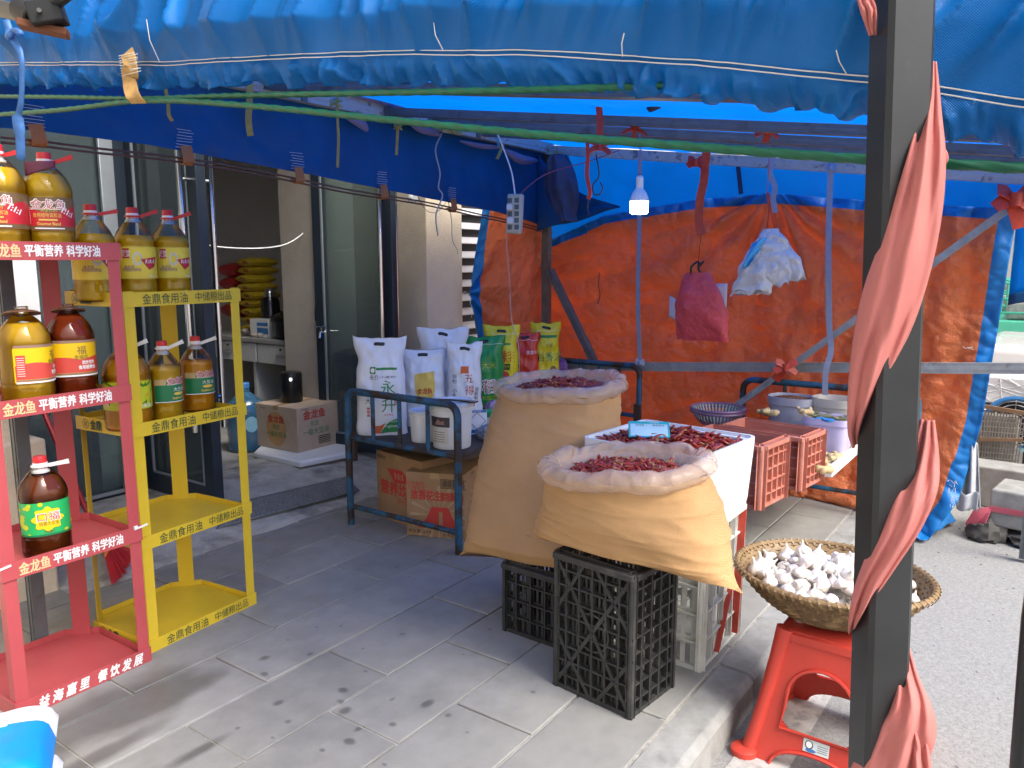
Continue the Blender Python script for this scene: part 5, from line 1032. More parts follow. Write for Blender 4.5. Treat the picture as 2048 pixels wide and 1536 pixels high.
mb = MB(); [mb.tube(spline([(-.01, .03 * q, -.02), (-.02, .02 * q + .01, .03), (-.01, .015 * q - .02, .06), (0, -.005, .03)]), .006, 6) for q in (-1, 1)]; mb.tube([(0, 0, .03), GX(1402, 470, 4.2) - c], .0015, 5); mb.build('string', M_black, parent=rb)
mb = MB(); mb.grid(lambda a, b: Vector((.03 + .01 * a, -.10 - .06 * a, -.06 - .14 * b)), 4, 6); mb.grid(lambda a, b: Vector((.0, .10 + .06 * a, -.16 - .12 * b + .03 * a)), 4, 6); mb.build('inner_bag', mat('milky_film', (.68, .66, .72), .35, var=.1, trans=.3), parent=rb, solid=.001)
c = GX(1542, 445, 3.9); wb = thing('white_bag_bundle', 'bunch of white and clear plastic bags hanging from a red string', 'plastic bag', tuple(c), R(4))
M_wf = mat('white_film', (.74, .76, .80), .28, var=.06, bump=.9, bs=26, bdist=.02, trans=.3)
random.seed(21)
for k, (w_, h_, d_, dx, dy, lean) in enumerate(((.20, .32, .09, .0, .02, .30), (.17, .30, .08, -.035, .03, .16), (.15, .27, .08, -.02, -.01, -.12), (.15, .25, .07, .02, -.03, -.35), (.10, .31, .05, -.03, .05, .05))):
    mb = bagmesh(w_, h_, d_, 30 + 7 * k, .34, 44, 34); out = []
    for x, y, z in mb.v:
        t_ = -z / h_; out.append((x + dx * t_ + .022 * noise.noise(Vector((y * 18, z * 16, k))), y + dy * t_ + lean * t_ * .22 + .016 * noise.noise(Vector((z * 19, y * 9, k + 4))), z - .03 + .03 * noise.noise(Vector((y * 26, k, 1))) * max(0, t_ - .6) * 2.5))
    mb.v = out; mb.build('bag', M_wf, parent=wb, smooth=180)
mb = MB(); mb.grid(lambda a, b: Vector((-.07 + .02 * math.sin(a * 7 + b * 3), .07 + .05 * b - .07 * a * (1 - .3 * b), -.10 - .13 * b + .03 * a)), 10, 10); mb.build('blue_bag', mat('blue_print_film', (.05, .35, .70), .25, var=.2, bump=.8, bs=30, bdist=.01), parent=wb, smooth=180, solid=.001)
mb = MB(); mb.tube([(0, .02, -.05), (0, .012, .05), GX(1535, 385, 3.9) - c], .004, 6); mb.tube([(0, -.02, -.03), (0, .0, .04), GX(1537, 385, 3.9) - c], .003, 6); mb.tube([GX(1535, 385, 3.9) - c, GX(1533, 300, 3.7) - c, GX(1537, 262, 3.5) - c], .0015, 5); mb.build('string', M_rt, parent=wb)
# knotted string on the corner post and the loose string on the tarp
mb = MB(); c = GX(1095, 525, 4.66)
for k in range(4): mb.tube(spline([c + Vector((-.03, .03, .02 * k)), c + Vector((-.05, 0, .05 - .03 * k)), c + Vector((-.03, -.035, -.02 * k)), c + Vector((.0, -.02 * k, -.10 - .03 * k))]), .0022, 5)
tag(mb.build('string_tangle', M_brown), 'tangle of brown string wound round the corner post', 'string')
tag(MB().tube(spline([GX(1199, 545, 4.72), GX(1197, 570, 4.72), GX(1200, 590, 4.72), GX(1195, 608, 4.72)]), .004, 6).build('tarp_string', M_brown), 'short twisted string hanging from a pucker in the orange tarp', 'string')
# ================================================================== STALL GOODS
M_bedb = mat('bed_blue_paint', (0.022, 0.095, 0.17), 0.45, var=0.35, vs=16, col2=(.040, .026, .020), c2s=10, c2lo=.47, c2hi=.56, bump=.4, bs=70, bdist=.002)
M_board = mat('dark_board', (0.045, 0.035, 0.032), 0.6, var=0.35, vs=6, col2=(.09, .075, .065), c2s=9, c2lo=.55, c2hi=.7, bump=.3, bs=40)
# near bed: headboard frame at x = 2.845
bed = thing('bed_frame', 'old blue rusty steel bed frame used as a table for rice bags', 'bed', (2.845, 2.70, 0))
def headboard(x, y0, y1, zt, low=True, name='headboard', zb=0.0, bars=3, mid=.50):
    mb = MB(); r = .019; c = .06
    arc = lambda yc, s: [(x, yc + s * c * (1 - math.cos(t)) - s * 0, zt - c + c * math.sin(t)) for t in [PI / 2 * k / 5 for k in range(6)]]
    L_ = [(x, y1, zb), (x, y1, zt - c)] + [(x, y1 - c * (1 - math.cos(t)), zt - c + c * math.sin(t)) for t in [PI / 2 * k / 6 for k in range(1, 7)]]
    R_ = [(x, y0 + c * (1 - math.cos(t)), zt - c + c * math.sin(t)) for t in [PI / 2 * (6 - k) / 6 for k in range(0, 6)]] + [(x, y0, zt - c), (x, y0, zb)]
    mb.tube(L_ + R_, r, 14)
    return mb
headboard(2.845, 2.335, 3.095, .745).build('headboard', M_bedb, parent=bed, world=True)
for k in range(3):
    y = 3.095 - .76 * (k + 1) / 4; mb = MB(); mb.tube([(2.845, y, .50), (2.845, y, .735)], .0115, 10); mb.build('spindle', M_bedb, parent=bed, world=True)
for z in (.49, .108):
    mb = MB(); mb.tube([(2.845, 2.34, z), (2.845, 3.09, z)], .014, 12); mb.build('crossbar', M_bedb, parent=bed, world=True)
mb = MB(); mb.bb((2.87, 2.35, .455), (4.58, 2.38, .478)); mb.bb((2.87, 3.05, .455), (4.58, 3.08, .478)); mb.build('side_rail', mat('rust_steel', (.06, .04, .032), .7, var=.3), parent=bed, world=True)
mb = MB(); mb.bb((2.865, 2.345, .479), (4.58, 3.085, .500)); mb.build('board', M_board, parent=bed, world=True, bevel=.003)
headboard(4.60, 2.235, 2.98, .75).build('footboard', M_bedb, parent=bed, world=True)
for k in range(4): y = 2.98 - .745 * (k + 1) / 5; mb = MB(); mb.tube([(4.60, y, .42), (4.60, y, .735)], .0115, 10); mb.build('spindle', M_bedb, parent=bed, world=True)
mb = MB(); mb.tube([(4.60, 2.24, .42), (4.60, 2.97, .42)], .014, 12); mb.build('crossbar', M_bedb, parent=bed, world=True)
mb = MB(); mb.bb((4.575, 2.215, .30), (4.60, 2.26, .50)); mb.bb((2.852, 3.06, .36), (2.875, 3.115, .52)); mb.build('corner_plate', mat('rust_steel', (.06, .04, .032)), parent=bed, world=True)
# second bed at the back
bed2 = thing('bed_frame', 'second blue rusty bed frame under the tubs, by the orange tarp', 'bed', (4.5, 1.2, 0))
headboard(4.61, .60, 1.55, .725).build('headboard', M_bedb, parent=bed2, world=True)
for k in range(3): y = 1.53 - .91 * (k + 1) / 4; mb = MB(); mb.tube([(4.61, y, .40), (4.61, y, .71)], .0115, 10); mb.build('spindle', M_bedb, parent=bed2, world=True)
for z in (.36, .13): mb = MB(); mb.tube([(4.61, .605, z), (4.61, 1.545, z)], .014, 12); mb.build('crossbar', M_bedb, parent=bed2, world=True)
mb = MB(); mb.bb((3.0, 1.06, .356), (4.59, 1.52, .378)); mb.build('board', M_board, parent=bed2, world=True)
mb = MB(); mb.tube([(4.26, 1.47, 0), (4.26, 1.47, .356)], .018, 12); mb.build('leg', M_bedb, parent=bed2, world=True)
mb = MB(); mb.tube([(3.04, 1.10, 0), (3.04, 1.10, .356)], .018, 12); mb.build('leg', M_bedb, parent=bed2, world=True)
# cartons under the bed ------------------------------------------------
def sunburst(s, u, v, r, mb, n=16):
    for k in range(n): a = 2 * PI * k / n; poly(mb, s, [(u + .25 * r * math.cos(a), v + .25 * r * math.sin(a)), (u + r * math.cos(a - .06), v + r * math.sin(a - .06)), (u + r * math.cos(a + .06), v + r * math.sin(a + .06))], .0008)
M_faint = mat('print_faint', (.42, .30, .18), .7, var=.1)
t, lf, rt = carton('oil_carton', 'brown carton under the bed table printed with a red 1:1:1 emblem', (3.21, 2.85, .001), R(-9), (.42, .40, .385), M_card, 'oil cartons under the bed table')
mb = MB(); poly(mb, lf, [(-.10, .30), (.03, .305), (.12, .245), (-.04, .225)], .001); text(mb, lf, '营养均衡', .00, .19, .075, width=.32, bold=.03, lift=.0012); text(mb, lf, '绿色食品', .05, .13, .03, lift=.0012); mb.build('lettering', M_pr, parent=t)
mb = MB(); text(mb, lf, '1:1:1', .005, .268, .04, bold=.03, lift=.0018, slant=-.2); mb.build('lettering', M_faint, parent=t)
mb = MB(); text(mb, lf, '食用油', -.15, .355, .022); text(mb, rt, '食用油', 0, .33, .03); mb.build('lettering', M_pk, parent=t)
p = GZ(820, 1066, 0); q = GZ(925, 1085, 0); r_ = GZ(973, 1032, 0); mid = (p + r_) / 2; 
t, lf, rt = carton('oil_carton', 'brown carton under the bed table with red sunburst bottle print and a barcode', (mid.x, mid.y, .001), math.atan2((r_ - q).y, (r_ - q).x) , ((r_ - q).length, (p - q).length, .345), M_card, 'oil cartons under the bed table')
W2, D2 = (r_ - q).length / 2, (p - q).length / 2
mb = MB(); sunburst(lf, .02, .12, .16, mb); sunburst(rt, 0, .15, .14, mb, 18); mb.build('print', M_faint, parent=t)
mb = MB()
text(mb, lf, '浓香花生', -.05, .225, .05, width=.17, bold=.03, lift=.0014); text(mb, lf, '食用调和油', .09, .225, .045, width=.12, bold=.03, lift=.0014)
poly(mb, lf, [(-.10, .05), (-.05, .10), (-.02, .165), (.07, .165), (.10, .10), (.15, .06), (.14, .045)], .0012)
poly(mb, rt, [(-.09, .06), (-.05, .08), (-.02, .20), (.03, .20), (.05, .12), (.09, .10), (.07, .075)], .0012); text(mb, rt, '香飘万家', .0, .24, .035, width=.13, bold=.02, lift=.0014, rot=.15); text(mb, rt, '食\n用\n油', .0, .305, .022, bold=.02, lift=.0014); text(mb, lf, '非转基因', -.11, .285, .022, lift=.0014); text(mb, lf, '压榨花生油', -.09, .262, .022, lift=.0014)
mb.build('lettering', M_pr, parent=t)
mb = MB()
for k in range(34): u = .04 + .0036 * k; w_ = random.choice((.0009, .0016, .0022)); patch(mb, lf, u, u + w_, .275, .312, .0014, 1, 1)
for a in ((.032, .17, .314, .317), (.032, .17, .268, .271), (.032, .035, .268, .317)): patch(mb, lf, *a, .0012, 2, 1)
text(mb, lf, '净含量:5L×4', -.09, .028, .022, lift=.0014); text(mb, lf, '防潮 轻放 向上', .10, .018, .016, lift=.0014); patch(mb, rt, .03, .10, .055, .085, .0016); text(mb, rt, '5L×4', .06, .03, .022, lift=.0014); text(mb, rt, '食用油', -.09, .325, .016, lift=.0014)
mb.build('lettering', M_pk, parent=t)
mb = MB(); text(mb, lf, '1', .03, .10, .09, bold=.05, lift=.0016); text(mb, rt, '1', .0, .14, .08, bold=.05, lift=.0016); mb.build('lettering', M_card, parent=t)
t, lf, rt = carton('oil_carton', 'brown carton under the bed table mostly hidden by the tall sack, orange band', (3.72, 2.58, .001), R(2), (.40, .40, .40), M_card, 'oil cartons under the bed table')
mb = MB(); patch(mb, rt, -.19, -.16, .10, .30, .001); patch(mb, lf, .10, .19, .1, .3, .001); mb.build('print', mat('print_orange', (.62, .14, .04), .7), parent=t); mb = MB(); text(mb, rt, '大豆油', -.08, .34, .035); text(mb, rt, '20L', -.08, .30, .03); mb.build('lettering', M_pk, parent=t)
# bags of rice and flour on the bed -------------------------------------
def ricebag(name, label, loc, yaw, w_, h_, d_, m, seed, lean=0.0, slot=True, neck=.10, group='rice and flour bags standing on the bed table', flare=.05):
    """stands on its base, front = local -X after yaw; returns (thing, surf) with surf on the front face"""
    t = thing(name, label, 'rice bag' if 'rice' in name else 'flour bag', loc, yaw, group)
    def pt(u, v, sgn, l=0.0):     # u -1..1, v 0..1
        wid = w_ / 2 * (1 - .05 * math.sin(PI * v) + (flare * max(0, (v - .80) / .2) - neck * math.exp(-((v - .78) / .10) ** 2)))
        th = d_ / 2 * (min(1, (1.02 - v) / .30) ** .65) * (.86 + .14 * math.sin(PI * min(1, v * 1.25))) + .002
        e = max(0, 1 - abs(u) ** 3.2) ** .5
        wr = .008 * (1 - 2 * abs(noise.noise(Vector((u * 1.6 + seed, v * 5.5, sgn * 2 + seed))))) + .006 * noise.noise(Vector((u * 4, v * 9, seed)))
        corner = .012 * abs(u) ** 4 * (1 if v > .95 else 0)
        x = sgn * (th * e) + lean * v * h_ ; y = -u * wid
        return Vector((x + sgn * (wr * e + l), y + .006 * noise.noise(Vector((v * 7, seed, sgn))), v * h_ + corner - .012 * noise.noise(Vector((u * 2.2, seed, 5))) * (1 if v > .9 else 0)))
    mb = MB()
    for sg in (-1, 1): mb.grid(lambda a, b: pt(a * 2 - 1, b, sg), 30, 44)
    mb.grid(lambda a, b: pt(a * 2 - 1, 0, -1).lerp(pt(a * 2 - 1, 0, 1), b), 30, 2)
    mb.build('bag', m, parent=t, smooth=180)
    sf = lambda u, v, l=0.0: pt(u / (w_ / 2), v / h_, -1, l)
    if slot:
        mb = MB(); poly(mb, lambda u, v, l: sf(u, v, l), [(a * .03 + (b * .0), h_ * .945 + b * .009) for a, b in ((-1, 0), (-.8, 1), (.8, 1), (1, 0), (.8, -1), (-.8, -1))], .0016); mb.build('handle_slot', M_pk, parent=t)
    mb = MB(); patch(mb, sf, -w_ * .5, w_ * .5, h_ * .905, h_ * .909, .0012, 24, 1); mb.build('seam', M_thr, parent=t)
    return t, sf
M_wbag = mat('woven_white_bag', (.72, .74, .77), .38, var=.05, bump=.25, bs=30, bdist=.006, weave=.25, wscale=2200)
M_ybag = mat('yellow_rice_bag', (.72, .60, .02), .32, var=.06, bump=.3, bs=26, bdist=.006); M_gbag = mat('green_rice_bag', (.02, .26, .06), .35, var=.08, bump=.3, bs=26, bdist=.006); M_rbg = mat('red_rice_bag', (.62, .05, .03), .35, var=.06, bump=.3, bs=26, bdist=.006)
def yawto(x, y, tw=0): return math.atan2(y, x) + R(tw)
def onb(px, py, x): q = GX(px, py, x); return q
ZB = .501
def stand(px, x): d = ray(px, 800); return (x, d.y / d.x * x, ZB)
t, s = ricebag('flour_bag', 'tall white flour bag with green brush lettering at the near corner of the bed', stand(763, 2.99), yawto(2.99, 3.02, -6), .275, .52, .13, M_wbag, 1)
mb = MB(); poly(mb, s, [(-.055, .335), (-.055, .372), (-.022, .372), (-.022, .335)], .0012); patch(mb, s, -.018, .10, .355, .368, .0014, 10, 1, None); text(mb, s, '永', .045, .262, .075, bold=.0, lift=.0016); text(mb, s, '升', .045, .165, .075, bold=.0, lift=.0016)
poly(mb, s, [(.0, .012), (.105, .02), (.105, .095), (.06, .085), (.03, .06)], .0012); mb.build('print', M_pg, parent=t)
mb = MB(); disc(mb, s, -.038, .353, .012, None, .0020); text(mb, s, 'ongsheng', .060, .05, .022, width=.075, lift=.0022); text(mb, s, '麦芯粉', .075, .078, .012, lift=.0022); mb.build('lettering', M_pw, parent=t)
mb = MB(); poly(mb, s, [(-.05, .012), (.0, .012), (.028, .07), (.0, .055), (-.05, .05)], .0014); mb.build('print', mat('print_orange', (.62, .14, .04)), parent=t)
mb = MB(); text(mb, s, '永升', -.03, .315, .026, lift=.0016); text(mb, s, '小麦粉', .045, .318, .012, width=.09, lift=.0016); text(mb, s, '大', -.068, .19, .03, lift=.0016); mb.build('lettering', M_pk, parent=t)
mb = MB(); patch(mb, s, -.075, -.058, .105, .155, .0014); text(mb, s, '高\n筋', .09, .20, .03, lift=.0016); text(mb, s, '品质保证', .045, .115, .012, lift=.0016); mb.build('print', M_pr, parent=t)
mb = MB(); text(mb, s, '特\n制', -.0665, .13, .018, lift=.0022); mb.build('lettering', M_pw, parent=t)
t, s = ricebag('flour_bag', 'white flour bag with a gold shield emblem behind the small bucket', stand(848, 3.30), yawto(3.3, 3.1, -2), .265, .43, .13, M_wbag, 2)
mb = MB(); poly(mb, s, [(-.05, .30), (.065, .315), (.068, .23)] + [(.010 + .060 * math.cos(a), .225 + .075 * math.sin(a)) for a in [-PI * k / 10 for k in range(1, 10)]] + [(-.052, .235)], .0016); mb.build('print', M_py, parent=t)
mb = MB(); text(mb, s, '金龙鱼', .008, .205, .032, width=.085, bold=.02, lift=.0022); mb.build('lettering', M_pr, parent=t)
mb = MB(); text(mb, s, '小麦粉', .02, .10, .03, lift=.0018); mb.build('lettering', M_py, parent=t)
t, s = ricebag('flour_bag', 'large white flour bag standing behind, coloured seal at its right edge', stand(888, 3.56), yawto(3.56, 3.3, -2), .30, .53, .15, M_wbag, 3)
mb = MB(); disc(mb, s, .055, .30, .020, None, .0016); mb.build('print', M_py, parent=t); mb = MB(); patch(mb, s, .085, .125, .285, .32, .0014); text(mb, s, '福', .055, .30, .028, lift=.002); mb.build('print', mat('label_red', (.5, .02, .03)), parent=t); mb = MB(); text(mb, s, '雪花粉', .06, .265, .02, lift=.0016); mb.build('lettering', mat('print_blue', (.05, .18, .45)), parent=t)
t, s = ricebag('flour_bag', 'white flour bag with red characters in a column beside the large bucket', stand(930, 3.42), yawto(3.42, 2.86, 4), .20, .47, .10, M_wbag, 4)
mb = MB(); text(mb, s, '五', .018, .275, .052, lift=.0016); text(mb, s, '得', .022, .210, .052, lift=.0016); text(mb, s, '利', .026, .145, .052, lift=.0016); mb.build('lettering', M_pr, parent=t)
mb = MB(); patch(mb, s, -.03, .02, .305, .345, .0014); mb.build('print', mat('print_orange', (.62, .14, .04)), parent=t); mb = MB(); text(mb, s, '面\n粉\n\n小\n麦\n粉', -.065, .22, .025, lift=.0016); text(mb, s, '高\n筋\n粉', .065, .19, .022, lift=.0016); mb.build('lettering', M_pk, parent=t)
t, s = ricebag('rice_bag', 'green rice bag half hidden between white flour and yellow rice', stand(968, 3.80), yawto(3.8, 3.05, 0), .26, .47, .13, M_gbag, 5)
mb = MB(); text(mb, s, '稻', .03, .17, .085, bold=.03, lift=.0016); mb.build('lettering', M_pw, parent=t); mb = MB(); text(mb, s, '稻', .03, .17, .08, bold=.0, lift=.0022); mb.build('lettering', M_pr, parent=t); mb = MB(); text(mb, s, '大米', .03, .30, .04, lift=.0016); text(mb, s, '长粒香', .03, .10, .028, lift=.0016); mb.build('lettering', M_lli, parent=t)
t, s = ricebag('rice_bag', 'yellow rice bag with tall red characters, red panel at its foot', stand(1003, 3.92), yawto(3.92, 2.95, -4), .225, .53, .12, M_ybag, 6)
mb = MB(); text(mb, s, '禧', -.005, .345, .075, lift=.0016); text(mb, s, '娃', .050, .345, .075, lift=.0016); patch(mb, s, -.098, .098, .01, .16, .0014, 14, 8); disc(mb, s, .02, .23, .035, .025, .0016); mb.build('lettering', M_pr, parent=t)
mb = MB(); text(mb, s, '吃好米', .01, .115, .052, bold=.01, lift=.0022); text(mb, s, '从选择', .02, .06, .048, bold=.01, lift=.0022); mb.build('lettering', M_py, parent=t); mb = MB(); patch(mb, s, -.075, .07, .415, .428, .0014, 12, 1); mb.build('print', M_pg, parent=t); mb = MB(); text(mb, s, '糯米', -.072, .422, .022, lift=.002); patch(mb, s, -.005, .06, .262, .30, .0014); mb.build('print', M_pk, parent=t); mb = MB(); text(mb, s, '稻花大米', .027, .282, .022, width=.058, lift=.002); mb.build('lettering', M_ybag, parent=t)
t, s = ricebag('rice_bag', 'red rice bag between the two yellow ones under the corner post', stand(1050, 4.22), yawto(4.22, 2.95, 0), .19, .46, .11, M_rbg, 7, neck=.14)
mb = MB(); text(mb, s, '金龙鱼', .05, .34, .026, lift=.0016); mb.build('lettering', M_pw, parent=t)
t, s = ricebag('rice_bag', 'yellow rice bag with dark green band, rightmost of the bags on the bed', stand(1090, 4.38), yawto(4.38, 2.93, 6), .20, .52, .12, M_ybag, 8)
mb = MB(); patch(mb, s, -.075, .08, .425, .443, .0014, 12, 1); text(mb, s, '稻香米', .02, .30, .06, lift=.0016); mb.build('print', M_pg, parent=t); mb = MB(); text(mb, s, '五常', .02, .375, .025, lift=.0016); disc(mb, s, .05, .19, .03, .05, .0016); mb.build('print', M_lbr, parent=t)
# buckets, jar, sign, rag ---------------------------------------------------
def bucket(label, loc, r, h, lid=True):
    t = thing('bucket', label, 'bucket', loc, R(200), 'white plastic buckets on the bed table')
    mb = MB(); mb.lathe([(r * .86, 0), (r * .88, .004), (r * .97, h * .80), (r * 1.04, h * .80), (r * 1.04, h * .84), (r * .98, h * .85), (r, h * .93)], seg=40); mb.build('bucket', M_white, parent=t)
    mb = MB(); mb.lathe([(r * 1.05, h * .90), (r * 1.06, h * .92), (r * 1.06, h * .985), (r * 1.0, h), (r * .93, h * .985), (0, h * .985)], seg=40); mb.build('lid', mat('bucket_lid', (.66, .71, .76), .4), parent=t)
    return t
p = stand(846, 2.985); bucket('small white lidded bucket right behind the bed headboard bars', p, .072, .165)
p = stand(903, 2.98); bk = bucket('large white lidded bucket with a dark worn sticker', p, .108, .235)
bsr = lambda u, v, l=0: Vector(((.099 + .006 * v / .2 + l) * math.cos(R(-12) + u / .1), (.099 + .006 * v / .2 + l) * math.sin(R(-12) + u / .1), v))
mb = MB(); patch(mb, bsr, -.075, .045, .115, .165, .001, 16, 3); mb.build('sticker', mat('sticker_dark', (.05, .04, .045), .5, var=.2), parent=bk); mb = MB(); patch(mb, bsr, -.075, .035, .03, .114, .001, 16, 3); mb.build('sticker', mat('sticker_cream', (.60, .56, .46), .6, var=.1), parent=bk)
mb = MB(); poly(mb, bsr, [(-.04, .125), (-.015, .155), (.0, .14), (.015, .15), (.02, .128)], .0018); mb.build('print', mat('label_taupe', (.30, .18, .13)), parent=bk); mb = MB(); [patch(mb, bsr, -.05, .02, .04 + .012 * k, .042 + .012 * k, .0018, 8, 1) for k in range(5)]; mb.build('print', M_pk, parent=bk)
mb = MB(); c = Vector(p) + Vector((0, -.01, .2385)); mb.ribbon([c + Vector((-.05, .09, .001)), c + Vector((-.03, .0, .004)), c + Vector((0, -.09, .002)), c + Vector((.01, -.14, .0))], [.012, .018, .035, .05], (.8, .5, 0), .003); tag(mb.build('scoop', M_black), 'flat black scoop lying across the large white bucket lid', 'scoop')
c = GX(955, 868, 3.26); c.z = ZB; sg = thing('payment_sign', 'small white and blue payment stand without its code beside the bucket', 'sign', tuple(c), yawto(c.x, c.y, 4))
s = flat((0, 0, 0), (0, -1, 0), (.12, 0, 1)); mb = MB(); sl_ = rotm(ry=R(7)); mb.box((.014, 0, .066), (.006, .105, .13), sl_); mb.box((.02, 0, .004), (.05, .07, .007)); mb.build('stand', M_white, parent=sg, bevel=.004)
s2 = lambda u, v, l=0: Vector((.010 + .122 * v - .002 - l - .0075 * 0, -u, v)) + Vector((-.0065, 0, 0))
mb = MB(); patch(mb, s2, -.050, .050, .118, .131, .001); patch(mb, s2, -.042, .042, .008, .026, .001); mb.build('print', mat('print_blue', (.05, .18, .45)), parent=sg); mb = MB(); text(mb, s2, '扫码支付', 0, .125, .010, lift=.002); text(mb, s2, '支付宝', .006, .017, .012, lift=.002); mb.build('lettering', M_pw, parent=sg)
mb = MB(); ringp(mb, s2, 0, .072, .044, .047, .0016, 4); mb.build('print', M_pk, parent=sg)
c = GX(984, 862, 3.42); c.z = ZB; jr = thing('jar', 'small white jar with a green lid next to the payment stand', 'jar', tuple(c)); mb = MB(); mb.lathe([(.042, 0), (.045, .004), (.045, .075), (.04, .08)], seg=24); mb.build('jar', M_white, parent=jr); mb = MB(); mb.lathe([(.046, .074), (.047, .078), (.047, .105), (.043, .108), (0, .107)], seg=24); mb.build('lid', mat('lid_green', (.02, .38, .12), .4), parent=jr)
def crumple(name, label, cat, c, sx, sy, sz, m, seed, k=6):
    c = Vector(c); mb = MB()
    def f(a, b):
        th, ph = 2 * PI * a, PI * b; v = Vector((math.cos(th) * math.sin(ph), math.sin(th) * math.sin(ph), -math.cos(ph))); r = 1 + .35 * (1 - 2 * abs(noise.noise(v * k * .35 + Vector((seed, 0, 0))))) + .18 * noise.noise(v * k + Vector((seed, 3, 0)))
        p = Vector((v.x * sx, v.y * sy, max(-.45, v.z) * sz)) * r; return c + p + Vector((0, 0, sz * .5))
    mb.grid(f, 40, 22, closed=True); return tag(mb.build(name, m, smooth=40), label, cat)
c = GX(985, 885, 3.22); crumple('rag', 'crumpled grey cleaning rag at the front edge of the bed board', 'rag', (c.x, c.y, ZB), .055, .075, .045, mat('rag_grey', (.36, .37, .40), .9, var=.35, vs=30, bump=.6, bs=60), 2, 9)
c = GX(1000, 845, 3.62); crumple('plastic_bag', 'crumpled pinkish clear plastic bag behind the green-lidded jar', 'plastic bag', (c.x, c.y, ZB), .07, .10, .07, mat('pinkish_film', (.52, .36, .46), .25, var=.2, bump=.8, bs=40, bdist=.01, transp=.25), 5, 8)
c = GX(1118, 722, 4.5); crumple('purple_net', 'purple netting caught on the far bed frame', 'netting', (c.x, c.y, .68), .03, .05, .06, mat('purple_net', (.20, .08, .28), .5, var=.4), 8, 12)
# crates ----------------------------------------------------------------
def lattice(mb, o, eu, ev, W, H, nu, nv, bw, dep, frame=.014, skip=None):
    """ribs standing out along n from the plane through o"""
    o, eu, ev = Vector(o), Vector(eu).normalized(), Vector(ev).normalized(); n = eu.cross(ev); M_ = Matrix((eu, ev, n)).transposed()
    for i in range(nu + 1):
        wd = frame if i in (0, nu) else bw; u = W * i / nu; u = min(max(u, wd / 2), W - wd / 2); mb.box(o + eu * u + ev * H / 2 + n * (dep / 2), (wd, H, dep), M_)
    for j in range(nv + 1):
        hd = frame if j in (0, nv) else bw; v = H * j / nv; v = min(max(v, hd / 2), H - hd / 2); mb.box(o + eu * W / 2 + ev * v + n * (dep / 2 - .0012), (W - .002, hd, dep), M_)
def slots(mb, o, eu, ev, W, H, nu, nv, per, th=.002, solidrow=()):
    """inner wall: thin slats with gaps, nv rows"""
    o, eu, ev = Vector(o), Vector(eu).normalized(), Vector(ev).normalized(); n = eu.cross(ev); M_ = Matrix((eu, ev, n)).transposed(); k = nu * per
    for i in range(k + 1): mb.box(o + eu * (W * i / k) + ev * H / 2, (W / k * .48, H, th), M_)
    for j in range(nv + 1): mb.box(o + eu * W / 2 + ev * (H * j / nv) + n * .0008, (W, H / nv * (.98 if j in solidrow else .30), th), M_)
def crate(name, label, loc, rz, d, m, cells, group=None, diag=False, per=3, mark=None, mm=None, open_top=True):
    x, y, z = d; t = thing(name, label, 'crate', loc, rz, group)
    F = {'front': ((-x / 2, y / 2, 0), (0, -1, 0), (0, 0, 1), y, z, cells[1], cells[2]), 'side': ((-x / 2, -y / 2, 0), (1, 0, 0), (0, 0, 1), x, z, cells[0], cells[2]),
         'back': ((x / 2, -y / 2, 0), (0, 1, 0), (0, 0, 1), y, z, cells[1], cells[2]), 'far': ((x / 2, y / 2, 0), (-1, 0, 0), (0, 0, 1), x, z, cells[0], cells[2])}
    for nm, (o, eu, ev, W, H, nu, nv) in F.items():
        o, eu, ev = Vector(o), Vector(eu), Vector(ev); n = eu.cross(ev); mb = MB(); dep = .014
        lattice(mb, o - n * dep, eu, ev, W, H, nu, nv, .006, dep, .016)
        slots(mb, o - n * (dep + .004), eu, ev, W, H, nu, nv, per)
        if diag and nm == 'front':
            M_ = Matrix((eu, ev, n)).transposed(); 
            for a, b in (((0, 0), (W, H)), ((W, 0), (0, H)), ((0, H * .45), (W * .5, 0)), ((W * .5, H), (W, H * .55)), ((0, H * .55), (W * .42, H)), ((W * .55, 0), (W, H * .42))):
                p = o + eu * a[0] + ev * a[1] + n * (-.006); q = o + eu * b[0] + ev * b[1] + n * (-.006); mb.bar(p, q, .012, .010, n)
            mb.grid(lambda a, b: o + eu * (W / 2 + (.060 + .006 * b) * math.cos(2 * PI * a)) + ev * (H / 2 + (.060 + .006 * b) * math.sin(2 * PI * a)) - n * .003, 30, 1); mb.grid(lambda a, b: o + eu * (W / 2 + .063 * math.cos(2 * PI * a)) + ev * (H / 2 + .063 * math.sin(2 * PI * a)) - n * (.003 + .01 * b), 30, 1)
        mb.build('panel', m, parent=t, smooth=0)
    mb = MB(); mb.bb((-x / 2 + .014, -y / 2 + .014, .004), (x / 2 - .014, y / 2 - .014, .010)); mb.build('base', m, parent=t)
    for sx in (-1, 1):
        for sy in (-1, 1): mb = MB(); mb.tube([(sx * (x / 2 - .009), sy * (y / 2 - .009), .0), (sx * (x / 2 - .009), sy * (y / 2 - .009), z)], .0125, 12); mb.build('corner', m, parent=t)
    if open_top:
        mb = MB()
        for sx in (-1, 1): mb.bb((sx * x / 2 - .010 - .0005 * sx, -y / 2, z - .02), (sx * x / 2 + .010 - .0005 * sx, y / 2, z + .002))
        for sy in (-1, 1): mb.bb((-x / 2 + .011, sy * y / 2 - .010, z - .019), (x / 2 - .011, sy * y / 2 + .010, z + .0012))
        mb.build('rim', m, parent=t, bevel=.003)
    return t
M_cbk = mat('black_crate_plastic', (0.032, 0.032, 0.031), 0.42, var=0.4, vs=20, col2=(.085, .08, .07), c2s=12, c2lo=.55, c2hi=.75, bump=.15, bs=90)
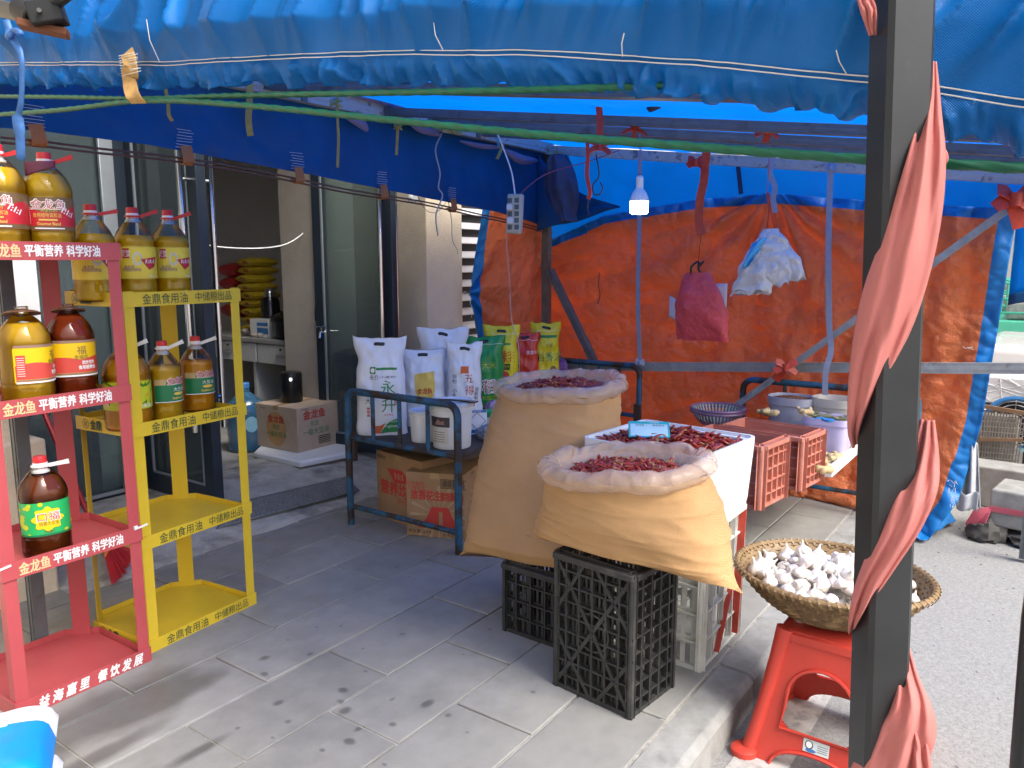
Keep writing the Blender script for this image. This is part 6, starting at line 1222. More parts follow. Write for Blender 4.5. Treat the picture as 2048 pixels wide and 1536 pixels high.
M_cwh = mat('white_crate_plastic', (0.60, 0.59, 0.54), 0.5, var=0.12, vs=12, col2=(.42, .36, .28), c2s=8, c2lo=.58, c2hi=.8); M_cbr = mat('brown_crate_plastic', (0.50, 0.18, 0.125), 0.5, var=0.12, vs=12, col2=(.56, .26, .20), c2s=10, c2lo=.5, c2hi=.75)
a, b, c = GZ(1105, 1370, 0), GZ(1262, 1440, 0), GZ(1350, 1372, 0); cen = (a + c) / 2; ang = math.atan2((c - b).y, (c - b).x)
crate('black_crate', 'dusty black plastic crate on end under the front sack, ribbed base facing the street', (cen.x, cen.y, 0), ang, ((c - b).length, (a - b).length, .475), M_cbk, (5, 6, 9), 'black crates under the sacks', diag=True)
a = GZ(1003, 1264, 0); crate('black_crate', 'black plastic crate in deep shade under the tall sack', (a.x + .26, a.y - .20, 0), R(-2), (.50, .40, .275), M_cbk, (6, 6, 4), 'black crates under the sacks')
wc = crate('white_crate', 'grubby white plastic crate with red painted streaks under the foam box', (2.655, 1.16, 0), R(0), (.40, .46, .515), M_cwh, (4, 4, 5), per=3)
mb = MB(); mb.bar((.125, -.2325, .02), (.165, -.2325, .50), .004, .028, (0, 1, 0)); mb.build('red_streak', mat('red_stain', (.58, .08, .05), .6, var=.3, vs=14), parent=wc)
mb = MB(); mb.bar((-.06, -.2328, .02), (.06, -.2328, .22), .004, .020, (0, 1, 0)); mb.build('red_streak', mat('red_stain', (.58, .08, .05), .6), parent=wc)
def bcrate(label, corner_px, x, zb, zt, la, lb, rz):
    p = GX(*corner_px, x); A = Vector((math.cos(rz), math.sin(rz), 0)); B = Vector((-math.sin(rz), math.cos(rz), 0)); cen = p + A * la / 2 + B * lb / 2
    t = crate('brown_crate', label, (cen.x, cen.y, zb), rz, (la, lb, zt - zb), M_cbr, (5, 6, 5), 'brown crates by the foam box', per=1)
    mb = MB(); mb.bb((-la / 2 + .02, -lb / 2 + .02, .02), (-la / 2 + .024, lb / 2 - .02, zt - zb - .004)); mb.bb((la / 2 - .024, -lb / 2 + .02, .02), (la / 2 - .02, lb / 2 - .02, zt - zb - .004)); mb.bb((-la / 2 + .0245, lb / 2 - .024, .02), (la / 2 - .0245, lb / 2 - .02, zt - zb - .004)); mb.bb((-la / 2 + .0245, -lb / 2 + .02, .02), (la / 2 - .0245, -lb / 2 + .024, zt - zb - .004)); mb.build('lining', M_cbr, parent=t)
    return t
b1 = bcrate('nearer empty brown plastic crate, lower left of the pair', (1519, 1021), 3.21, .379, .656, .27, .38, R(-7)); b2 = bcrate('farther empty brown plastic crate below the tubs, upper right of the pair', (1601, 983), 3.60, .379, .629, .26, .42, R(-7))
# foam box with chillies ---------------------------------------------------
fb = thing('foam_box', 'white polystyrene box full of dried red chillies', 'foam box', (2.665, 1.165, .519), R(-5.5)); M_foam = mat('polystyrene', (.70, .71, .72), .65, var=.04, vs=8, col2=(.70, .69, .66), c2s=6, c2lo=.6, c2hi=.8, bump=.25, bs=260, bdist=.001)
X, Y, Z, T = .225, .245, .26, .03
mb = MB()
def rr(x, y, z, r=.035, n=6):
    out = []
    for sx, sy, a0 in ((1, 1, 0), (-1, 1, 90), (-1, -1, 180), (1, -1, 270)):
        for k in range(n): a = R(a0 + 90 * k / (n - 1)); out.append(Vector((sx * (x - r) + r * math.cos(a), sy * (y - r) + r * math.sin(a), z)))
    return out
mb.loft([rr(X * .93, Y * .93, 0), rr(X * .95, Y * .95, .03), rr(X, Y, Z - .02), rr(X, Y, Z), rr(X - .010, Y - .010, Z), rr(X - .011, Y - .011, Z - .012), rr(X - T, Y - T, Z - .012), rr(X - T - .01, Y - T - .01, Z - .10)], True, True); mb.build('box', M_foam, parent=fb, smooth=40)
mb = MB()
for k in range(5): mb.box((-.14 + .07 * k, -Y * .962, .12), (.02, .004, .18), rotm(rx=R(2.2)))
mb.build('rib', M_foam, parent=fb, bevel=.006)
M_chi = mat('dried_chilli', (0.25, 0.020, 0.010), 0.32, var=0.55, vs=24, coat=.2); M_stem = mat('chilli_stem', (.36, .25, .10), .7, var=.3)
def chillies(name, label, n, place, group=None):
    mb = MB()
    for k in range(n):
        c, sc_ = place(); ln = random.uniform(.030, .058) * sc_; r0 = random.uniform(.0042, .0068); a = random.uniform(0, 2 * PI); el = random.gauss(0, .35); d = Vector((math.cos(a) * math.cos(el), math.sin(a) * math.cos(el), math.sin(el))); sd = d.cross(Vector((0, 0, 1))).normalized(); bend = random.uniform(-.25, .25) * ln
        pts = [c + d * (ln * (q / 5 - .5)) + sd * bend * (q / 5) ** 2 * 1.4 + Vector((0, 0, -.10 * ln * (q / 5) ** 2)) for q in range(6)]
        mb.mi = 0; mb.tube(pts, [r0 * .7, r0 * 1.05, r0, r0 * .85, r0 * .55, r0 * .12], 6)
        if random.random() < .45: mb.mi = 1; mb.tube([pts[0] - d * .010 + Vector((0, 0, .002)), pts[0]], [.0012, .0035], 5)
    o = mb.build(name, [M_chi, M_stem], smooth=60); tag(o, label, 'chillies', group, 'stuff'); return o
E_ = rotm(rz=R(-5.5)); C0 = Vector((2.665, 1.165, .519))
def pl_box():
    u, v = random.uniform(-.185, .185), random.uniform(-.205, .205); h = .243 + .042 * (1 - (u / .2) ** 2) * (1 - (v / .22) ** 2) + .012 * noise.noise(Vector((u * 12, v * 12, 0))); return C0 + E_ @ Vector((u, v, h - random.random() * .022)), 1.0
heap0 = chillies('dried_chillies', 'heap of dried red chillies in the white polystyrene box', 620, pl_box)
mb = MB(); mb.grid(lambda a, b: C0 + E_ @ Vector(((a - .5) * .38, (b - .5) * .42, .222 + .040 * math.sin(PI * a) * math.sin(PI * b))), 14, 14); o = mb.build('chilli_bed', M_chi); o.parent = heap0; o['kind'] = 'stuff'
c = C0 + E_ @ Vector((-.075, .045, .292)); cd = thing('payment_card', 'teal-edged payment card without its codes lying on the chillies', 'sign', tuple(c), R(-62))
M_t = rotm(rx=R(28)); mb = MB(); mb.box((0, 0, 0), (.150, .090, .004), M_t); mb.build('card', mat('card_teal', (.02, .34, .36), .3, var=.15, vs=8, col2=(.05, .30, .55), c2s=5), parent=cd, bevel=.0015)
s = lambda u, v, l=0: M_t @ Vector((u, v, .0022 + l)); mb = MB(); patch(mb, s, -.068, .068, -.040, .028, .0006); mb.build('panel', mat('card_pale', (.42, .62, .66), .35), parent=cd); mb = MB(); text(mb, s, '支付宝', -.034, .020, .010, lift=.0012); text(mb, s, '微信支付', .034, .020, .010, lift=.0012); mb.build('lettering', M_pk, parent=cd); mb = MB(); text(mb, s, '扫码支付', .02, .036, .008, lift=.0012); mb.build('lettering', M_pw, parent=cd)
# sacks --------------------------------------------------------------------
M_sack = mat('woven_sack', (0.56, 0.325, 0.145), 0.55, var=0.10, vs=5, bump=.35, bs=14, bdist=.012, weave=.9, wscale=1500, spec=.3, stretch=(1, 1, 1))
M_liner = mat('liner_film', (0.76, 0.56, 0.42), 0.16, var=0.10, vs=9, bump=.9, bs=20, bdist=.018, transp=.50, trans=.15, coat=.5)
def sack(name, label, T, rim, seed, rollr, dy_rim):
    """T rows: t, centre x, centre y, z, half y, half x, exponent, tilt of z along y"""
    t = thing(name, label, 'sack', (T[0][1], T[0][2], T[0][3]), 0, 'yellow woven sacks of dried chillies')
    def row(tt):
        for p, q in zip(T, T[1:]):
            if tt <= q[0] + 1e-9:
                k = (tt - p[0]) / (q[0] - p[0]); k2 = k * k * (3 - 2 * k) * .5 + k * .5; return [a + (b - a) * k2 for a, b in zip(p, q)]
        return T[-1]
    def f(a, b):
        _, cx, cy, z, hy, hx, e, tl = row(b); an = 2 * PI * a; c, s = math.cos(an), math.sin(an); q = (abs(c) ** e + abs(s) ** e) ** (-1 / e)
        x, y = c * q * hx, s * q * hy
        droop = -.035 * (abs(y) / hy) ** 5 * max(0, 1 - b * 3.5); z += droop
        side_ = min(1, .25 + 1.2 * (abs(y) / hy) ** 2)
        rip = .011 * ((1 - min(1, 1.6 * abs(noise.noise(Vector((y * 2.2 + seed, z * 13 + 5 * abs(y), c * .8)))))) ** 2 - .4) * side_ * (1.25 - b) + .007 * ((1 - min(1, 1.6 * abs(noise.noise(Vector((y * 3.1 + z * 9, z * 26 - y * 6, seed)))))) ** 3 - .3) * side_ + .012 * noise.noise(Vector((y * 5, z * 4, c * 2 + seed)))
        gat = .007 * math.sin(an * 13 + 3 * noise.noise(Vector((an, seed, 0)))) * max(0, (b - .82) / .18)
        return Vector((cx + x * (1 + gat / hx * .5) + c * rip, cy + y * (1 + gat / hy * .5) + s * rip * .6, z + tl * y + .004 * noise.noise(Vector((an * 2, b * 5, seed)))))
    mb = MB(); mb.grid(f, 120, 70, closed=True); mb.add([f(i / 120, 0) for i in range(120)], [tuple(range(120))]); mb.build('sack', M_sack, parent=t, smooth=180, world=True)
    cx, cy, cz, rx_, ry_, tx, ty = rim
    def roll(a, b):
        an = 2 * PI * a; ph = 2 * PI * b; e = 2.3; c, s = math.cos(an), math.sin(an); q = (abs(c) ** e + abs(s) ** e) ** (-1 / e)
        rr_ = rollr * (1 + .22 * noise.noise(Vector((c * 2.2, s * 2.2, seed))) + .16 * noise.noise(Vector((c * 6, s * 6, seed + ph * .3)))); u = rr_ * math.cos(ph); v = rr_ * 1.25 * math.sin(ph)
        lump = .010 * (1 - 2 * abs(noise.noise(Vector((c * 5 + ph * .5, s * 5, seed + 4)))))
        x, y = c * q * rx_, s * q * ry_; n_ = Vector((c * ry_, s * rx_, 0)).normalized()
        return Vector((cx + x, cy + y, cz + tx * x + ty * y + .012 * noise.noise(Vector((c * 2, s * 2, seed + 9))))) + n_ * (u + lump * math.cos(ph)) + Vector((0, 0, v + lump * .7))
    mb = MB(); mb.grid(roll, 150, 26, closed=True); mb.build('liner_roll', M_liner, parent=t, smooth=180, world=True)
    def inner(a, b):
        an = 2 * PI * a; c, s = math.cos(an), math.sin(an); k = 1 - .12 - .20 * b; w2 = .006 * math.sin(an * 14 + 3 * noise.noise(Vector((c * 2, s * 2, 3)))) * b
        return Vector((cx + c * rx_ * k + c * w2, cy + s * ry_ * k + s * w2, cz + tx * c * rx_ + ty * s * ry_ + .015 - dy_rim * b))
    mb = MB(); mb.grid(inner, 120, 10, closed=True); mb.build('liner', M_liner, parent=t, smooth=180, world=True)
    return t
T2 = [(0, 2.18, 1.095, .494, .385, .016, 2.0, .02), (.05, 2.19, 1.095, .492, .365, .085, 2.1, .02), (.15, 2.21, 1.10, .512, .345, .150, 2.3, .01), (.45, 2.235, 1.10, .59, .318, .188, 2.4, 0), (.75, 2.25, 1.12, .67, .296, .195, 2.4, -.04), (1, 2.25, 1.14, .738, .268, .182, 2.3, -.10)]
sack('chilli_sack', 'plump yellow woven sack of chillies slumped on the front black crate', T2, (2.25, 1.14, .755, .190, .266, .06, -.10), 3, .027, .05)
T1 = [(0, 2.40, 1.62, .285, .345, .016, 2.0, -.10), (.05, 2.42, 1.62, .288, .33, .085, 2.1, -.06), (.15, 2.46, 1.63, .33, .318, .145, 2.4, -.04), (.45, 2.58, 1.67, .53, .300, .175, 2.4, 0), (.78, 2.70, 1.70, .77, .285, .18, 2.4, 0), (1, 2.75, 1.705, .895, .268, .17, 2.3, -.02)]
sack('chilli_sack', 'tall yellow woven sack of chillies leaning behind the slumped one', T1, (2.75, 1.705, .905, .175, .262, .12, -.05), 8, .026, .04)
def pl_s2():
    a, r = random.uniform(0, 2 * PI), math.sqrt(random.random()); x, y = math.cos(a) * r * .125, math.sin(a) * r * .185; return Vector((2.25 + x, 1.14 + y, .752 + .018 * (1 - r * r) + .06 * x - .1 * y - random.random() * .015)), .75
heap1 = chillies('dried_chillies', 'dried red chillies filling the slumped front sack', 520, pl_s2)
def pl_s1():
    a, r = random.uniform(0, 2 * PI), math.sqrt(random.random()); x, y = math.cos(a) * r * .13, math.sin(a) * r * .20; return Vector((2.76 + x, 1.705 + y, .905 + .03 * (1 - r * r) + .1 * x - .05 * y - random.random() * .015)), .75
heap2 = chillies('dried_chillies', 'dried red chillies filling the tall rear sack', 420, pl_s1)
for k, (cx, cy, cz, a_, b_) in enumerate(((2.25, 1.14, .735, .15, .21), (2.76, 1.705, .905, .14, .21))):
    mb = MB(); mb.grid(lambda a, b: Vector((cx + a_ * b * math.cos(2 * PI * a), cy + b_ * b * math.sin(2 * PI * a), cz + .018 * (1 - b * b) + .1 * a_ * b * math.cos(2 * PI * a) - .08 * b_ * b * math.sin(2 * PI * a))), 40, 6, closed=True)
    o = mb.build('chilli_bed', M_chi, parent=(heap1, heap2)[k]); o['kind'] = 'stuff'
# tubs, colanders, ginger on the second bed ------------------------------------
def tub(label, px0, px1, ytop, ybot, x, m, ex=2.6, deep=.8, rim=True, name='tub', group=None):
    a, b = GX(px0, ytop, x), GX(px1, ytop, x); c = (a + b) / 2; r = (a - b).length / 2; z0 = .392; h = c.z - z0
    t = thing(name, label, 'tub', (c.x + r * deep * .6, c.y, z0), R(-2), group)
    mb = MB(); k = .86; mb.lathe([(r * k, 0), (r * k * 1.02, .006), (r * .955, h * .84), (r * 1.03, h * .85), (r * 1.03, h), (r * .98, h), (r * .94, h * .97), (r * k * .95, .012)], seg=44, ex=ex, sx=deep, cap1=True); mb.build('tub', m, parent=t, smooth=40)
    return t, r, h
M_clear = mat('frosted_tub', (.58, .55, .50), .3, var=.06, transp=.22, trans=.15); M_greyt = mat('grey_tub', (.36, .36, .42), .35, var=.15, vs=30, transp=.04); M_lav = mat('lavender_tub', (.55, .50, .74), .4, var=.06, transp=.08)
t, r, h = tub('frosted tub heaped with brown peppercorns by the second headboard', 1533, 1626, 795, 838, 4.38, M_greyt); o = t
mb = MB(); random.seed(4)
for k in range(900):
    a, q = random.uniform(0, 2 * PI), math.sqrt(random.random()); e = 2.6; ct, st = math.cos(a), math.sin(a); w_ = (abs(ct) ** e + abs(st) ** e) ** (-1 / e); c = Vector((ct * w_ * q * r * .92 * .8, st * w_ * q * r * .92, h * .93 + .018 * (1 - q * q))) + Vector(o.location); s_ = .0042
    mb.add([c + Vector(v) * s_ for v in ((1, 0, 0), (-1, 0, 0), (0, 1, 0), (0, -1, 0), (0, 0, 1), (0, 0, -1))], [(0, 2, 4), (2, 1, 4), (1, 3, 4), (3, 0, 4), (2, 0, 5), (1, 2, 5), (3, 1, 5), (0, 3, 5)])
pc_ = tag(mb.build('peppercorns', mat('peppercorn', (.16, .065, .035), .7, var=.5, vs=120)), 'brown peppercorns filling the grey frosted tub', 'peppercorns', None, 'stuff')
mb = MB(); mb.lathe([(r * .9, 0), (r * .9, .003), (0, .004)], (o.location.x, o.location.y, o.location.z + h * .915), 40, 2.6, .8); mb.build('peppercorn_bed', mat('peppercorn', (.16, .065, .035)), parent=pc_)['kind'] = 'stuff'
tub('empty frosted tub rightmost on the second bed, by the black pole', 1622, 1715, 798, 868, 4.40, M_clear)
t, r, h = tub('small square lavender tub holding dried bay leaves', 1607, 1699, 836, 872, 4.20, M_lav, ex=5)
mb = MB(); random.seed(6); o = t
for k in range(60):
    a = random.uniform(0, 2 * PI); c = Vector((random.uniform(-1, 1) * r * .62, random.uniform(-1, 1) * r * .8, h * .93 + random.random() * .025)) + Vector(o.location); u = Vector((math.cos(a), math.sin(a), random.uniform(-.3, .3))); v = Vector((-math.sin(a), math.cos(a), random.uniform(-.4, .4))); l = random.uniform(.02, .034)
    mb.add([c - u * l, c + v * l * .35, c + u * l, c - v * l * .35], [(0, 1, 2, 3)])
bl_ = tag(mb.build('bay_leaves', mat('bay_leaf', (.20, .20, .09), .6, var=.4, vs=30), smooth=0, solid=.001), 'dry greenish bay leaves heaped in the lavender tub', 'leaves', None, 'stuff')
mb = MB(); mb.lathe([(r * .9, 0), (r * .9, .003), (0, .004)], (o.location.x, o.location.y, o.location.z + h * .9), 40, 5, .8); mb.build('leaf_bed', mat('bay_leaf', (.20, .20, .09)), parent=bl_)['kind'] = 'stuff'
c = GX(1628, 838, 4.0); mb = MB(); mb.tube(spline([c, c + Vector((.02, -.03, .008)), c + Vector((.03, -.05, -.004))]), .004, 6); mb.lathe([(.018, 0), (.03, .006), (.032, .014)], tuple(c + Vector((.03, -.06, -.012))), 16); tag(mb.build('blue_scoop', mat('scoop_blue', (.03, .22, .55), .4)), 'small blue plastic scoop in the lavender tub', 'scoop')
# foam tray and ginger
tp = [GZ(1560, 975, .38), GZ(1650, 930, .40), GZ(1713, 893, .43), GZ(1660, 872, .44)]
tr = thing('foam_tray', 'shallow white foam tray with ginger at the street end of the second bed', 'tray', (4.22, .905, .379), R(0))
mb = MB(); mb.bb((-.28, -.03, 0), (.28, .26, .012)); mb.bb((-.28, -.045, 0), (.28, -.031, .065)); mb.bb((.281, -.045, 0), (.296, .26, .065)); mb.bb((-.296, -.045, 0), (-.281, .26, .065)); mb.bb((-.28, .261, 0), (.28, .275, .065)); mb.build('tray', M_foam, parent=tr, bevel=.005)
M_gin = mat('ginger_skin', (.50, .38, .20), .7, var=.25, vs=30, bump=.5, bs=80, bdist=.003)
def ginger():
    mb = MB(); base = [(0, 0, 0)]
    for k, (p, q, r) in enumerate((((-.03, 0, .015), (.03, .004, .015), .016), ((.0, 0, .016), (.015, .03, .02), .013), ((-.015, 0, .016), (-.022, -.026, .022), .012), ((.02, .0, .016), (.04, -.018, .02), .010))):
        p, q = Vector(p), Vector(q); mb.tube([p - (q - p) * .15, p, (p + q) / 2, q, q + (q - p) * .12], [r * .4, r, r * .85, r, r * .35], 10)
    return mb
random.seed(31); proto = None; spots = [(1642, 905), (1652, 915), (1660, 905), (1668, 920), (1650, 930), (1645, 945), (1672, 908), (1658, 925), (1640, 925), (1540, 832), (1528, 828), (1610, 828), (1640, 890), (1655, 895)]
for k, (px, py) in enumerate(spots):
    q = GZ(px, py, .425) if py > 850 else GX(px, py, 4.2)
    if proto is None: o = ginger().build('ginger_root', M_gin, smooth=60); proto = o
    else: o = proto.copy(); COL.objects.link(o)
    o.location = q; o.rotation_euler = (random.uniform(-.4, .4), random.uniform(-.4, .4), random.uniform(0, 6)); s_ = random.uniform(.9, 1.25); o.scale = (s_,) * 3
    tag(o, 'pale knobbly ginger root heaped behind the brown crates', 'ginger', 'ginger roots on the second bed')
# colanders
for k in range(2):
    a, b = GX(1370, 828 - 6 * k, 4.3), GX(1474, 828 - 6 * k, 4.3); c = (a + b) / 2; r = (a - b).length / 2; t = thing('colander', ['lower purple', 'upper pale green'][k] + ' plastic colander of the stacked pair', 'colander', (c.x + .12, c.y, c.z - .075), 0, 'colanders stacked behind the foam box')
    mb = MB()
    for q in range(44): an = 2 * PI * q / 44; mb.ribbon([(r * .62 * math.cos(an), r * .62 * math.sin(an), 0), (r * .85 * math.cos(an), r * .85 * math.sin(an), .035), (r * .96 * math.cos(an), r * .96 * math.sin(an), .072)], .008, (-math.sin(an), math.cos(an), 0), .001)
    mb.lathe([(0, 0), (r * .64, 0), (r * .64, .003), (0, .003)], seg=40); mb.build('basket', mat('colander_purple', (.24, .13, .22), .4) if k == 0 else mat('colander_green', (.42, .52, .40), .4), parent=t)
    mb = MB(); mb.tube([(r * math.cos(2 * PI * q / 44), r * math.sin(2 * PI * q / 44), .075) for q in range(44)], .008, 8, closed=True); mb.build('rim', mat('colander_purple', (.24, .13, .22)), parent=t)
# garlic in the basket on the red stool ------------------------------------
BC = Vector((2.525, .535, .205)); BR, BH = .295, .155
bk = thing('bamboo_basket', 'shallow round woven bamboo basket of garlic on the red stool', 'basket', tuple(BC + Vector((0, 0, .0))), R(0))
M_bam = mat('bamboo_strip', (.13, .07, .028), .5, var=.4, vs=40, col2=(.26, .16, .065), c2s=22, c2lo=.52, c2hi=.62); M_bamp = mat('bamboo_pale', (.24, .155, .072), .5, var=.3, vs=30)
def bprof(s): return (.13 + (BR - .13) * (s ** .62), .095 + BH * .0 + (BH - .0) * s ** 1.7 * .95)
BZ0 = .10
def bsurf_(a, s, off=0):
    r = .05 + (BR - .05) * s ** .68; z = BZ0 + BH * s ** 1.7; return Vector((math.cos(2 * PI * a) * (r + off), math.sin(2 * PI * a) * (r + off), z))
mb = MB()
for k in range(84):
    mb.ribbon([bsurf_(k / 84, s, .0025 * math.sin(9.5 * PI * s + PI * (k % 2))) for s in [q / 16 for q in range(17)]], .0048, (-math.sin(2 * PI * k / 84), math.cos(2 * PI * k / 84), 0), .0008)
mb.build('stakes', M_bamp, parent=bk)
mb = MB()
for j in range(20):
    s = (j + .6) / 20; mb.ribbon([bsurf_(k / 168, s, .0028 * math.cos(PI * k / 2 + PI * j)) for k in range(169)], BH * 1.25 / 20 * (.62 + .4 * s) * 1.45, (0, 0, 1), .0008)
mb.build('weave', M_bam, parent=bk)
mb = MB(); mb.grid(lambda a, b: Vector((.055 * b * math.cos(2 * PI * a), .055 * b * math.sin(2 * PI * a), BZ0 + .002)), 30, 3, closed=True); mb.grid(lambda a, b: bsurf_(a, b, -.004), 60, 10, closed=True); mb.build('lining', M_bamp, parent=bk)
mb = MB(); pr = [Vector((math.cos(2 * PI * k / 72) * BR, math.sin(2 * PI * k / 72) * BR, BZ0 + BH)) for k in range(72)]; mb.tube(pr, .009, 8, closed=True)
for k in range(72):
    an = 2 * PI * k / 72; e = Vector((math.cos(an), math.sin(an), 0)); tg = Vector((-math.sin(an), math.cos(an), 0)); c = e * BR + Vector((0, 0, BZ0 + BH)); mb.ribbon([c - e * .013 - tg * .008 - Vector((0, 0, .006)), c - tg * .003 + Vector((0, 0, .0115)), c + e * .0125 + tg * .004, c + e * .006 + tg * .008 - Vector((0, 0, .014))], .007, tg, .0012)
mb.build('rim', M_bamp, parent=bk)
bk.scale = (.90, 1, .94)
M_gar = mat('garlic_skin', (.66, .61, .545), .5, var=.06, vs=20, col2=(.42, .28, .34), c2s=9, c2lo=.52, c2hi=.75, stretch=(1, 1, .3), bump=.2, bs=90, bdist=.001)
def garlic(seed):
    mb = MB(); pr_ = [(.35, 0), (.75, .03), (.97, .18), (1.0, .36), (.90, .56), (.62, .76), (.34, .90), (.21, 1.0), (.15, 1.12), (.12, 1.28), (.11, 1.38)]; rings = []
    for r, z in pr_:
        f = max(0, 1 - abs(z - .35) / .6); tx = .006 * max(0, z - .9) * (seed - 1)
        rings.append([Vector((math.cos(2 * PI * k / 40) * .026 * r * (1 - .10 * f * abs(math.cos(PI * k / 40 * 7 + seed)) ** 3) + tx * 4, math.sin(2 * PI * k / 40) * .026 * r * (1 - .10 * f * abs(math.cos(PI * k / 40 * 7 + seed)) ** 3), z * .036)) for k in range(40)])
    mb.loft(rings); return mb
random.seed(17); GP = [garlic(k) for k in range(3)]; gm = [None] * 3; placed = []
def gplace(n, rmax, z0, dz):
    got = 0; tries = 0
    while got < n and tries < 4000:
        tries += 1; a, q = random.uniform(0, 2 * PI), math.sqrt(random.random()); x, y = math.cos(a) * q * rmax, math.sin(a) * q * rmax; z = z0 + dz * (1 - q * q)
        if all((x - p[0]) ** 2 + (y - p[1]) ** 2 + (z - p[2]) ** 2 > .044 ** 2 for p in placed): placed.append((x, y, z)); got += 1
gplace(16, .11, BZ0 + .035, .0); gplace(46, .205, BZ0 + .085, .012); gplace(60, .235, BZ0 + .122, .022); gplace(16, .15, BZ0 + .165, .01)
for k, (x, y, z) in enumerate(placed):
    i = k % 3
    if gm[i] is None: o = GP[i].build('garlic_bulb', M_gar, smooth=60); gm[i] = o
    else: o = gm[i].copy(); COL.objects.link(o)
    o.location = BC + Vector((x * .9, y, z * .94 - .010)); t_ = .8 if random.random() < .45 else 2.6; o.rotation_euler = (random.gauss(0, t_ * .6), random.gauss(0, t_ * .6), random.uniform(0, 6)); s_ = random.uniform(.78, 1.22); o.scale = (s_,) * 3
    tag(o, 'white garlic bulb heaped in the woven bamboo basket', 'garlic', 'garlic bulbs in the basket')
# red plastic stool ------------------------------------------------------------
st = thing('plastic_stool', 'red plastic stool with arched legs carrying the garlic basket', 'stool', (2.485, .50, -.117), R(0)); M_st = mat('stool_red', (.54, .052, .034), .35, var=.10, vs=6, col2=(.50, .06, .05), c2s=5, c2lo=.6, c2hi=.8, bump=.05, bs=60)
SH, SB, ST_ = .412, .215, .135
def side(z): k = z / SH; return SB + (ST_ - SB) * k ** .85
def sface(nm, M_):
    """one wall of the stool: outline with an arched opening above and another below the bar"""
    def P(u, z, l): h = side(z); return M_ @ Vector((-h - l, u * h, z))
    mb = MB(); nu, nv = 56, 72
    def sk(a, b):
        u, z = a * 2 - 1, b * SH; hw = .62; 
        if z < .062: q = 1 - ((z + .0) / .062) ** 2; return abs(u) < .64 * max(0, q) ** .5 + .0 and abs(u) < .60
        if .115 < z < .315:
            if z < .235: rr_ = min(1, (z - .115) / .03); return abs(u) < .58 * (1 - .25 * (1 - rr_) ** 2)
            return (u / .58) ** 2 + ((z - .235) / .08) ** 2 < 1
        return False
    for l, fl in ((0, 0), (-.006, 1)): mb.grid(lambda a, b: P(a * 2 - 1, b * SH, l), nu, nv, skip=sk)
    return mb, P
for k in range(4):
    M_ = rotm(rz=R(90 * k)); mb, P = sface('w', M_); mb.build('leg_panel', M_st, parent=st, smooth=50)
    mb = MB(); h = [P(u, z, .004) for u, z in [(-.58, .115)] + [(-.58, .16), (-.58, .20), (-.58, .235)] + [(.58 * math.cos(PI - t), .235 + .08 * math.sin(t)) for t in [PI * q / 14 for q in range(1, 14)]] + [(.58, .235), (.58, .18), (.58, .115)]]; mb.tube(h, .006, 6, closed=True)
    mb.tube([P(.60 * math.cos(PI - t), .062 * math.sin(t) ** .8, .004) for t in [PI * q / 16 for q in range(17)]], .006, 6); mb.build('rib', M_st, parent=st, smooth=60)
    mb = MB(); c_ = lambda z: M_ @ Vector((-side(z) + .012, -side(z) + .012, z)); mb.tube([c_(SH * q / 8) for q in range(9)], [.024, .023, .023, .023, .024, .025, .026, .028, .03], 12); mb.build('leg', M_st, parent=st, smooth=60)
    mb = MB(); c0 = M_ @ Vector((-side(0) + .006, -side(0) + .006, 0)); mb.lathe([(.042, 0), (.042, .018), (.030, .026)], tuple(c0), 16); mb.build('foot', M_st, parent=st)
mb = MB(); mb.loft([rr(ST_ + .012, ST_ + .012, SH - .03, .05), rr(ST_ + .010, ST_ + .010, SH - .008, .05), rr(ST_ - .004, ST_ - .004, SH, .045)]); mb.build('seat', M_st, parent=st, smooth=50)
s = lambda u, v, l=0: Vector((-side(v) - .0012 - l, -u, v)); mb = MB(); patch(mb, s, -.035, .040, .070, .108, .0006); mb.build('sticker', mat('sticker_pale', (.66, .72, .72), .4), parent=st); mb = MB(); disc(mb, s, -.018, .092, .012, .013, .0012); [patch(mb, s, .006, .036, .078 + .006 * k, .0795 + .006 * k, .0012, 4, 1) for k in range(4)]; mb.build('print', M_pk, parent=st); mb = MB(); disc(mb, s, -.018, .093, .009, .010, .0018); mb.build('print', M_pw, parent=st); mb = MB(); disc(mb, s, -.012, .077, .015, .005, .0018); mb.build('print', mat('print_blue', (.05, .18, .45)), parent=st)
# ================================================================== BEYOND THE TARP, right edge
def cb(name, label, cat, lo, hi, m, rz=0, **k):
    c = [(a + b) / 2 for a, b in zip(lo, hi)]; mb = MB(); mb.box((0, 0, (hi[2] - lo[2]) / 2), [b - a for a, b in zip(lo, hi)]); o = mb.build(name, m, loc=(c[0], c[1], lo[2]), rot=(0, 0, rz), **k); return tag(o, label, cat)
p = GZ(2000, 1085, -.12); sbk = cb('concrete_block', 'pale rough concrete block tied with pink cord beyond the tarp', 'block', (p.x - .02, p.y - .58, -.04), (p.x + .30, p.y + .05, .17), M_kerb, R(-8), bevel=.012)
c = Vector(sbk.location); mb = MB(); e = rotm(rz=R(-8)); P_ = [c + e @ Vector(v) for v in ((-.165, .31, .10), (-.166, .0, .105), (-.166, -.30, .11))]; mb.ribbon(P_, .03, (0, 0, 1), .004); q = P_[0]; mb.ribbon([q, q + Vector((-.02, .05, -.03)), q + Vector((-.02, .09, -.12))], [.02, .06, .05], (.3, .3, .6), .004); mb.ribbon([q, q + Vector((-.03, .03, -.06)), q + Vector((-.03, .04, -.16))], [.02, .05, .04], (.3, .5, .2), .004); tag(mb.build('pink_rope', mat('pink_film_cord', (.50, .10, .14), .5, var=.25), smooth=60), 'pink plastic cord knotted round the pale concrete block', 'cord')
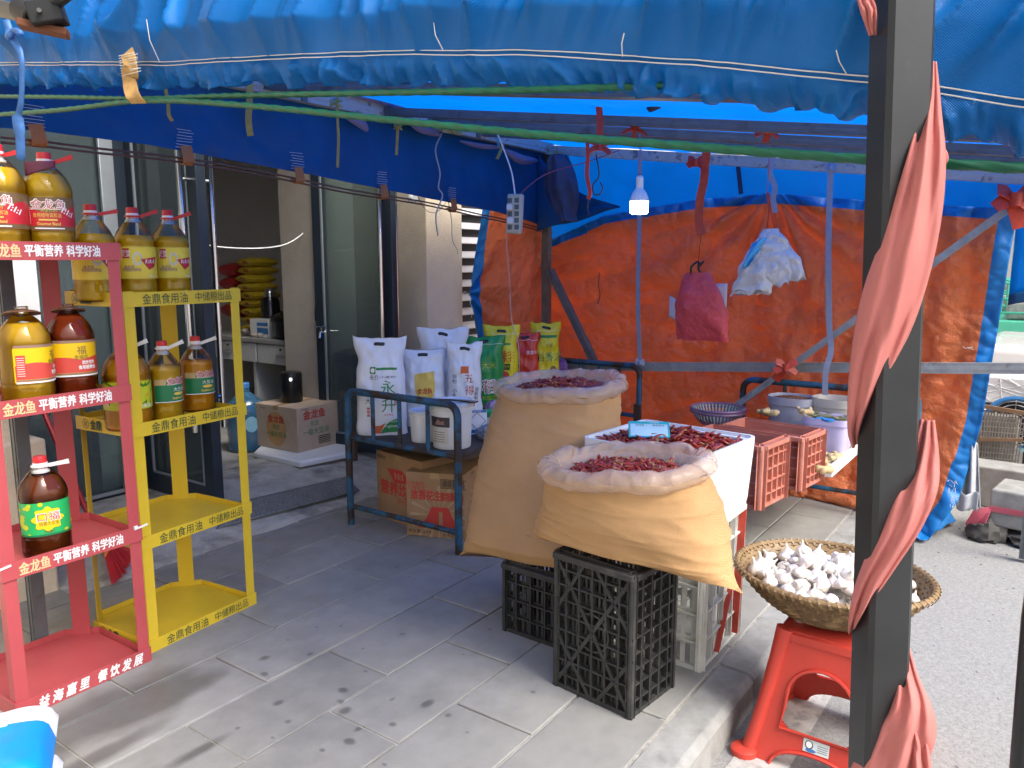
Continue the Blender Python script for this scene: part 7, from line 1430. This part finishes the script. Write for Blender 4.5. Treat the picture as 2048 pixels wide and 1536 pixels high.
crumple('dark_rubble', 'dark stone under the concrete block beside the tarp corner', 'stone', (p.x + .04, p.y + .07, -.12), .09, .08, .07, mat('dark_stone', (.07, .065, .06), .9, var=.4, bump=.6, bs=40), 4, 4)
crumple('dark_rubble', 'second dark stone at the right under the concrete block', 'stone', (p.x + .10, p.y - .30, -.13), .16, .25, .06, mat('dark_stone', (.07, .065, .06)), 6, 4)
q = GZ(2045, 960, .0); mb = MB(); mb.tube([(q.x + .2, q.y - .03, -.12), (q.x + .2, q.y - .02, .82)], .045, 12); tag(mb.build('rusty_post', mat('rust_brown', (.16, .09, .05), .8, var=.3)), 'rust brown post at the right edge behind the concrete block', 'post')
cb('low_wall', 'long low concrete kerb block running beyond the tarp', 'kerb block', (5.6, -1.6, -.12), (5.85, .75, .14), M_kerb, R(-4), bevel=.01)
def at(px, py, x): return GX(px, py, x)
a, b = at(1955, 820, 6.0), at(2022, 945, 6.0); wbk = thing('wire_basket', 'grey wire mesh basket standing on the low wall beyond the tarp', 'basket', ((a.x + .2), (a.y + b.y) / 2, b.z), R(12))
w2, h2 = abs(a.y - b.y) / 2, a.z - b.z; mb = MB()
for k in range(15): mb.tube([(-.15, -w2 + 2 * w2 * k / 14, 0), (-.18, -w2 * 1.1 + 2.2 * w2 * k / 14, h2)], .004, 5)
for k in range(12): mb.tube([(-.15 - .03 * k / 11, -w2 * 1.05, h2 * k / 11), (-.15 - .03 * k / 11, w2 * 1.05, h2 * k / 11)], .004, 5)
mb.build('mesh', mat('wire_grey', (.24, .22, .20), .6, metal=.3, var=.3), parent=wbk); mb = MB(); mb.bar((-.19, -w2 * 1.15, h2), (-.19, w2 * 1.15, h2 * 1.08), .03, .025); mb.bar((-.18, -w2 * 1.1, h2 * .55), (-.18, w2 * 1.1, h2 * .5), .02, .02); mb.build('rail', mat('rust_brown', (.16, .09, .05)), parent=wbk); mb = MB(); mb.bb((-.10, -w2, 0), (.1, w2, h2 * .9)); mb.build('contents', mat('mesh_contents', (.16, .145, .125), .9, var=.4, vs=20), parent=wbk, bevel=.02)
f0 = at(2028, 848, 6.2); fan = thing('floor_fan', 'round wire fan guard with a blue rim in front of the white panel', 'fan', tuple(f0 + Vector((0, 0, -.17))), R(10))
mb = MB(); [mb.tube([(.0, r * math.cos(2 * PI * k / 36), .17 + r * math.sin(2 * PI * k / 36)) for k in range(36)], .0035, 5, closed=True) for r in (.04, .07, .10, .13, .155)]; [mb.tube([(0, 0, .17), (0, .165 * math.cos(a), .17 + .165 * math.sin(a))], .003, 5) for a in [2 * PI * k / 8 for k in range(8)]]; mb.build('guard', M_steel, parent=fan); mb = MB(); mb.tube([(.01, .175 * math.cos(2 * PI * k / 36), .17 + .175 * math.sin(2 * PI * k / 36)) for k in range(36)], .016, 8, closed=True); mb.build('rim', mat('fan_blue', (.04, .20, .48), .4), parent=fan); mb = MB(); mb.lathe([(.15, 0), (.15, .05), (0, .05)], seg=30); mb.v = [(z + .02, y, x + .17) for x, y, z in mb.v]; mb.build('motor', M_black, parent=fan); mb = MB(); mb.box((.05, 0, .0), (.16, .2, .02)); mb.build('base', mat('fan_base', (.20, .36, .38), .5), parent=fan)
a, b = at(1962, 752, 6.6), at(2060, 812, 6.6); wp_ = thing('foam_sheet', 'white ribbed foam panel lying beyond the tarp above the fan', 'panel', (6.6, (a.y + b.y) / 2 - .1, b.z), 0); mb = MB(); mb.bb((0, -.5, 0), (.3, .42, a.z - b.z)); mb.build('panel', M_foam, parent=wp_, bevel=.008); mb = MB(); [mb.tube([(-.002, -.48 + .9 * random.random(), .01), (-.002, -.48 + .9 * random.random(), a.z - b.z - .01)], .004, 4) for k in range(18)]; mb.build('ribs', mat('panel_grey', (.6, .62, .64), .6), parent=wp_)
cb('grey_bench', 'pale grey ledge under the white foam panel', 'ledge', (6.45, -1.6, -.12), (7.2, .55, at(2000, 812, 6.6).z - .012), mat('ledge_grey', (.42, .42, .42), .7, var=.15), bevel=.01)
cb('white_car_bonnet', 'smooth white vehicle bonnet glimpsed between the tarp and the mint carts', 'vehicle', (7.4, -2.4, .1), (9.0, .55, at(2000, 690, 7.4).z), mat('white_car_paint', (.72, .70, .68), .2, var=.03, coat=.6), bevel=.08, bseg=4)
# mint delivery carts further down the road
M_mint = mat('mint_paint', (.10, .52, .36), .45, var=.15, vs=8); M_mintd = mat('mint_frame', (.05, .36, .25), .5, var=.1)
for k, (x, y) in enumerate(((10.5, .15), (12.2, .35), (12.6, -2.2), (10.8, -2.3))):
    t = thing('delivery_cart', ['nearest', 'second nearest', 'farther', 'rightmost'][k] + ' mint green box cart parked on the road behind the stall', 'cart', (x, y, -.12), R(10 * k), 'mint green carts parked behind the stall')
    mb = MB(); mb.bb((-.5, -.45, .45), (.5, .45, .92)); mb.build('box', M_mint, parent=t, bevel=.02)
    mb = MB(); [mb.bb((-.505, -.38 + .2 * q, .52), (-.501, -.24 + .2 * q, .80)) for q in range(4)]; mb.build('panel', M_white, parent=t)
    mb = MB()
    for z in (1.0, 1.15, 1.32): mb.tube([(-.48, -.43, z), (-.48, .43, z)], .014, 6); mb.tube([(.48, -.43, z), (.48, .43, z)], .014, 6)
    for sx in (-.48, .48):
        for sy in (-.43, 0, .43): mb.tube([(sx, sy, .92), (sx, sy, 1.33)], .014, 6)
    mb.build('rack', M_mintd, parent=t); mb = MB(); mb.bb((-.42, -.38, .925), (.42, .38, 1.12)); mb.build('load', mat('cart_load', (.30, .32, .32), .8, var=.5, vs=7), parent=t, bevel=.03)
    for sy in (-.48, .48):
        for sx in (-.3, .3): mb = MB(); mb.tube([(sx + .18 * math.cos(a), sy, .2 + .18 * math.sin(a)) for a in [2 * PI * q / 24 for q in range(24)]], .025, 8, closed=True); mb.tube([(sx, sy, .02), (sx, sy, .38)], .008, 5); mb.tube([(sx - .18, sy, .2), (sx + .18, sy, .2)], .008, 5); mb.build('wheel', M_black, parent=t)
cb('street_wall', 'pale rendered building far down the road behind the carts', 'building', (17, -14, -.13), (19, 9, 5.5), mat('far_render', (.46, .45, .43), .9, var=.15, vs=.6, col2=(.2, .22, .24), c2s=.8, c2lo=.55, c2hi=.6))
